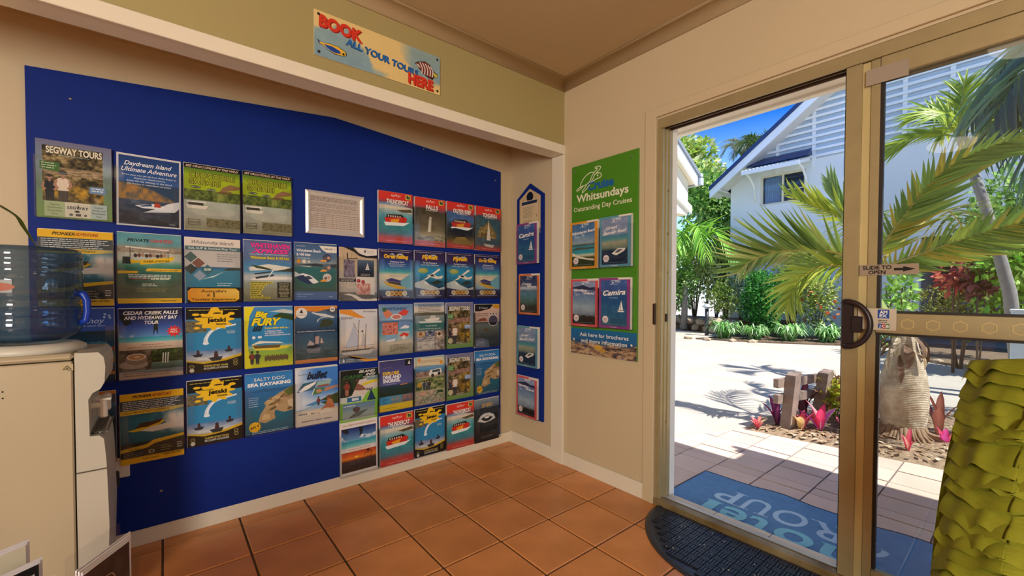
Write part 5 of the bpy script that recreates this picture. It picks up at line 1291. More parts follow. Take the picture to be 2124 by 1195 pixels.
def sliding_panel():
    p = bpy.data.objects.new('door_2', None); COL.objects.link(p); p['kind'] = 'structure'; OFF['door_2'] = (0, 0, 0)
    G = GOLD(); P2 = mat('panel_aluminium_light', 'd0c28c', rough=.34, metal=.3, noise=(10, .08)); dark = MATS['black_gasket']
    yA = -1.972; yB = -2.975
    # leading stile: broad face, pale recess, glazing leg, gasket
    m = MB(); m.box((.002, yA-.047, .0345), (.033, yA, 1.9255), bev=.0015); m.build('stile', G, p)
    m = MB(); m.box((.012, yA-.071, .0345), (.031, yA-.0475, 1.9255)); m.build('stile_recess', P2, p)
    m = MB(); m.box((.006, yA-.098, .0345), (.033, yA-.0715, 1.9255), bev=.0015); m.build('stile_leg', G, p)
    m = MB(); m.box((.010, yA-.1085, .10), (.030, yA-.0985, 1.85)); m.box((.012, yA-.0006, .0345), (.032, yA+.004, 1.9255)); m.build('gasket', dark, p)
    m = MB(); m.box((.002, yB, .0345), (.033, yB+.06, 1.9255), bev=.0015); m.build('stile', G, p)
    y0, y1 = yB+.06, yA-.0985
    m = MB(); m.box((.002, y0, 1.855), (.033, y1, 1.9255), bev=.0015); m.build('top_rail', G, p)
    m = MB(); m.box((.034, y0, 1.845), (.040, y1, 1.895)); m.build('top_track_seal', mat('dull_grey_seal', '6a5f4e', rough=.6), p)
    m = MB(); m.box((.002, y0, .0345), (.033, y1, .095), bev=.0015); m.build('bottom_rail', G, p)
    m = MB(); m.box((-.002, y0, .956), (.033, y1, 1.026), bev=.002); m.box((-.004, y0, .962), (-.0021, y1, .966)); m.box((-.004, y0, 1.014), (-.0021, y1, 1.018))
    m.build('middle_rail', G, p)
    m = MB(); m.box((.004, y0, 1.0262), (.031, y1, 1.034)); m.box((.004, y0, .948), (.031, y1, .9558)); m.build('gasket', dark, p)
    # raised hexagon safety dots along the middle rail
    for k in range(6):
        m = MB(); cy = -2.155-.062*k; c = [(cy+.019*math.cos(PI/6+PI/3*i), .990+.019*math.sin(PI/6+PI/3*i)) for i in range(6)]
        c2 = [(cy+.0155*math.cos(PI/6+PI/3*i), .990+.0155*math.sin(PI/6+PI/3*i)) for i in range(6)]
        v = [(-.0036, a, b) for a, b in c]+[(-.0036, a, b) for a, b in c2]+[(-.0022, a, b) for a, b in c]+[(-.0022, a, b) for a, b in c2]
        f = []
        for i in range(6):
            j = (i+1) % 6; f += [(i, j, 6+j, 6+i), (12+i, 12+j, j, i), (6+i, 6+j, 18+j, 18+i)]
        m.add(v, f); m.build('hexagon_mark', mat('hexagon_film', 'c4ae74', rough=.5), p)
    GL = clear('door_glass', (.90, .925, .915), 1.0, .0)
    for z0, z1 in ((.095, .948), (1.034, 1.855)):
        m = MB(); m.box((.016, y0+.0005, z0), (.021, y1-.0105, z1)); m.build('glass_pane', GL, p)
    # black D handle
    hm = mat('handle_black', '2a1f22', rough=.35, spec=.4)
    yh = yA-.004
    plate = MB(); plate.box((-.012, yh-.034, .894), (.0015, yh+.004, 1.072), bev=.004); plate.build('handle_plate', hm, p)
    ring = [(-.028, yh-.015-.070*math.cos(t), .983+.083*math.sin(t)) for t in [-PI/2+PI*k/20 for k in range(21)]]
    b = MB(); b.tube([(-.008, yh-.012, .900)]+ring+[(-.008, yh-.012, 1.066)], .0095, 10); b.build('handle_grip', hm, p, True)
    b = MB(); b.box((-.020, yh-.06, .953), (.0015, yh-.028, 1.012), bev=.003); b.build('handle_lock', hm, p)
    # stickers on the stile
    t = Print(.158, .037); t.rect(0, 0, 1, 1, '9c8c78'); t.text('SLIDE TO', .31, .56, .34, '1a1614', .035, 0, .5); t.text('OPEN', .31, .1, .34, '1a1614', .035, 0, .3)
    t.poly([(.6, .4), (.75, .4), (.75, .28), (.95, .52), (.75, .78), (.75, .64), (.6, .64)], '1a1614')
    o = t.mb.build('slide_sign', PAPER(), p, offset=(0, 0, 0)); o.location = (.0012, -2.101, 1.160); o.rotation_euler = (0, 0, -PI/2); o['label'] = 'grey slide to open sticker with arrow'
    m = MB(); m.box((.0013, -2.18, 1.160), (.0019, -2.022, 1.197)); m.build('sign_backing', mat('sticker_back', '8f8272', rough=.6), p)
    t = Print(.105, .076); t.rect(0, 0, 1, 1, 'c8bca8'); t.rect(.52, .55, .82, .95, '1f4a9c'); t.text('AM', .67, .76, .15, 'e6e6e6', .04, 0, .2); t.text('EX', .67, .6, .13, 'e6e6e6', .04, 0, .2); t.lines(.54, .8, .44, 2, .08, '2a2a2c', .03, .1, 2)
    for i, c in enumerate(('2a4aa0', 'b02a34', '2a7a3c')): t.rect(.54+.1*i, .08, .63+.1*i, .3, c)
    for i, c in enumerate('JCB'): t.text(c, .585+.1*i, .13, .12, 'f0f0f0', .03)
    t.spline([(.2, .5), (.22, .56), (.2, .62)], .015, '3a3434'); t.spline([(.24, .46), (.27, .56), (.24, .66)], .015, '3a3434'); t.spline([(.28, .42), (.32, .56), (.28, .7)], .015, '3a3434')
    o = t.mb.build('card_sticker', PAPER(), p, offset=(0, 0, 0)); o.location = (-.0058, -2.0745, .966); o.rotation_euler = (0, 0, -PI/2); o['label'] = 'small white card payment sticker'
    m = MB(); m.box((-.0056, -2.127, .966), (-.0046, -2.022, 1.042)); m.build('sticker_backing', MATS['sticker_back'], p)
    m = MB(); m.box((-.0015, -2.144, 1.836), (.0018, -2.030, 1.892)); o = m.build('masking_label', mat('grey_tape', '9a8d7c', rough=.6), p); o['label'] = 'blank grey strip of tape'
sliding_panel()

def outlet():
    o = thing('power_outlet', 'white wall outlet with black plug low on the blue board beside the cooler', 'outlet', (-2.118, -.0148, .37))
    m = MB(); m.box((-2.157, -.0235, .315), (-2.08, -.0148, .40), bev=.003); m.build('face_plate', mat('white_plastic', 'd9d5c6', rough=.4), o)
    m = MB(); m.box((-2.15, -.052, .285), (-2.112, -.0237, .352), bev=.006); m.tube([(-2.131, -.04, .287), (-2.133, -.045, .20), (-2.16, -.06, .10), (-2.25, -.08, .02)], .004, 6); m.build('plug', mat('black_plastic', '16161a', rough=.5), o)
outlet()

# ------------------------------------------------------------------ water cooler and bottle
def cooler():
    xb, y0, y1 = -2.192, -.445, -.125
    c = thing('water_cooler', 'beige free-standing water cooler with tap recess in front of the blue board', 'water cooler', (-2.33, -.285, 0))
    W = mat('cooler_plastic', 'b8aa8c', rough=.42, noise=(3, .05), bump=(160, .03, .001)); W2 = mat('cooler_front_plastic', 'c0bbaa', rough=.42, noise=(3, .05))
    m = MB(); m.box((-2.475, y0, .015), (xb-.003, y1, .868), bev=.004); m.build('cabinet', W, c)
    m = MB(); m.box((-2.478, y0-.002, .872), (xb, y1+.002, .893), bev=.008); m.build('top_panel', W, c)
    front = [(-2.191, .015), (-2.135, .015), (-2.120, .10), (-2.114, .30), (-2.118, .50), (-2.120, .545), (-2.124, .598), (-2.135, .61), (-2.158, .612), (-2.160, .735), (-2.150, .756), (-2.130, .768), (-2.120, .79), (-2.117, .84), (-2.121, .875), (-2.134, .892), (-2.191, .893)]
    m = MB(); m.prism(front, 'y', y0+.004, y1-.004); m.build('front_housing', W2, c)
    m = MB(); m.box((-2.1915, y0-.001, .495), (-2.1165, y0+.0045, .498)); m.build('seam', mat('seam_brown', '5a5140', rough=.8), c)  # thin dark brown strip marking the housing joint
    # drip tray grille
    m = MB()
    for k in range(9): m.box((-2.156, y0+.03+.028*k, .6125), (-2.126, y0+.038+.028*k, .618))
    for k in range(4): m.box((-2.155+.012*k, y0+.03, .6125), (-2.151+.012*k, y0+.262, .617))
    m.build('drip_grille', mat('grille_grey', '6f6d66', rough=.5), c)
    m = MB(); m.tube([(-2.16, y0+.08, .70), (-2.132, y0+.08, .70)], .012, 10); m.lathe([(0, .01), (.012, .01), (.012, -.045), (.009, -.05), (0, -.05)], (-2.130, y0+.08, .705), 12); m.box((-2.140, y0+.066, .715), (-2.108, y0+.094, .724), bev=.002); m.build('tap', mat('tap_white', 'd8d4c8', rough=.35), c)
    m = MB(); m.tube([(-2.16, y0+.2, .70), (-2.132, y0+.2, .70)], .012, 10); m.lathe([(0, .01), (.012, .01), (.012, -.045), (.009, -.05), (0, -.05)], (-2.130, y0+.2, .705), 12); m.build('tap', MATS['tap_white'], c)
    # warning sticker on the side
    P = Print(.028, .022); P.rect(0, 0, 1, 1, 'b9aa84'); P.poly([(.12, .2), (.88, .2), (.5, .85)], '3a3424'); P.poly([(.25, .28), (.75, .28), (.5, .7)], 'b9aa84'); P.rect(.4, .33, .6, .5, '3a3424'); P.rect(.5, .04, .9, .1, '3a3424')
    o = P.mb.build('warning_sticker', PAPER(), c, offset=(0, 0, 0)); o.location = (-2.207+2.33, y0-.0004+.285, .838)
    m = MB()
    for z in (.79, .77): m.tube([(-2.345, y0-.001, z), (-2.345, y0+.001, z)], .0025, 6)
    m.build('vent_hole', mat('hole_black', '1a1814', rough=.9), c)
    bx, by = -2.315, -.285
    m = MB(); m.lathe([(.135, .892), (.140, .898), (.138, .910), (.120, .922), (.095, .925), (.092, .915), (.1, .8925)], (bx, by, 0), 40); m.build('bottle_collar', mat('collar_white', 'cfcbbd', rough=.4), c, True)
    b = thing('water_bottle', 'upturned translucent blue water bottle with handle on the cooler', 'bottle', (bx, by, .926))
    BP = clear('blue_polycarbonate', (.40, .52, .64), 1.2, .05, haze=('5f7a94', .16))
    z = .926
    prof = [(.05, z), (.085, z+.004), (.118, z+.022), (.131, z+.045), (.133, z+.075), (.128, z+.082), (.133, z+.090), (.134, z+.105), (.126, z+.118), (.123, z+.135), (.129, z+.15), (.134, z+.16), (.134, z+.232), (.129, z+.24), (.134, z+.248), (.134, z+.268), (.130, z+.274), (.134, z+.280), (.134, z+.296), (.128, z+.311), (.118, z+.316), (.05, z+.313), (0, z+.312)]
    m = MB(); m.lathe(prof, (bx, by, 0), 48); m.build('shell', BP, b, True)
    m = MB(); ang = math.radians(-15)
    hx, hy = math.cos(ang), math.sin(ang)
    P3 = lambda r, zz: (bx+hx*r, by+hy*r, zz)
    m.tube([P3(.120, z+.165), P3(.142, z+.160), P3(.150, z+.140), P3(.151, z+.10), P3(.148, z+.07), P3(.131, z+.06)], [.011, .012, .011, .010, .011, .011], 10); m.build('handle', mat('blue_handle', '1c48c0', rough=.3, transl=.3), b, True)
    # water inside up to the lower third
    wp = [(0, z+.006), (.08, z+.007), (.115, z+.024), (.128, z+.046), (.130, z+.075), (.125, z+.082), (.130, z+.090), (.131, z+.104), (.124, z+.116), (0, z+.116)]
    m = MB(); m.lathe(wp, (bx, by, 0), 40); m.build('water', clear('bottle_water', (.55, .78, .98), .8, .0), b, True)
    # paper label with an orange shape on the camera side
    def wrap(a0, a1, zlo, zhi, rr, nm, mm, n=16):
        v = []
        for i in range(n+1):
            t = i/n; a = math.radians(a0+(a1-a0)*t)
            for zz in (zlo(t), zhi(t)): v.append((bx+rr*math.cos(a), by+rr*math.sin(a), zz))
        q = MB(); q.add(v, [(2*i, 2*i+2, 2*i+3, 2*i+1) for i in range(n)]); return q.build(nm, mm, b, True)
    wrap(-130, -94.5, lambda t: z+.166, lambda t: z+.206, .1352, 'label', mat('label_paper', '9aa3a4', rough=.5))
    el = lambda t: .014*math.sqrt(max(0, 1-(2*t-1)**2))
    wrap(-135, -91.5, lambda t: z+.184-el(t), lambda t: z+.184+el(t), .1358, 'label_mark', mat('label_orange', 'a8522c', rough=.5))
cooler()

# ------------------------------------------------------------------ near table with leaflet stands
def near_table():
    t = thing('side_table', 'small round side table under the leaflet stands beside the cooler', 'table', (-2.30, -1.40, 0))
    W = mat('dark_timber', '4a3424', rough=.45, noise=(9, .3))
    m = MB(); m.lathe([(0, .405), (.345, .405), (.352, .410), (.352, .422), (.345, .427), (0, .427)], (-2.30, -1.40, 0), 40); m.build('table_top', W, t)
    for k in range(4):
        a = PI/4+PI/2*k; m = MB(); m.tube([(-2.30+.26*math.cos(a), -1.40+.26*math.sin(a), .405), (-2.30+.30*math.cos(a), -1.40+.30*math.sin(a), 0)], [.022, .016], 10); m.build('leg', W, t, True)
    # tall leaflet stand (DL)
    az = math.radians(32.5); dx, dy = math.sin(az), math.cos(az)       # along the leaflet's width
    rz = math.atan2(dy, dx)
    base = Vector((-2.057, -1.398, .4275))
    s = thing('leaflet_stand', 'clear leaflet stand holding dark brown restaurant leaflets, right of the card rack', 'leaflet stand', base, rz)
    m = MB(); m.box((-.055, -.05, 0), (.055, .03, .003)); m.box((-.055, .004, .003), (.055, .007, .236)); m.box((-.055, -.03, .003), (.055, -.027, .10)); m.box((-.055, -.027, .003), (-.052, .004, .17)); m.box((.052, -.027, .003), (.055, .004, .17)); m.build('stand', ACRYL(), s, offset=(0, 0, 0))
    def leaflets(name, lab, build, n, loc, w, h, lean=0.0):
        L = thing(name, lab, 'leaflet', loc, rz); 
        P = build(w, h); c = P.mb.build('cover', PAPER(), L, offset=(0, 0, 0)); c.location = (0, -.0003-.0022*n, 0)
        m = MB()
        for k in range(n):
            dzz = (.004*((k*7) % 3)) if k else 0; m.box((-w/2+.003*(k % 2), -.0022*n+.0022*k, 0), (w/2+.004*k, -.0022*n+.0022*k+.002, h+dzz))
        m.build('pages', mat('white_leaf', 'd9d6dc', rough=.7), L, offset=(0, 0, 0))
    def brown(w, h):
        P = Print(w, h); P.bg(lambda U, V: ramp(V, [(0, '241a16'), (.6, '3a2a24'), (1, '4a3430')])+((fbm(U, V, 4, 6, 3)-.5)*.12)[..., None]); P.spline([(.35, .78), (.45, .84), (.6, .83), (.66, .76), (.55, .7), (.4, .71), (.36, .78), (.5, .8), (.58, .76)], .018, 'b89868'); P.text('RESTAURANT', .56, .63, .022, 'c8b080', .01, 0, .6); P.text('AND BAR', .6, .585, .022, 'c8b080', .01, 0, .4); P.lines(.2, .86, .52, 5, .03, '9a8460', .007, .2, 4); return P
    R3 = Matrix.Rotation(rz, 3, 'Z')
    o = base+R3 @ Vector((0, -.001, .003))
    leaflets('leaflet', 'dark brown leaflet with gold emblem in the clear stand', brown, 6, o, .099, .200)
    # tiered card rack
    az = math.radians(53.7); rz = math.atan2(math.cos(az), math.sin(az))
    base = Vector((-2.215, -1.235, .4275))
    s = thing('card_rack', 'clear tiered rack of small cards at the near left corner', 'card rack', base, rz)
    m = MB()
    for k in range(3): m.box((-.05, -.035*k-.003, .002), (.05, -.035*k, .165-.032*k)); 
    m.box((-.05, -.11, 0), (.05, .003, .002)); m.build('rack', ACRYL(), s, offset=(0, 0, 0))
    R3 = Matrix.Rotation(rz, 3, 'Z')
    def c1(w, h):
        P = Print(w, h); P.rect(0, 0, 1, 1, 'd4d0b8'); P.spline([(.3, .55), (.45, .75), (.7, .78)], .01, '8a8a80'); P.line([(.3, .5), (.7, .66)], .02, 'b8b088'); P.lines(.2, .7, .4, 2, .1, '9aa0a4', .02, .2, 2); return P
    def c2(w, h):
        P = Print(w, h); P.rect(0, 0, 1, 1, '1c1a1a'); P.bg(leaves_photo(('7a2a24', 'b04a3c', '5a3a34'), 3, 5), rect=(.12, .35, .72, .85), nx=12, ny=8); P.lines(.74, .96, .84, 3, .14, 'c8c8c4', .06, .1, 2); return P
    def c3(w, h):
        P = Print(w, h); P.bg(lambda U, V: ramp(U, [(0, 'd0702c'), (.4, 'd88a3c'), (1, 'b87a5c')])); P.lines(.3, .7, .5, 2, .15, 'e8d8b0', .05, .2, 3); return P
    for k, (lab, bl) in enumerate((('white card with a faint line drawing, rear tier of the card rack', c1), ('black and red card, middle tier of the card rack', c2), ('orange card, front tier of the card rack', c3))):
        o = base+R3 @ Vector((.0, -.035*k-.0035, .0025))
        leaflets('card', lab, bl, 3, o, .09, .182-.03*k)
near_table()

def strap_plant():
    p = thing('strap_leaf_plant', 'potted plant whose long green leaf arches over the water bottle', 'plant', (-2.86, -.86, 0))
    m = MB(); m.lathe([(0, 0), (.15, 0), (.16, .02), (.2, .55), (.2, .60), (.18, .60), (.17, .56), (0, .55)], (-2.86, -.86, 0), 28); m.build('pot', mat('grey_pot', '6a655c', rough=.6), p, True)
    LM = mat('strap_leaf_green', '66803a', rough=.45, noise=(6, .2), transl=.3)
    def blade(path, w, name='leaf'):
        path = catmull3([Vector(q) for q in path], 6); n = len(path); v = []; f = []
        for i, q in enumerate(path):
            t = (path[min(i+1, n-1)]-path[max(i-1, 0)]).normalized(); s = t.cross(Vector((0, 0, 1)))
            if s.length < .05: s = Vector((0, 1, 0))
            s.normalize(); u = s.cross(t); k = i/(n-1); ww = w*(.55+1.2*k-1.75*k**3) if k < .98 else .0004
            ww = max(ww, .0006); v += [tuple(q-s*ww+u*ww*.35), tuple(q), tuple(q+s*ww+u*ww*.35)]
        for i in range(n-1): f += [(3*i, 3*i+1, 3*i+4, 3*i+3), (3*i+1, 3*i+2, 3*i+5, 3*i+4)]
        b = MB(); b.add(v, f); b.build(name, LM, p, True)
    c = (-2.86, -.86, .56)
    blade([c, (-2.74, -.82, 1.02), (-2.52, -.70, 1.32), (-2.37, -.62, 1.352), (-2.29, -.625, 1.315), (-2.262, -.635, 1.27), (-2.238, -.65, 1.222)], .0125)
    for k in range(9):
        a = PI*.62+k*.27; r = .32+.12*(k % 3); h = 1.1+.12*((k*5) % 4)
        blade([c, (c[0]+.25*r*math.cos(a), c[1]+.25*r*math.sin(a), h*.8), (c[0]+.7*r*math.cos(a), c[1]+.7*r*math.sin(a), h), (c[0]+1.2*r*math.cos(a), c[1]+1.2*r*math.sin(a), h*.85)], .016)
def catmull3(P, k=6):
    Q = [P[0]]+P+[P[-1]]; out = []
    for i in range(1, len(Q)-2):
        p0, p1, p2, p3 = Q[i-1:i+3]
        for j in range(k):
            t = j/k; out.append(.5*((2*p1)+(p2-p0)*t+(2*p0-5*p1+4*p2-p3)*t*t+(-p0+3*p1-3*p2+p3)*t**3))
    out.append(P[-1]); return out
strap_plant()

# ------------------------------------------------------------------ ruffled cushion and the chair behind it
def cushion():
    # local frame: r to the viewer's right, u up the face, n towards the viewer
    r = Vector((.760, -.650, 0)).normalized(); n0 = Vector((-r.y*-1, 0, 0))
    n = Vector((-.650, -.760, 0)).normalized()
    u = (Vector((0, 0, 1))+n*-.20+r*.0).normalized(); n = r.cross(u)*-1 if (r.cross(u)).dot(n) < 0 else r.cross(u)
    org = Vector((-.955, -2.315, .463))+r*.12            # lower left front corner
    Wd, Ht, Th = .46, .52, .12
    base = org+r*Wd/2-n*Th/2; 
    c = thing('ruffled_cushion', 'yellow-green cushion with wavy ruffle rows leaning on the armchair', 'cushion', (base.x, base.y, .463))
    CM = mat('olive_lime_fabric', '8c8f18', rough=.85, noise=(60, .12), bump=(14, .55, .004, (1, 1, 16)), transl=.12, coord='Object')
    lean = .18
    def S(s, t, out=0.0):
        """surface point: s runs along the front (0..1) with negative s round the left side, t up (0..1)"""
        bul = .5+.5*math.sin(PI*min(max(t, 0), 1))
        inset = lean*t                                   # left edge leans inwards going up
        if s >= 0:
            e = math.sin(PI*min(1, s))**.5 if 0 < s < 1 else 0
            p = org+r*(inset+s*(Wd-inset))+u*(t*Ht)+n*(.035*e*bul)
            nn = n if s > .06 else (n*(s/.06)-r*(1-s/.06)).normalized()
        else:
            k = min(-s/.3, 1)
            p = org+r*(inset-.012*math.sin(PI*k))+u*(t*Ht)-n*(Th*k)
            nn = -r if s < -.04 else (-r*(-s/.04)+(n-r).normalized()*(1+s/.04)).normalized()
        return p+nn*out
    b = MB(); ns = [-.3+.026*i for i in range(12)]+[i/22 for i in range(23)]; nt = 24; v = []
    for j in range(nt+1):
        for s in ns: v.append(tuple(S(s, j/nt)))
    W = len(ns); f = [(j*W+i, j*W+i+1, (j+1)*W+i+1, (j+1)*W+i) for j in range(nt) for i in range(W-1)]
    # closing back and top
    o = len(v)
    for j in range(nt+1):
        for i in range(3): v.append(tuple(org+r*(lean*j/nt+(Wd-lean*j/nt)*i/2)+u*(j/nt*Ht)-n*(Th+.02*math.sin(PI*j/nt))))
    f += [(o+j*3+i+1, o+j*3+i, o+(j+1)*3+i, o+(j+1)*3+i+1) for j in range(nt) for i in range(2)]
    b.add(v, f)
    t0 = len(b.v); top = [tuple(S(s, 1.0)) for s in ns[11:]]+[tuple(org+r*(lean+(Wd-lean)*i/6)+u*Ht-n*Th) for i in range(6, -1, -1)]
    b.add(top, [tuple(range(len(top)))]); b.build('cushion_body', CM, c, True)
    rr = random.Random(11); rows = 23
    for k in range(rows):
        t1 = 1.0-k/rows*1.0; t0 = t1-1.55/rows
        ph = rr.random()*6; ph2 = rr.random()*6; f1 = 9+5*rr.random(); f2 = 23+9*rr.random()
        b = MB(); N = 240; K = 6; v = []
        for i in range(N+1):
            s = -.30+1.29*i/N
            wv = .38*math.sin(s*f1+ph+1.2*math.sin(s*7+ph2))+.5*math.sin(s*(f2+6)+ph2+1.5*math.sin(s*9+ph))+.18*math.sin(s*57+ph)
            edge = 1.0+.25*math.exp(-((s)/.08)**2)
            dt = .026*wv+.018*math.sin(s*4+ph2)
            for q in range(K+1):
                w = q/K
                out = .003+(.0095*w**1.2)*(1.0+.8*wv)*edge+.004*math.sin(PI*w)*(1 if q < K else 1)
                v.append(tuple(S(s, min(1.0, t1+dt*.6+(t0-t1+dt*.5)*w), max(out, .002))))
        f = [(i*(K+1)+q, (i+1)*(K+1)+q, (i+1)*(K+1)+q+1, i*(K+1)+q+1) for i in range(N) for q in range(K)]
        b.add(v, f); b.build('ruffle', CM, c, True)
    a = thing('armchair', 'low upholstered armchair holding the ruffled cushion, beside the sliding door', 'armchair', (-.72, -2.55, 0))
    F = mat('chair_fabric', '5a4c3a', rough=.9, noise=(30, .15)); T = mat('chair_timber', '5a3c24', rough=.5)
    ang = math.atan2(r.y, r.x); M = Matrix.Translation(org+r*.40-n*.05+Vector((0, 0, -.463))) @ Matrix.Rotation(ang, 4, 'Z')
    m = MB(); m.box((-.22, -.12, .32), (.30, .20, .46), M=M, bev=.02); m.build('seat', F, a)
    m = MB(); m.box((-.14, .17, .46), (.28, .25, .80), M=M, bev=.02); m.build('backrest', F, a)
    for x in (-.2, .27):
        for y in (-.1, .17): m = MB(); m.box((x-.02, y-.02, 0), (x+.02, y+.02, .32), M=M); m.build('leg', T, a)
cushion()

# ------------------------------------------------------------------ mats
def rubber_mat():
    cx, cy = -.0135, -1.665; A, B = .44, .405       # half length along the door, depth into the room
    o = thing('rubber_doormat', 'black half-round rubber doormat with basket-weave ribs inside the door', 'doormat', (cx, cy, 0))
    RM = mat('black_rubber', '272c37', rough=.36, spec=.6, noise=(30, .25), bump=(150, .15, .001))
    def half(a, b, n=40): return [(cx-b*math.sin(PI*k/n), cy+a*math.cos(PI*k/n)) for k in range(n+1)]
    m = MB(); m.prism(half(A, B), 'z', .0005, .006); m.build('mat_base', RM, o)
    outer, inner = half(A-.004, B-.004), half(A-.030, B-.030)
    m = MB(); n = len(outer); top = .0115
    v = [(x, y, .006) for x, y in outer]+[(x*.5+x2*.5, y*.5+y2*.5, top) for (x, y), (x2, y2) in zip(outer, inner)]+[(x, y, .006) for x, y in inner]
    m.add(v, [(i, i+1, n+i+1, n+i) for i in range(n-1)]+[(n+i, n+i+1, 2*n+i+1, 2*n+i) for i in range(n-1)]); m.build('raised_border', RM, o, True)
    m = MB(); cell = .036
    for i in range(-14, 15):
        for j in range(0, 13):
            x = cx-.012-cell*(j+.5); y = cy+cell*i
            ex = (cx-x)/(B-.045); ey = (y-cy)/(A-.05)
            if ex*ex+ey*ey > 1: continue
            for k in range(3):
                d = (k-1)*cell*.31
                if (i+j) % 2: m.box((x-cell*.47, y+d-.0038, .006), (x+cell*.47, y+d+.0038, .0125))
                else: m.box((x+d-.0038, y-cell*.47, .006), (x+d+.0038, y+cell*.47, .0125))
    r = m.build('rib_pattern', RM, o); r['kind'] = 'stuff'
    m = MB(); rr = random.Random(3)
    for k in range(22):
        x = cx-.03-.28*rr.random(); y = cy-.26+.52*rr.random(); s = .002+.003*rr.random()
        m.box((x, y, .0126), (x+s, y+s*1.3, .0136))
    d = m.build('lint_specks', mat('lint', 'b8b4a4', rough=.9), o); d['kind'] = 'stuff'
rubber_mat()

def lamps():
    for i, (x, y) in enumerate(((-3.22, -1.95), (-1.37, -2.40), (-2.4, -3.9))):
        t = thing('ceiling_lamp', ('round white oyster ceiling lamp left of the photographer', 'round white oyster ceiling lamp above the photographer', 'round white oyster ceiling lamp at the back of the room')[i], 'lamp', (x, y, 2.4))
        m = MB(); m.lathe([(0, 2.399), (.17, 2.399), (.175, 2.385), (.165, 2.375), (0, 2.375)], (x, y, 0), 32); m.build('base_ring', mat('lamp_ring', 'e0dccf', rough=.4), t, True)
        m = MB(); m.lathe([(.155, 2.3745), (.15, 2.35), (.12, 2.325), (.07, 2.312), (0, 2.308)], (x, y, 0), 32); m.build('diffuser', mat('lit_opal_glass', 'ffe9c4', rough=.4, emit=LAMP_EMIT), t, True)
        if LAMP_POWER <= 0: continue
        l = bpy.data.lights.new('lamp_glow', 'POINT'); l.energy = LAMP_POWER; l.color = (1, .84, .62); l.shadow_soft_size = .12
        o = bpy.data.objects.new('lamp_glow', l); o.location = (0, 0, -.16); o.parent = t; COL.objects.link(o)
lamps()
# ------------------------------------------------------------------ outdoors
GZ = -0.045
def leafmat(name, transl=.28): return mat(name, attr=True, rough=.5, spec=.35, transl=transl)

def shade(c, k): return tuple(min(1, max(0, x*k)) for x in c)
def leaf_cloud(n, c, rad, size, cols, seed=0, shell=.55, flat=.0, aspect=2.0, mb=None, droop=0.0):
    """n folded leaves scattered through an ellipsoid crown, with lobes"""
    r = random.Random(seed); m = mb or MB(); cs = [_srgb(k) for k in cols]
    lobes = [(Vector((r.uniform(-1, 1), r.uniform(-1, 1), r.uniform(-.8, 1))).normalized()*r.uniform(.35, .75), r.uniform(.35, .6)) for _ in range(14)]
    for i in range(n):
        lo, lr = lobes[r.randrange(len(lobes))]
        d = Vector((r.gauss(0, 1), r.gauss(0, 1), r.gauss(0, 1))).normalized()
        p = lo+d*lr*(shell+(1-shell)*r.random())
        P = Vector((c[0]+p.x*rad[0], c[1]+p.y*rad[1], c[2]+p.z*rad[2]))
        s = size*r.uniform(.6, 1.3)
        t = (d+Vector((r.gauss(0, .6), r.gauss(0, .6), r.gauss(0, .5)-droop))).normalized()
        a = Vector((r.gauss(0, 1), r.gauss(0, 1), r.gauss(0, 1)+1.2))
        w = t.cross(a)
        if w.length < 1e-3: continue
        w.normalize(); nn = w.cross(t)
        hw = s/aspect/2
        col = shade(cs[r.randrange(len(cs))], r.uniform(.85, 1.12))
        m.add([tuple(P), tuple(P+t*s*.5+w*hw+nn*s*.05), tuple(P+t*s), tuple(P+t*s*.5-w*hw+nn*s*.05)], [(0, 1, 2), (0, 2, 3)], col)
    return m

def ground():
    A = mat('pale_driveway', 'b9b0a2', rough=.85, noise=(2.2, .18), bump=(60, .5, .004))
    m = MB(); m.box((.12, -40, -.4), (60, 45, GZ-.004)); struct('ground', m, A)
    # joint line / worn paint across the driveway
    m = MB(); m.box((6.3, .9, GZ-.004), (6.38, 1.6, GZ-.001)); M = Matrix.Translation((6.6, .4, 0)) @ Matrix.Rotation(math.atan2(.615, -1.515), 4, 'Z')
    m = MB(); m.box((-1.9, -.05, GZ-.004), (1.0, .05, GZ-.0015), M=M); struct('trim_6', m, mat('worn_line_paint', 'd9d4c6', rough=.8, noise=(14, .25)))
ground()

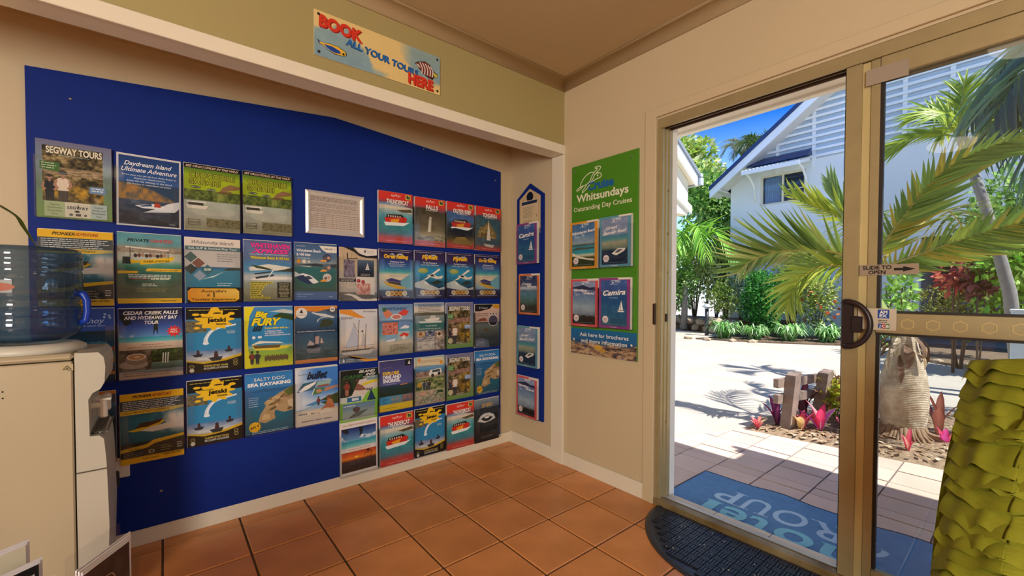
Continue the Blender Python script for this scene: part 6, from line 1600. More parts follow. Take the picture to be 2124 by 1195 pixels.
def path():
    p = bpy.data.objects.new('path', None); COL.objects.link(p); p['kind'] = 'structure'; OFF['path'] = (0, 0, 0)
    m = MB(); m.prism([(.12, -6), (2.4, -6), (1.84, -1.5), (1.755, -.90), (1.13, -.66), (.55, -.44), (.12, -.27)], 'z', -.35, GZ-.002); b = m.build('path_bed', mat('grey_grout', '6a6461', rough=.9), p); b['kind'] = 'structure'
    M = mat('outdoor_tile', 'dabfae', rough=.55, noise=(3.5, .16, 'cdb2a2'), bump=(30, .1, .002))
    nt = M.node_tree; oi = nt.nodes.new('ShaderNodeObjectInfo'); hs = nt.nodes.new('ShaderNodeHueSaturation'); mr = nt.nodes.new('ShaderNodeMapRange'); mr.inputs['To Min'].default_value = .9; mr.inputs['To Max'].default_value = 1.06
    bs = nt.nodes['Principled BSDF']; lk = bs.inputs['Base Color'].links[0]; src = lk.from_socket
    nt.links.new(oi.outputs['Random'], mr.inputs['Value']); nt.links.new(mr.outputs[0], hs.inputs['Value']); nt.links.new(src, hs.inputs['Color']); nt.links.new(hs.outputs[0], bs.inputs['Base Color'])
    xs = [.134, .365, .614, .863, .967, 1.160, 1.407, 1.656, 1.905]
    ys = [-1.117+.2575*k for k in range(4, -9, -1)]
    clips = [((1.13, -.66), (1.755, -.90)), ((1.755, -.90), (1.84, -1.5)), ((.12, -.27), (1.13, -.66)), ((1.84, -1.5), (2.4, -6))]
    def clip(poly, a, b):
        out = []; side = lambda q: (b[0]-a[0])*(q[1]-a[1])-(b[1]-a[1])*(q[0]-a[0])
        for i in range(len(poly)):
            q, w = poly[i], poly[(i+1) % len(poly)]; sq, sw = side(q), side(w)
            if sq <= 0: out.append(q)
            if (sq < 0) != (sw < 0) and sq != sw:
                k = sq/(sq-sw); out.append((q[0]+(w[0]-q[0])*k, q[1]+(w[1]-q[1])*k))
        return out
    g = .0045
    for i in range(len(xs)-1):
        for j in range(len(ys)-1):
            poly = [(xs[i]+g, ys[j+1]+g), (xs[i+1]-g, ys[j+1]+g), (xs[i+1]-g, ys[j]-g), (xs[i]+g, ys[j]-g)]
            for a, b in clips: poly = clip(poly, a, b) if len(poly) > 2 else poly
            if len(poly) < 3: continue
            area = abs(sum(poly[k][0]*poly[(k+1) % len(poly)][1]-poly[(k+1) % len(poly)][0]*poly[k][1] for k in range(len(poly))))/2
            if area < .002: continue
            m = MB(); m.prism(poly, 'z', GZ-.002, GZ+.004-.0015*((i*3+j) % 2)); m.build('tile', M, p)
    # cream threshold tiles inside the reveal
    for k in range(8):
        y = -1.215-.245*k; m = MB(); m.box((.0725, y-.241, .0005), (.131, y, .0185), bev=.0015); m.build('tile', mat('threshold_tile', 'd6cdbb', rough=.5, noise=(8, .08)), p)
    m = MB(); m.box((.0722, -3.03, -.3), (.130, -1.21, .0004)); o = m.build('threshold_bed', MATS['grey_grout'], p); o['kind'] = 'structure'
path()

def blue_mat():
    x0, x1, y0, y1 = .136, .684, -2.46, -1.132
    o = thing('entrance_mat', 'blue entrance mat with pale hotel group lettering outside the door', 'doormat', ((x0+x1)/2, (y0+y1)/2, GZ+.004))
    m = MB(); v = []; f = []; n = 60; z0 = GZ+.0042
    def wave(y): 
        return .006*max(0, math.sin((y+1.13)*11.5)) if y < -1.35 else 0
    prof = [x0, x0+.25, x1-.09, x1-.03, x1]
    for i in range(n+1):
        y = y1+(y0-y1)*i/n
        for k, x in enumerate(prof):
            lift = wave(y)*(0, 0, .25, .8, 1)[k]
            v.append((x+(.012*max(0, math.sin((y+1.13)*11.5+.4)) if k == 4 and y < -1.35 else 0), y, z0+.008+lift))
    K = len(prof); f = [(i*K+k, i*K+k+1, (i+1)*K+k+1, (i+1)*K+k) for i in range(n) for k in range(K-1)]
    o2 = len(v)
    v += [(q[0], q[1], z0) for q in v[:]]
    for i in range(n): f += [(i*K+K-1, o2+i*K+K-1, o2+(i+1)*K+K-1, (i+1)*K+K-1), (i*K, (i+1)*K, o2+(i+1)*K, o2+i*K)]
    f += [(k, k+1, o2+k+1, o2+k) for k in range(K-1)]+[(n*K+k, o2+n*K+k, o2+n*K+k+1, n*K+k+1) for k in range(K-1)]
    f += [tuple(o2+i for i in q[::-1]) for q in [(i*K+k, i*K+k+1, (i+1)*K+k+1, (i+1)*K+k) for i in range(n) for k in range(K-1)]]
    m.add(v, f); m.build('carpet', mat('blue_carpet', '5b8cbd', rough=.95, noise=(26, .16), bump=(500, .3, .002)), o)
    m = MB(); m.box((x0, y1, z0), (x1, y1+.008, z0+.007)); m.tube([(x+(.012*max(0, math.sin((y+1.13)*11.5+.4)) if y < -1.35 else 0), y, z0+.006+wave(y)) for x, y in [(x1, y1+(y0-y1)*i/n) for i in range(n+1)]], .0045, 6); m.build('edge_binding', mat('dark_binding', '2a3a4c', rough=.8), o)
    W, H = y1-y0, .56
    P = Print(W, H)
    U = lambda y: (y-y0)/W
    Vx = lambda x: (x1-x)/H                     # height up the text = towards the door
    pale, teal = 'a9cbe4', '7fc4d8'
    bx, hh = .533, .165
    def serif_letter(ch, ya, yb, base, h, col):
        yc = (ya+yb)/2; w = abs(yb-ya)
        P.text(ch, U(yc), Vx(base), h/H, col, .012, 0, w/W)
        s = .0075/H
        feet = {'R': ((yc-w*.42, 1), (yc+w*.42, 1)), 'P': ((yc-w*.38, 1),), 'U': (), 'G': (), 'O': (), 'h': ((yc-w*.38, 1), (yc+w*.38, 1)), 'l': ((yc, 1),)}.get(ch, ())
        tops = {'U': (yc-w*.42, yc+w*.42), 'R': (yc-w*.42,), 'P': (yc-w*.38,)}.get(ch, ())
        for y, _ in feet: P.rect(U(y-.034), Vx(base), U(y+.034), Vx(base)+s, col)
        for y in tops: P.rect(U(y-.034), Vx(base-h)-s, U(y+.034), Vx(base-h), col)
    for ch, ya, yb in (('G', -2.05, -1.915), ('R', -1.885, -1.765), ('O', -1.745, -1.60), ('U', -1.575, -1.462), ('P', -1.425, -1.315)): serif_letter(ch, ya, yb, bx, hh, pale)
    for ch, ya, yb, h in (('h', -1.985, -1.85, .19), ('o', -1.82, -1.665, .13), ('t', -1.645, -1.545, .17), ('e', -1.535, -1.415, .13), ('l', -1.385, -1.33, .19)):
        yc = (ya+yb)/2; co, fs = text_mesh(ch, .02); k = h/max(co[:, 1]); P.text(ch, U(yc), Vx(.335), k/H, teal, .02, 0, (yb-ya)/W)
        if ch in 'hl': P.rect(U(ya-.012), Vx(.335), U(yb+.012), Vx(.335)+.010/H, teal)
    c = P.mb.build('lettering', mat('mat_lettering', attr=True, rough=.95), o, offset=(0, 0, 0))
    c.rotation_euler = Matrix(((0, 0, -1), (1, 0, 0), (0, -1, 0))).to_euler()
    c.location = (x1-(x0+x1)/2, 0, z0+.0085-(GZ+.004))
    # flatten: keep only on the level part of the mat
blue_mat()

def own_roof():
    E = mat('soffit_paint', 'e9dcc4', rough=.7, noise=(2, .04)); Fm = mat('fascia_paint', 'efe6d2', rough=.5)
    m = MB(); m.box((.1205, -2.6, 2.268), (1.04, 6.0, 2.30)); m.box((.1205, -9, 2.268), (1.42, -2.6, 2.30)); struct('ceiling_eave', m, E)
    m = MB(); m.box((1.00, -2.6, 2.252), (1.05, 6.0, 2.50)); m.box((1.05, -2.6, 2.30), (1.16, 6.0, 2.42)); m.box((1.38, -9, 2.252), (1.43, -2.605, 2.50)); m.box((1.31, -9, 2.30), (1.42, -2.605, 2.42)); struct('trim_7', m, Fm)
    m = MB(); m.box((-4.8, -9, 2.505), (1.16, 6.0, 2.58)); struct('roof', m, mat('blue_roof_metal', '2c4468', rough=.45, metal=.3))
own_roof()

# ------------------------------------------------------------------ garden bed by the path
def bed():
    m = MB(); r = random.Random(5)
    out = [(1.775, -.905), (1.845, -1.5), (2.05, -3.2), (2.6, -4.6), (4.6, -4.6), (4.2, -2.6), (3.5, -1.5), (2.9, -1.02), (2.3, -.86)]
    ctr = (2.7, -2.0); rings = 9; n = 72; v = [(ctr[0], ctr[1], .03)]; f = []
    pts = []
    for k in range(n):
        t = k/n*len(out); i = int(t); a, b = out[i], out[(i+1) % len(out)]; q = t-i; pts.append((a[0]+(b[0]-a[0])*q, a[1]+(b[1]-a[1])*q))
    for j in range(1, rings+1):
        w = j/rings
        for p in pts: v.append((ctr[0]+(p[0]-ctr[0])*w, ctr[1]+(p[1]-ctr[1])*w, GZ-.004+(.06*(1-w**4))+r.uniform(-.006, .006)*(w < 1)))
    for k in range(n): f.append((0, 1+k, 1+(k+1) % n))
    for j in range(rings-1):
        for k in range(n): f.append((1+j*n+k, 1+(j+1)*n+k, 1+(j+1)*n+(k+1) % n, 1+j*n+(k+1) % n))
    m.add(v, f); o = m.build('mulch_bed', mat('mulch_soil', 'a08a70', rough=.95, noise=(24, .45, '6a5644'), bump=(60, .8, .01)), None, True); o['kind'] = 'structure'
    m = MB(); cs = ('b49a78', '8a6a4c', 'd6c6a8', '6a4c38', 'a88a68', 'c8b494')
    for k in range(2600):
        x = 1.8+2.0*r.random()**1.3; y = -.95-2.2*r.random()
        if y > -.93-(x-1.8)*.1 or x < 1.80+(-.92-y)*.14: continue
        z = GZ+.008+.05*min(1, max(0, (x-1.8)/.35)); a = r.uniform(0, PI); L = r.uniform(.015, .07); w = L*r.uniform(.08, .3); ca, sa = math.cos(a), math.sin(a); c = _srgb(cs[r.randrange(6)])
        m.add([(x, y, z), (x+ca*L*.5-sa*w, y+sa*L*.5+ca*w, z+.006), (x+ca*L, y+sa*L, z+.003), (x+ca*L*.5+sa*w, y+sa*L*.5-ca*w, z+.004)], [(0, 1, 2, 3)], c)
    tag(m.build('leaf_litter', leafmat('litter', 0)), 'dry leaf litter scattered on the mulch bed', 'leaf litter', None, 'stuff')
bed()

def rail_fence():
    p1 = Vector((2.0, -1.156, GZ)); p2 = Vector((2.45, -1.242, GZ)); d = (p2-p1).normalized(); nrm = Vector((-d.y, d.x, 0))
    T = mat('weathered_timber', '8f7d70', rough=.8, noise=(12, .25, '73625a'), bump=(40, .3, .003))
    t = thing('timber_rail_fence', 'short weathered timber fence of two posts and two rails in the bed', 'fence', (p1.x, p1.y, GZ))
    ang = math.atan2(d.y, d.x)
    for p, lean, h in ((p1, Vector((.035, -.03, 0)), .475), (p2, Vector((.05, -.045, 0)), .455)):
        m = MB(); v = []
        for z, o in ((-.02, Vector((0, 0, 0))), (h, lean)):
            for sx, sy in ((-1, -1), (1, -1), (1, 1), (-1, 1)):
                q = p+o+d*.043*sx+nrm*.04*sy; v.append((q.x, q.y, GZ+z+(.012*sx if z > 0 else 0)))
        m.add(v, [(3, 2, 1, 0), (4, 5, 6, 7), (0, 1, 5, 4), (1, 2, 6, 5), (2, 3, 7, 6), (3, 0, 4, 7)]); m.build('post', T, t)
    for z in (.385, .255):
        a = p1-d*.13+nrm*.06+Vector((.03, -.025, z+.01)); b = p2+d*.05+nrm*.06+Vector((.045, -.04, z))
        m = MB(); v = []
        for q in (a, b):
            for sn, sz in ((-1, -1), (1, -1), (1, 1), (-1, 1)): v.append(tuple(q+nrm*.02*sn+Vector((0, 0, .036*sz))))
        m.add(v, [(3, 2, 1, 0), (4, 5, 6, 7), (0, 1, 5, 4), (1, 2, 6, 5), (2, 3, 7, 6), (3, 0, 4, 7)]); m.build('rail', T, t)
rail_fence()

def broad_leaf(base, tip, w, col, name, parent, m_, fold=.35, bend=.1):
    b = Vector(base); e = Vector(tip); ax = e-b; L = ax.length; t = ax.normalized()
    s = t.cross(Vector((0, 0, 1))); s = s.normalized() if s.length > .05 else Vector((0, 1, 0)); u = s.cross(t)
    v = []; f = []; n = 7
    for i in range(n):
        k = i/(n-1); ww = w*math.sin(PI*(k*.86+.08))**.8 if k < 1 else .0005; q = b+ax*k+u*bend*L*math.sin(PI*k)
        v += [tuple(q-s*ww+u*ww*fold), tuple(q), tuple(q+s*ww+u*ww*fold)]
    for i in range(n-1): f += [(3*i, 3*i+1, 3*i+4, 3*i+3), (3*i+1, 3*i+2, 3*i+5, 3*i+4)]
    m = MB(); c0 = _srgb(col[0]); c1 = _srgb(col[1]); cc = []
    for i in range(n): cc += [c0, c1, c0]
    m.add(v, f, cc); return m.build(name, m_, parent, True)

def rosette(loc, label, n, L, w, cols, seed, up=.75, group=None, name='cordyline'):
    r = random.Random(seed); M = leafmat('broad_leaf', .35)
    t = thing(name, label, 'plant', loc, 0, group)
    for k in range(n):
        a = 2.399*k+r.uniform(-.2, .2); e = up*(1-.4*k/n)+.1*r.random(); l = L*r.uniform(.75, 1.1)
        tip = (loc[0]+l*math.cos(a)*(1-e*.7), loc[1]+l*math.sin(a)*(1-e*.7), loc[2]+l*e+.01)
        broad_leaf((loc[0]+.008*math.cos(a), loc[1]+.008*math.sin(a), loc[2]), tip, w*r.uniform(.8, 1.15), cols[k % len(cols)], 'leaf', t, M)
def bed_plants():
    pk = [('d8305c', 'f07090'), ('e04868', 'f4c8b0'), ('c42858', 'e85c88')]
    z = GZ+.02
    rosette((1.86, -.985, GZ+.004), 'small pink and cream leafed plant at the bed\'s front corner', 9, .13, .018, [('d8485c', 'f0c0a0'), ('c83850', 'e87888'), ('e8d8b0', 'd8c088')], 1, .7)
    rosette((2.02, -1.075, z), 'purple upright leafed plant left of the first fence post', 7, .26, .024, [('7a2a5c', 'c03880'), ('4a2440', '8a3c74'), ('8a3a98', 'b858c0')], 2, .95)
    rosette((2.03, -1.245, z), 'pink and cream leafed plant right of the first fence post', 6, .19, .026, [('e04870', 'f07898'), ('e8d8a8', 'e8c880'), ('d83860', 'f08090')], 3, .85)
    rosette((2.10, -1.355, z), 'large bright pink and white leafed plant before the second fence post', 7, .26, .034, [('e83870', 'f45888'), ('f0e0e0', 'f48898'), ('b848c0', 'd868d0'), ('e03060', 'f8a0a0')], 4, .9)
    rosette((2.36, -1.165, z), 'dark burgundy upright leafed plant between the fence posts', 4, .32, .030, [('5a2a34', '8a3c48'), ('6a3040', '3a2028')], 5, 1.0)
    rosette((2.25, -1.475, z), 'bright pink leafed plant by the door stile', 6, .15, .022, pk, 6, .8)
    rosette((2.07, -1.885, z), 'single magenta leafed plant in front of the palm foot', 4, .16, .018, pk, 7, 1.0)
    rosette((2.44, -2.03, z), 'magenta leafed plant right of the palm foot', 6, .15, .022, [('d838a0', 'e868b8')]+pk, 8, .9)
    rosette((2.62, -1.98, z), 'thin red-brown leafed plant beside the cushion edge', 5, .42, .026, [('8a4c44', 'a86a5c'), ('6a3838', '9a5a50')], 9, 1.0)
    # croton
    c = thing('croton', 'yellow-green croton bush against the second fence post', 'shrub', (2.60, -1.345, GZ+.02))
    m = leaf_cloud(420, (2.60, -1.345, .19), (.19, .17, .19), .075, ('b8b83c', 'd8d050', '8a9a30', 'c8a858', 'a8b848', '9a6a4c'), 21, .5, aspect=1.9); m.build('foliage', leafmat('croton_leaf', .35), c)
    m = MB()
    for k in range(7):
        a = k*.9; m.tube([(2.60, -1.345, GZ), (2.60+.06*math.cos(a), -1.345+.06*math.sin(a), .1), (2.60+.15*math.cos(a), -1.345+.13*math.sin(a), .26+.04*(k % 3))], [.006, .005, .003], 5)
    m.build('stem', mat('twig_brown', '6a4a38', rough=.9), c)
bed_plants()

# ------------------------------------------------------------------ palms
PALM = lambda: mat('palm_leaflet', attr=True, rough=.42, spec=.45, transl=.3)
def leaflet_mesh(col, w=.06, droop=.25, name='leaflet'):
    """unit leaflet along +X, folded V, drooping towards the tip"""
    m = MB(); n = 5; v = []; f = []; cc = []
    for i in range(n+1):
        k = i/n; ww = w*(1-k)**.75*(.55+1.3*min(k*4, 1)*.45) if k < 1 else .001; z = -droop*k*k
        v += [(k, -ww, z+ww*.55), (k, 0, z), (k, ww, z+ww*.55)]
        c = _srgb(col); cc += [c, shade(c, .9), c]
    for i in range(n): f += [(3*i, 3*i+1, 3*i+4, 3*i+3), (3*i+1, 3*i+2, 3*i+5, 3*i+4)]
    m.add(v, f, cc); return m
_lf = {}
def frond(parent, path, nrm, length, n, cols, seed, individual=False, ang=.75, w=.05, droop=.25, rad=.014, asym=1.0, name='frond', start=.14):
    """path: rachis polyline; nrm: vector roughly normal to the leaf plane"""
    r = random.Random(seed)
    P = catmull3([Vector(p) for p in path], 8); n_ = len(P)
    off = Vector(OFF[parent.name])
    m = MB(); m.tube(P, [rad*(1-.8*i/(n_-1)) for i in range(n_)], 7, _srgb(cols[-1]))
    fr = m.build(name, PALM(), parent, True)
    N = Vector(nrm).normalized(); mj = MB()
    cl = [0]
    for i in range(1, n_): cl.append(cl[-1]+(P[i]-P[i-1]).length)
    for k in range(n):
        s = (start+(1-start)*(k+.5)/n)*cl[-1]
        i = max(1, next((q for q in range(n_) if cl[q] >= s), n_-1)); a = (s-cl[i-1])/max(1e-6, cl[i]-cl[i-1]); pos = P[i-1].lerp(P[i], a); T = (P[i]-P[i-1]).normalized()
        side = T.cross(N).normalized(); kk = (k+.5)/n
        L = length*(.45+.9*math.sin(PI*min(1, kk*.8+.12)))*(1 if kk < .8 else 1-.9*(kk-.8))
        for sg in (1, -1):
            an = ang*(1-.45*kk)+r.uniform(-.07, .07)
            D = (side*sg*math.sin(an)+T*math.cos(an)+N*r.uniform(-.05, .16)).normalized()
            l = L*(1 if sg > 0 else asym)*r.uniform(.9, 1.08)
            zz = (N-D*N.dot(D)).normalized(); yy = zz.cross(D)
            M = Matrix((D*l, yy*l, zz*l)).transposed().to_4x4(); M.translation = pos-off
            ci = r.randrange(max(1, len(cols)-1))
            if individual:
                key = (cols[ci], w, droop)
                M3 = Matrix((D, yy, zz)).transposed()
                if key not in _lf:
                    o = leaflet_mesh(cols[ci], w, droop).build('leaflet', PALM(), fr, True, offset=(0, 0, 0)); _lf[key] = o
                else: o = srcopy(_lf[key], fr)
                o.location = pos-off; o.rotation_euler = M3.to_euler(); o.scale = (l, l, l)
            else:
                t = leaflet_mesh(cols[ci], w, droop)
                base = len(mj.v); mj.v.extend([tuple(M @ Vector(p)) for p in t.v]); mj.f.extend([tuple(q+base for q in f) for f in t.f]); mj.c.extend(t.c); mj.has_c = True
    if not individual:
        o = mj.build('leaflets', PALM(), fr, True, offset=(0, 0, 0)); o['kind'] = 'stuff'
    return fr

def bottle_palm():
    bx, by = 2.425, -1.802
    p = thing('bottle_palm', 'squat bottle palm with swollen ringed trunk and arching fronds in the bed', 'palm', (bx, by, GZ))
    TR = mat('ringed_trunk', 'c8b8a0', rough=.85, noise=(13, .35, '8f7a62'), bump=(90, .8, .006))
    r = random.Random(4)
    prof = [(.135, -.02), (.138, .03), (.118, .075)]
    z = .075
    base = lambda zz: np.interp(zz, [.075, .16, .28, .42, .52, .62, .72, .85, 1.05], [.165, .190, .208, .205, .185, .15, .118, .088, .072])
    while z < .84:
        b = float(base(z))*.70; prof += [(b, z), (b+.0012, z+.006), (b+.0004, z+.010), (b-.0016, z+.0115)]; z += .0130
    m = MB(); m.lathe(prof, (bx, by, GZ), 64, jitter=lambda a, zz: .016*math.sin(3*a+zz*5)+.007*math.sin(11*a+zz*31)+.005*math.sin(29*a)); m.build('trunk', TR, p, True)
    m = MB()
    for k in range(46):
        a = 2*PI*k/46+r.uniform(-.05, .05); L = r.uniform(.05, .13) if math.cos(a+.5) < .4 else r.uniform(.1, .34); rr = r.uniform(.008, .016)
        m.tube([(bx+.112*math.cos(a), by+.112*math.sin(a), GZ+.145+r.uniform(-.02, .02)), (bx+.142*math.cos(a), by+.142*math.sin(a), GZ+.08), (bx+(.15+L*.5)*math.cos(a), by+(.15+L*.5)*math.sin(a), GZ+.035), (bx+(.15+L)*math.cos(a+.1), by+(.15+L)*math.sin(a+.1), GZ+.004)], [rr, rr, rr*.7, rr*.3], 6)
    q = m.build('root', mat('root_brown', '8a7058', rough=.9, noise=(18, .35)), p, True); q['kind'] = 'stuff'
    DRY = mat('dry_sheath', attr=True, rough=.85, transl=.1)
    for k in range(18):
        a = 2.4*k+.6; z0 = .66+.010*k; z1 = z0-.10-.16*r.random()
        w = .012+.02*r.random(); c0 = ('a8906c', '7a5c44', 'c8b8a0', '5a4434')[k % 4]
        b = float(np.interp(z0, [.5, .65, .8, 1.05], [.13, .098, .07, .052])); o1 = Vector((bx+b*math.cos(a), by+b*math.sin(a), GZ+z0)); o2 = Vector((bx+(b+.03+.06*r.random())*math.cos(a+.2), by+(b+.03+.06*r.random())*math.sin(a+.2), GZ+z1))
        broad_leaf(o1, o2, w, (c0, ('8a7254', '6a5040', 'a89478', '4a382c')[k % 4]), 'dead_sheath', p, DRY, .5, .18)
    m = MB(); m.tube([(bx, by, GZ+.80), (bx-.01, by+.06, GZ+.90), (bx-.02, by+.15, GZ+1.0), (bx-.03, by+.21, GZ+1.14), (bx-.04, by+.23, GZ+1.30), (bx-.05, by+.23, GZ+1.42)], [.066, .06, .054, .05, .045, .012], 20); m.build('crownshaft', mat('crownshaft_green', '8a9a4c', rough=.5, noise=(10, .25)), p, True)
    c = Vector((bx-.04, by+.22, GZ+1.29))
    g1 = ('7c9440', '90a44c', '5f7a34', 'b0b060', 'c8b458'); g2 = ('a8b83c', 'c0c848', '8aa03a', 'c8b040'); g3 = ('7a9c44', '8fb04e', '6a8c3c', 'a4b84c', '86a448', 'c0b044', 'bfb870'); g4 = ('3f6a4c', '527c54', '6a9458', '9aa860')
    V = lambda x, y, z: (x, y, z)
    toc = Vector((-.88, -.16, .12))
    frond(p, [c, (2.2, -1.47, 1.39), (2.2, -1.27, 1.444), (2.17, -1.03, 1.45), (2.13, -.82, 1.385), (2.11, -.70, 1.27)], (-.80, .05, -.55), .37, 46, g1, 1, True, 1.0, .046, .16, .013, .55)
    frond(p, [c, (2.15, -1.40, 1.31), (2.11, -1.23, 1.235), (2.08, -1.15, 1.09), (2.06, -1.11, .94)], (-.85, .3, .35), .26, 32, g2, 2, True, .9, .055, .15, .010, .9)
    frond(p, [c, (2.3, -1.50, 1.62), (2.3, -1.37, 1.735), (2.28, -1.17, 1.86), (2.26, -1.04, 1.955)], (-.8, .25, -.5), .24, 26, g2, 3, True, .8, .07, .12, .010, .5)
    frond(p, [c, (2.3, -1.49, 1.64), (2.3, -1.42, 1.79), (2.3, -1.33, 2.02)], (-.9, 0, .3), .24, 16, ('9ab86a', 'a8c074', 'b8c88a'), 4, True, .35, .08, .05, .014, .8)
    frond(p, [c, (2.24, -1.715, 1.49), (2.22, -1.81, 1.65), (2.2, -1.96, 1.87), (2.2, -2.12, 2.0), (2.2, -2.38, 2.08)], (-.75, -.35, -.5), .30, 34, g3, 5, True, .85, .085, .16, .013, .5)
    frond(p, [c, (2.2, -1.76, 1.31), (2.2, -1.89, 1.365), (2.2, -2.10, 1.45), (2.2, -2.38, 1.54), (2.2, -2.7, 1.55)], (-.80, .0, -.55), .27, 36, g3, 6, True, .95, .085, .2, .013, .5)
    frond(p, [c, (2.6, -1.6, 1.7), (2.95, -1.4, 1.75), (3.3, -1.2, 1.5)], (0, 0, 1), .3, 20, g1, 7, False, .9, .04, .3, .012)
    frond(p, [c, (2.75, -1.9, 1.7), (3.1, -2.0, 1.72), (3.5, -2.1, 1.4)], (0, 0, 1), .3, 20, g1, 8, False, .9, .04, .3, .012)
bottle_palm()

def other_palms():
    g = ('a8c03c', 'c0d048', '88a838', 'b8b850')
    p = thing('slender_palm', 'slender grey-stemmed palm with yellow-green crown in front of the slatted gable', 'palm', (5.3, -2.35, GZ))
    m = MB(); m.tube([(5.3, -2.35, GZ), (5.2, -2.25, 1.1), (5.05, -2.05, 2.1), (5.0, -1.86, 2.85)], [.07, .055, .045, .04], 10); m.build('trunk', mat('grey_stem', '8f8a84', rough=.8, noise=(12, .25), bump=(50, .4, .004)), p, True)
    c = (5.0, -1.85, 2.85)
    for i, (dx, dy, dz, n) in enumerate(((-.1, .42, .30, 16), (.0, -.05, .62, 14), (-.2, -.45, .25, 16), (-.5, .15, .12, 16), (.4, .2, .1, 14), (-.05, .65, -.02, 18), (-.1, -.6, -.05, 16), (.3, -.4, .4, 14))):
        frond(p, [c, (c[0]+dx*.5, c[1]+dy*.5, c[2]+dz*.62+.12), (c[0]+dx, c[1]+dy, c[2]+dz)], (-.6, -.1*dy, .5), .26, n, g, 30+i, False, .8, .07, .3, .012)
    # a tall palm whose fronds hang into the top right corner
    gd = ('3f6a58', '4f8064', '2f5c54', '5f8a5c', '6f8c5a')
    p = thing('tall_palm', 'tall dark green palm whose fronds hang into the top right corner', 'palm', (3.6, -3.35, GZ))
    m = MB(); m.tube([(3.6, -3.35, GZ), (3.58, -3.3, 1.6), (3.5, -3.2, 3.1)], [.13, .11, .10], 12); m.build('trunk', MATS['grey_stem'], p, True)
    c = (3.48, -3.15, 3.15)
    for i, path in enumerate(([c, (3.35, -2.75, 3.25), (3.3, -2.35, 2.85), (3.3, -2.12, 2.3)], [c, (3.3, -2.8, 3.05), (3.2, -2.5, 2.5), (3.2, -2.40, 1.95)], [c, (3.6, -2.65, 3.35), (3.7, -2.3, 3.15), (3.7, -2.0, 2.6)], [c, (3.1, -2.95, 3.2), (2.9, -2.75, 2.9), (2.8, -2.55, 2.4)],
                              [c, (3.9, -2.9, 3.5), (4.2, -2.6, 3.3), (4.3, -2.4, 2.8)], [c, (3.8, -3.6, 3.5), (4.1, -4.0, 3.2)], [c, (3.1, -3.5, 3.4), (2.8, -3.9, 3.0)])):
        frond(p, path, (-.6, .3, .5), .44, 30, gd if i % 2 else gd+('8aa84c',), 50+i, False, .7, .05, .35, .016)
    # low fan-leaved and feathery palms in the jungle on the left
    p = thing('feather_palm', 'bright green feather palm under the neighbouring eave', 'palm', (9.9, 4.1, .1))
    m = MB(); m.tube([(9.9, 4.1, 0), (9.9, 4.05, 1.8)], [.1, .07], 8); m.build('trunk', MATS['grey_stem'], p, True)
    for i in range(11):
        a = i*2*PI/11; l = 1.1+.3*(i % 3); frond(p, [(9.9, 4.05, 1.8), (9.9+.5*l*math.cos(a), 4.05+.5*l*math.sin(a), 2.75+.15*(i % 2)), (9.9+l*math.cos(a), 4.05+l*math.sin(a), 2.3-.3*(i % 3))], (0, 0, 1), .55, 22, ('8ac83c', '6aa838', 'a8d858', '98c848'), 80+i, False, .8, .05, .3, .02)
    for (x, y, z0, nm, lab, s) in ((15.6, 4.25, 6.0, 'distant_palm', 'dark palm crown showing above the white gable roof', 7), (17.0, 5.5, 6.5, 'distant_palm', 'pale ragged palm crown against the blue sky left of the gable', 8)):
        p = thing(nm, lab, 'palm', (x, y, GZ)); m = MB(); m.tube([(x, y, GZ), (x, y, z0+.3)], [.16, .09], 8); m.build('trunk', MATS['grey_stem'], p, True)
        for i in range(10):
            a = i*2*PI/10+.3; l = .8; frond(p, [(x, y, z0+.3), (x+.5*l*math.cos(a), y+.5*l*math.sin(a), z0+.85), (x+l*math.cos(a), y+l*math.sin(a), z0+(.45 if i % 2 else .9))], (0, 0, 1), .38, 18, (('4a6a34', '5f7c3c', '6f8a44') if s == 7 else ('8a9478', 'a0a888', '74805c')), 120+i+s, False, .8, .05, .45, .03)
other_palms()

# ------------------------------------------------------------------ trees and shrubs
def tree(name, label, cat, loc, crown, rad, n, size, cols, seed, trunk=True, group=None, aspect=2.0, stems=1):
    t = thing(name, label, cat, loc, 0, group)
    leaf_cloud(n, crown, rad, size, cols, seed, aspect=aspect).build('foliage', leafmat('leaf_green', .3), t)
    if trunk:
        m = MB(); r = random.Random(seed)
        for k in range(stems):
            a = 2*PI*k/max(1, stems)+r.random(); q = rad[0]*.35 if stems > 1 else 0
            m.tube([(loc[0]+.1*q*math.cos(a), loc[1]+.1*q*math.sin(a), loc[2]-.05), ((loc[0]+crown[0])/2+.5*q*math.cos(a), (loc[1]+crown[1])/2+.5*q*math.sin(a), (loc[2]+crown[2])/2), (crown[0]+q*math.cos(a), crown[1]+q*math.sin(a), crown[2]+rad[2]*.3)], [.008+.045*rad[0]/stems**.5, .006+.03*rad[0]/stems**.5, .004+.006*rad[0]], 7)
        m.build('trunk' if stems == 1 else 'stems', mat('bark_brown', '6a5644', rough=.9, noise=(9, .3)), t, True)
    return t
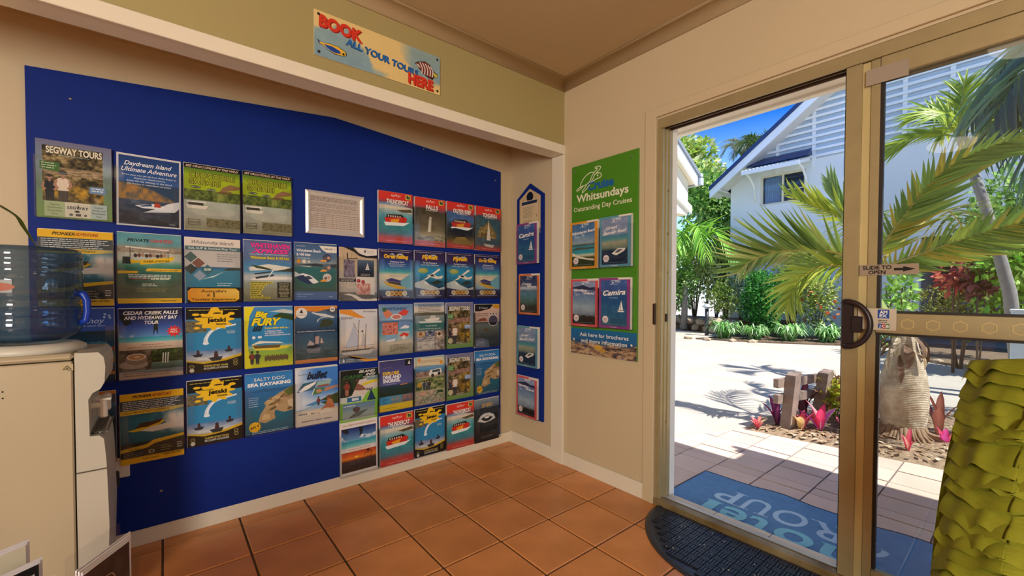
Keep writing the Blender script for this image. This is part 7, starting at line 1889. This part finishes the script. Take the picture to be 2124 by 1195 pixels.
def planting():
    lg = ('bcd060', '9cbc50', 'd0d880', '7ca044', 'dce0a8'); dg = ('4f7c40', '64944a', '3c6638', '80a858'); mg = ('74a448', '90bc54', '5c8c40', 'b0cc70')
    pl = ('c8d490', 'a8c070', 'e0e4b8', '90a85c', 'd8d888')
    tree('tree', 'tall pale green tree against the sky over the neighbouring eave', 'tree', (14.4, 6.5, GZ), (14.3, 6.4, 5.9), (1.3, 1.3, 1.35), 2600, .26, lg, 1)
    tree('tree', 'yellow-green tree filling the gap left of the gable roof', 'tree', (15.8, 5.6, GZ), (15.7, 5.5, 4.9), (1.6, 1.3, 1.45), 2600, .24, ('a8c058', 'd4cc70', '8cac4c', 'd8c478', 'b8c868'), 2)
    tree('tree', 'mid green tree beside the white building\'s left corner', 'tree', (12.9, 4.9, GZ), (12.9, 4.85, 4.0), (1.0, .9, 1.5), 2600, .19, mg, 3)
    tree('tree', 'dark green tree close behind the white building\'s left corner', 'tree', (13.6, 4.5, GZ), (13.5, 4.45, 3.2), (.9, .75, 1.5), 2200, .17, dg, 4)
    tree('shrub', 'large pale-leaved shrub with bare stems left of the building', 'shrub', (10.7, 4.2, .3), (10.6, 4.15, 1.75), (.75, .75, 1.2), 3200, .13, pl, 5, stems=6)
    tree('shrub', 'leafy green shrub at the frame edge under the feather palm', 'shrub', (9.7, 4.35, .3), (9.7, 4.3, 1.25), (.7, .6, .9), 2200, .12, mg, 6, stems=4)
    tree('shrub', 'dark shrub filling the gap beside the building wall', 'shrub', (11.6, 3.95, .3), (11.6, 3.9, 1.5), (.6, .5, 1.3), 2200, .13, dg, 7, stems=4)
    tree('shrub', 'yellow-green shrub at the foot of the building\'s left corner', 'shrub', (10.1, 3.0, .2), (10.1, 3.0, .95), (.45, .42, .6), 1400, .09, lg, 8, stems=3)
    tree('clipped_shrub', 'rounded dark green shrub in front of the white wall', 'shrub', (9.6, 1.85, .05), (9.55, 1.83, 1.0), (.62, .58, .85), 5200, .075, ('3f8034', '4f9a3c', '2f6a2c', '64b048'), 9, stems=3, aspect=1.5)
    tree('shrub', 'bright yellow-green shrub behind the rounded shrub', 'shrub', (10.5, 1.5, .05), (10.4, 1.45, 1.55), (.6, .75, .62), 1800, .10, ('c0d040', 'a8c03c', 'd8dc58', '88b038'), 10, stems=3)
    tree('shrub', 'grey-green shrub left of the rounded shrub', 'shrub', (10.2, 2.65, .2), (10.2, 2.6, 1.2), (.4, .35, .75), 1200, .08, ('7a9a7c', '90a890', '64846a'), 11, stems=3)
    t = tree('shrub', 'loose shrub with orange flowers right of the rounded shrub', 'shrub', (10.1, .85, .1), (10.05, .85, .85), (.5, .62, .65), 1500, .085, ('98b048', 'b8c468', '7c983c', 'c8c880'), 12, stems=5)
    m = leaf_cloud(46, (10.0, .85, .85), (.45, .55, .5), .10, ('e0643c', 'e8885c', 'd04c34'), 13, aspect=1.2); m.build('flower', leafmat('petal', .3), t)
    # strappy lily clumps along the kerb
    for i, (x, y, s, lab) in enumerate(((8.55, 2.32, 1.0, 'strappy green lily clump beside the bollard light'), (8.75, 1.72, .82, 'small strappy lily clump between two larger ones'), (9.15, 1.13, 1.0, 'strappy green lily clump below the rounded shrub'), (9.55, .50, 1.0, 'strappy green lily clump next to the door handle'), (9.9, -.25, 1.0, 'strappy green lily clump behind the door stile'))):
        t = thing('lily_clump', lab, 'plant', (x, y, GZ)); r = random.Random(60+i); m = MB(); cs = ('6fae50', '8cc068', '4a8438', 'c8e0b0', 'a4d088')
        for k in range(150):
            a = r.uniform(0, 2*PI); l = s*r.uniform(.26, .46); e = r.uniform(.7, 1.25); bx = x+s*r.uniform(-.11, .11); by = y+s*r.uniform(-.11, .11); w = .017*s; c = shade(_srgb(cs[r.randrange(5)]), r.uniform(.85, 1.1))
            ca, sa = math.cos(a), math.sin(a); h = l*e*.85; q = [(0, 0), (.35*l, h*.85), (.72*l, h), (1.0*l, h*.55)]
            v = []
            for j, (d, z) in enumerate(q):
                ww = w*(1, 1, .8, .1)[j]; v += [(bx+ca*d-sa*ww, by+sa*d+ca*ww, GZ+.02+z), (bx+ca*d+sa*ww, by+sa*d-ca*ww, GZ+.02+z)]
            m.add(v, [(2*j, 2*j+1, 2*j+3, 2*j+2) for j in range(3)], c)
        m.build('blades', leafmat('lily_blade', .3), t)
    # right-hand planting seen through the glass
    tree('shrub', 'bright green leafy shrub at the right edge behind the glass', 'shrub', (7.0, -2.35, GZ), (6.9, -2.30, 1.35), (.65, .62, .85), 3000, .10, ('88c03c', 'a8d050', '6aa838', 'c0dc70'), 14, stems=3, aspect=1.6)
    tree('shrub', 'olive clipped shrub in front of the parked car', 'shrub', (7.3, -1.72, GZ), (7.25, -1.70, .78), (.42, .55, .5), 3800, .05, ('7a8434', '94983c', '5f7030', 'a8a450'), 15, stems=4)
    tree('shrub', 'fresh green twiggy shrub just right of the door stile', 'shrub', (4.3, -1.50, GZ), (4.25, -1.48, 1.0), (.30, .22, .55), 330, .085, ('90c050', 'b0d470', '74a840'), 16, stems=6, aspect=1.8)
    tree('shrub', 'green leafy shrub under the tall palm fronds at right', 'shrub', (8.6, -2.3, GZ), (8.5, -2.25, 2.1), (.7, .8, 1.1), 2600, .12, mg, 17, stems=3)
    for x, y, z, cols, lab, sd in ((6.75, -1.70, 1.30, ('c85048', 'e8846a', 'd8605c', 'e8a070', 'a83c44'), 'tuft of red and orange leaves on stems in front of the car', 18), (6.60, -1.95, 1.18, ('5a3038', '8a4c50', '70404a', '4a2a34', '9a5a58'), 'dark maroon leaf tuft right of the red one', 19)):
        tree('red_leaved_shrub', lab, 'shrub', (x, y, GZ), (x, y, z), (.17, .17, .20), 130, .15, cols, sd, aspect=2.4, stems=3)
planting()

def stones_and_beds():
    S_ = mat('field_stone', 'b8a68c', rough=.9, noise=(5, .25, '8f7c66'), bump=(20, .5, .01)); r = random.Random(9)
    # raised soil behind the retaining stones on the left
    m = MB(); m.prism([(10.6, 9), (10.45, 4.9), (9.9, 3.3), (9.6, 2.4), (10.2, 2.0), (11, 1.6), (11, 9)], 'z', -.3, .34); o = m.build('garden_soil', mat('garden_soil', '7c6650', rough=.95, noise=(8, .4)), None); o['kind'] = 'structure'
    w = thing('stone_retaining_wall', 'low retaining wall of pale rounded stones at the left garden', 'wall', (10.3, 4.2, GZ))
    path = [(10.55, 5.6), (10.40, 4.8), (9.85, 3.3), (9.5, 2.45)]
    def along(k):
        t = k*(len(path)-1); i = min(int(t), len(path)-2); q = t-i; return path[i][0]+(path[i+1][0]-path[i][0])*q, path[i][1]+(path[i+1][1]-path[i][1])*q
    def stone(x, y, z, a, b, c, par, seed):
        rr = random.Random(seed); bm = bmesh.new(); bmesh.ops.create_icosphere(bm, subdivisions=1, radius=1)
        rot = Matrix.Rotation(rr.uniform(0, 6), 3, 'Z'); mm = MB()
        vs = [rot @ Vector((v.co.x*a*rr.uniform(.8, 1.15), v.co.y*b*rr.uniform(.8, 1.15), v.co.z*c*rr.uniform(.85, 1.1)))+Vector((x, y, z)) for v in bm.verts]
        bm.verts.index_update(); mm.add(vs, [tuple(v.index for v in f.verts) for f in bm.faces]); bm.free(); return mm.build('stone', S_, par)
    k = 0
    for row, zz in ((0, .05), (1, .26)):
        n = 11
        for i in range(n):
            x, y = along((i+.5*row)/(n-.2)); k += 1; stone(x-.02*row+r.uniform(-.04, .04), y, zz+r.uniform(-.02, .02), .15, .2, .13+.02*r.random(), w, k)
    # mulch verge with kerb stones under the lilies
    m = MB(); m.prism([(8.0, 2.75), (8.25, 1.9), (8.7, 1.0), (9.2, .2), (9.7, -.9), (11, -.9), (11, 2.3), (9.6, 2.5)], 'z', -.3, GZ+.03); o = m.build('garden_verge', MATS['garden_soil'], None); o['kind'] = 'structure'
    m = MB(); m.prism([(8.05, -1.0), (7.3, -1.9), (6.9, -2.9), (11, -2.9), (11, -1.0)], 'z', -.3, GZ+.03); o = m.build('garden_verge', MATS['garden_soil'], None); o['kind'] = 'structure'
    for i, (x, y) in enumerate(((7.95, 2.45), (8.15, 1.95), (8.35, 1.6), (7.95, 2.9), (7.75, -1.45), (7.45, -1.78), (7.15, -2.2), (7.6, -2.05))):
        m = MB(); tag(stone(x, y, GZ+.02, .13, .09, .06, None, 90+i), ('pale kerb stone at the lily bed corner', 'pale kerb stone before the first lily clump', 'pale kerb stone before the second lily clump', 'blue-grey kerb stone left of the lilies', 'kerb stone across the driveway right of the palm trunk', 'kerb stone across the driveway above the cushion', 'kerb stone across the driveway near the white post', 'flat stone in the mulch behind the cushion')[i], 'stone')
    b = thing('bollard_light', 'slim black garden bollard light with white cap by the lilies', 'garden light', (9.05, 3.0, GZ))
    m = MB(); m.tube([(9.05, 3.0, GZ), (9.05, 3.0, .66)], .045, 12); m.build('post', mat('bollard_black', '23262a', rough=.5), b, True)
    m = MB(); m.lathe([(0, .79), (.03, .785), (.11, .72), (.115, .70), (.10, .695), (0, .70)], (9.05, 3.0, 0), 20); m.build('cap', mat('bollard_cap', 'c8ccd0', rough=.4, metal=.4), b, True)
    m = MB(); m.tube([(9.05, 3.0, .655), (9.05, 3.0, .70)], .06, 12); m.build('lens', mat('bollard_lens', 'b8bcc0', rough=.3), b, True)
    p = thing('white_post', 'short square white post in the driveway at the right edge', 'post', (4.93, -2.36, GZ))
    m = MB(); m.box((4.88, -2.42, GZ-.004), (5.0, -2.27, .90), bev=.006); m.build('shaft', mat('post_white', 'd6dce0', rough=.5), p)
    m = MB(); m.box((4.87, -2.43, .9005), (5.01, -2.26, .925), bev=.006); m.build('cap', MATS['post_white'], p)
stones_and_beds()

# ------------------------------------------------------------------ buildings
def building():
    X = 11.0
    b = thing('white_building', 'white gabled two-storey building with slatted gable across the driveway', 'building', (X, -1.5, GZ))
    Wm = mat('white_render', 'dfe3e6', rough=.75, noise=(1.5, .03)); SL = mat('slat_white', 'e6eaee', rough=.5); RF = mat('navy_roof', '22386a', rough=.45)
    y0, pk = 3.29, -1.6; sl = .762
    ev = 4.35
    rz = lambda y: ev+(3.59-abs(y-pk)+pk-0)*0 + ev*0 + (4.248+(3.586-(y if y > pk else 2*pk-y))*sl)-ev
    zr = lambda y: 4.16+(3.45-(y if y > pk else 2*pk-y))*sl
    yR = 2*pk-y0
    # facade with window and carport openings
    m = MB(); t = .2
    wy0, wy1, wz0, wz1 = 1.40, 2.49, 3.49, 4.31
    m.box((X, wy1, GZ), (X+t, y0, 4.5)); m.box((X, wy0, GZ), (X+t, wy1, wz0)); m.box((X, wy0, wz1), (X+t, wy1, 4.5)); m.box((X, -.76, GZ), (X+t, wy0, 4.5)); m.box((X, yR, 2.32), (X+t, -.76, 4.5)); m.box((X, yR, GZ), (X+t, -5.2, 2.32))
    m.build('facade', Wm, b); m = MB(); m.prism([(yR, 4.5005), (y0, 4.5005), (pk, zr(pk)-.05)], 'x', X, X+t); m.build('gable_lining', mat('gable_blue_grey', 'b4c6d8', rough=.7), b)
    m = MB(); m.box((X+t, y0-.2, GZ), (X+9, y0, 4.4)); m.box((X+t, yR, GZ), (X+9, yR+.2, 4.4)); m.box((X+9, yR, GZ), (X+9.2, y0, 4.4)); m.build('side_wall', Wm, b)
    m = MB(); m.box((X-.012, .45, 3.95), (X-.0005, .60, 4.42)); m.build('recess_panel', mat('pale_grey_panel', 'c4ccd6', rough=.6), b)  # small flat panel in pale grey on the facade
    # slats over the gable, each a batten of its own between the rakes
    z = 4.53; k = 0
    while z < zr(pk)-.35:
        half = (zr(pk)-.12-z)/sl
        yl, yr_ = min(pk+half, 3.25), max(pk-half, yR+.04)
        m = MB(); m.box((X-.075, yr_, z), (X-.035, yl, z+.062)); m.build('slat', SL, b); z += .166; k += 1
    for y in (2.80, 2.06, 1.227, -.5, -1.25, -2.3, -3.4, -4.6):
        top = min(zr(pk), zr(y)-.15)
        m = MB(); m.box((X-.0345, y-.04, 4.30), (X-.0005, y+.04, top)); m.build('batten', SL, b)
    # roof: barge boards, soffit and dark sheets
    for s in (1, -1):
        pts = [(pk, zr(pk)), (pk+s*(3.62-pk), zr(3.62))]
        for nm, x0, x1, d0, d1, mm in (('barge_board', X-.62, X-.57, -.22, .0, mat('barge_white', 'eceff2', rough=.5)), ('roof_sheet', X-.66, X+9.3, .005, .11, RF), ('eave_soffit', X-.57, X-.0005, -.16, -.12, mat('eave_lining', 'd8d6d0', rough=.7))):
            m = MB(); (a, za), (c, zc) = pts; m.prism([(a, za+d0), (c, zc+d0), (c, zc+d1), (a, za+d1)], 'x', x0, x1); m.build(nm, mm, b)
    # the sloping end of the eave at the left corner
    m = MB(); m.box((X-.6, 3.33, 3.98), (X+9, 3.60, 4.02)); m.build('side_soffit', MATS['eave_lining'], b)
    # window: frame, mullion, two panes, curtain
    w = .05
    FR = mat('cream_frame', 'd9d3bf', rough=.5)
    m = MB(); m.box((X+.04, wy0, wz0), (X+.1, wy1, wz0+w)); m.box((X+.04, wy0, wz1-w), (X+.1, wy1, wz1)); m.box((X+.04, wy0, wz0+w), (X+.1, wy0+w, wz1-w)); m.box((X+.04, wy1-w, wz0+w), (X+.1, wy1, wz1-w)); fr = m.build('window_frame', FR, b)
    m = MB(); m.box((X+.035, 1.92, wz0+w), (X+.095, 1.97, wz1-w)); m.box((X+.05, wy0+w, 3.83), (X+.09, 1.92, 3.855)); m.build('mullion', FR, fr)
    G = clear('window_glass', (.90, .93, .96), .9, .01)
    for a, c in ((wy0+w, 1.92), (1.97, wy1-w)):
        m = MB(); m.box((X+.06, a, wz0+w), (X+.066, c, wz1-w)); m.build('pane', G, fr)
    m = MB(); v = []; n = 40
    for i in range(n+1):
        y = 2.43-.40*i/n; dx = .03*math.sin(i*1.25); v += [(X+.17+dx, y, wz0+.03), (X+.17+dx*.7, y, wz1-.04)]
    m.add(v, [(2*i, 2*i+2, 2*i+3, 2*i+1) for i in range(n)]); m.build('curtain', mat('pale_blue_curtain', 'a8c8ec', rough=.8, transl=.3), fr, True)
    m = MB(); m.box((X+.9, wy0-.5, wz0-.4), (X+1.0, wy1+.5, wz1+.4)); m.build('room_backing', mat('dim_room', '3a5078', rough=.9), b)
    # awning over the window with corrugated sheet and bracket
    a = MB(); y1, y2 = 1.30, 2.66; za, zb = 4.60, 4.36; n = 56; v = []
    for i in range(n+1):
        y = y1+(y2-y1)*i/n; dz = .012*math.sin(i*PI/2); v += [(X-.005, y, za+dz), (X-.80, y, zb+dz)]
    a.add(v, [(2*i, 2*i+2, 2*i+3, 2*i+1) for i in range(n)]); a.build('awning_sheet', mat('awning_white', 'eef0f0', rough=.45), b, True)
    m = MB(); m.prism([(X-.001, 4.62), (X-.42, 4.52), (X-.42, 4.55), (X-.001, 4.80)], 'y', y1-.04, y2+.03); m.build('awning_flashing', RF, b)
    m = MB(); m.box((X-.83, y1, zb-.12), (X-.801, y2, zb-.012)); m.prism([(X-.001, za-.03), (X-.80, zb-.02), (X-.80, zb-.10), (X-.001, za-.12)], 'y', y1, y1+.03); m.prism([(X-.001, za-.03), (X-.80, zb-.02), (X-.80, zb-.10), (X-.001, za-.12)], 'y', y2-.03, y2); m.build('awning_edge', MATS['awning_white'], b)
    for y in (y1+.05, y2-.06):
        m = MB(); m.tube([(X-.70, y, zb-.06), (X-.45, y, zb-.12), (X-.16, y, zb-.32), (X-.04, y, zb-.75)], .028, 8); m.build('awning_bracket', MATS['awning_white'], b, True)
    m = MB(); m.box((X-.02, -.76, .82), (X-.0005, 3.285, .84)); m.build('plinth_line', mat('plinth_grey', '8f9aa6', rough=.7), b)
    # carport: columns and dim inside
    m = MB(); m.box((X+.2, -.9, GZ), (X+.201, -.76, 2.3)); 
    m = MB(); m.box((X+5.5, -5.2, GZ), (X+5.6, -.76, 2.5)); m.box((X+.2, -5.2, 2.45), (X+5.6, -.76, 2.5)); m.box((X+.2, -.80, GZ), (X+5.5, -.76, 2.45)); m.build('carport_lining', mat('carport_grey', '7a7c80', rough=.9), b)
    m = MB(); m.box((X-.02, -.80, GZ), (X+.26, -.62, 2.32)); m.build('column', Wm, b)
building()

def car():
    c = thing('parked_car', 'blue parked car in the shaded carport behind the shrubs', 'car', (13.9, -1.9, GZ), 0)
    B = mat('car_paint_blue', '4a78b8', rough=.25, spec=.6, coat=.6); G = mat('car_glass', '10161e', rough=.08); T = mat('tyre_black', '1a1a1c', rough=.8); Rm = mat('alloy_silver', 'b8bcc2', rough=.3, metal=.8)
    y0, y1 = -.95, -4.75; x0, x1 = 13.05, 14.75; z = GZ
    side = [(y0, .55), (y0+.04, .78), (y0-.55, .95), (y0-1.15, 1.02), (y0-1.75, 1.42), (y0-2.9, 1.47), (y0-3.5, 1.18), (y1+.1, 1.08), (y1, .80), (y1, .42), (y0-3.55, .30), (y0-.25, .30)]
    m = MB(); m.prism([(y, zz+z) for y, zz in side], 'x', x0, x1); o = m.build('body', B, c)
    m = MB(); m.prism([(y0-1.22, 1.03+z), (y0-1.78, 1.38+z), (y0-2.82, 1.42+z), (y0-3.3, 1.13+z)], 'x', x0-.006, x1+.006); m.build('side_window', G, c)
    m = MB(); m.add([(x0+.1, y0-1.13, 1.03+z), (x1-.1, y0-1.13, 1.03+z), (x1-.16, y0-1.72, 1.42+z), (x0+.16, y0-1.72, 1.42+z)], [(0, 1, 2, 3)]); m.build('windscreen', G, c)
    m = MB(); m.box((x0-.012, y0-1.2, .62+z), (x0-.001, y0-2.6, .66+z)); m.build('side_trim', T, c)
    for yy in (y0-.72, y0-3.15):
        for xx, s in ((x0+.02, -1), (x1-.02, 1)):
            M = Matrix.Translation((xx, yy, .32+z)) @ Matrix.Rotation(PI/2*s, 4, 'Y'); t = MB(); t.lathe([(.20, -.1), (.31, -.1), (.325, -.06), (.325, .04), (.30, .065), (.20, .06)], n=28); w = MB(); w.add([tuple(M @ Vector(p)) for p in t.v], t.f); wl = w.build('wheel', T, c, True)
            t = MB(); t.lathe([(0, .05), (.05, .055), (.055, .04)], n=16); t.lathe([(.185, .055), (.205, .07), (.21, .05)], n=28)
            for k in range(7):
                a = 2*PI*k/7; ca, sa = math.cos(a), math.sin(a); t.add([(.045*ca-.022*sa, .045*sa+.022*ca, .05), (.045*ca+.022*sa, .045*sa-.022*ca, .05), (.19*ca+.03*sa, .19*sa-.03*ca, .06), (.19*ca-.03*sa, .19*sa+.03*ca, .06)], [(0, 1, 2, 3)])
            w = MB(); w.add([tuple(M @ Vector(p)) for p in t.v], t.f); w.build('rim', Rm, wl, True)
    m = MB(); m.box((x0+.05, y0+.02, .60+z), (x0+.4, y0-.1, .72+z), bev=.02); m.build('headlight', mat('headlight_glass', 'd8dce0', rough=.1), c)
car()

def neighbour_wing():
    b = thing('neighbouring_wing', 'cream gable end of a neighbouring wing with grey roof at the frame edge', 'building', (5.2, 3.5, GZ))
    Wm = mat('wing_render', 'e8dfc6', rough=.75); Tm = mat('wing_trim', 'eef0f2', rough=.5); RF = mat('wing_roof', '8f979e', rough=.5, metal=.3)
    z = lambda x: 3.38+(6.3-x)*.62
    def rake(x0, x1, lo, hi, y0, y1, nm, mm): m = MB(); m.prism([(x0, z(x0)+lo), (x1, z(x1)+lo), (x1, z(x1)+hi), (x0, z(x0)+hi)], 'y', y0, y1); m.build(nm, mm, b)
    rake(2.6, 6.3, .02, .10, 1.82, 9, 'roof_sheet', RF); rake(2.6, 6.28, -.20, .015, 1.85, 1.89, 'barge_board', Tm); rake(2.6, 6.26, -.17, -.13, 1.892, 2.2, 'soffit', Wm)
    m = MB(); m.box((6.3, 1.80, z(6.3)-.16), (6.42, 9, z(6.3)-.02)); m.box((6.3, 1.80, z(6.3)+.0), (6.40, 9, z(6.3)+.07)); m.build('gutter', mat('gutter_grey', 'b4bac2', rough=.4), b)
    m = MB(); m.prism([(2.6, 2.62), (6.15, 2.62), (6.15, z(6.15)-.18), (2.6, z(2.6)-.18)], 'y', 1.98, 2.1); m.box((6.03, 2.1, 2.62), (6.15, 9, z(6.15)-.18)); m.box((2.6, 2.1, 2.62), (6.03, 9, 2.7)); m.build('upper_wall', Wm, b)
    m = MB(); m.box((2.6, 2.75, GZ), (5.2, 9, 2.62)); m.build('lower_wall', Wm, b)
    m = MB(); m.prism([(4.6, 3.35), (6.22, 2.66), (6.22, 2.80), (4.6, 3.49)], 'y', 1.93, 1.979); m.build('lower_hood', Tm, b)
neighbour_wing()
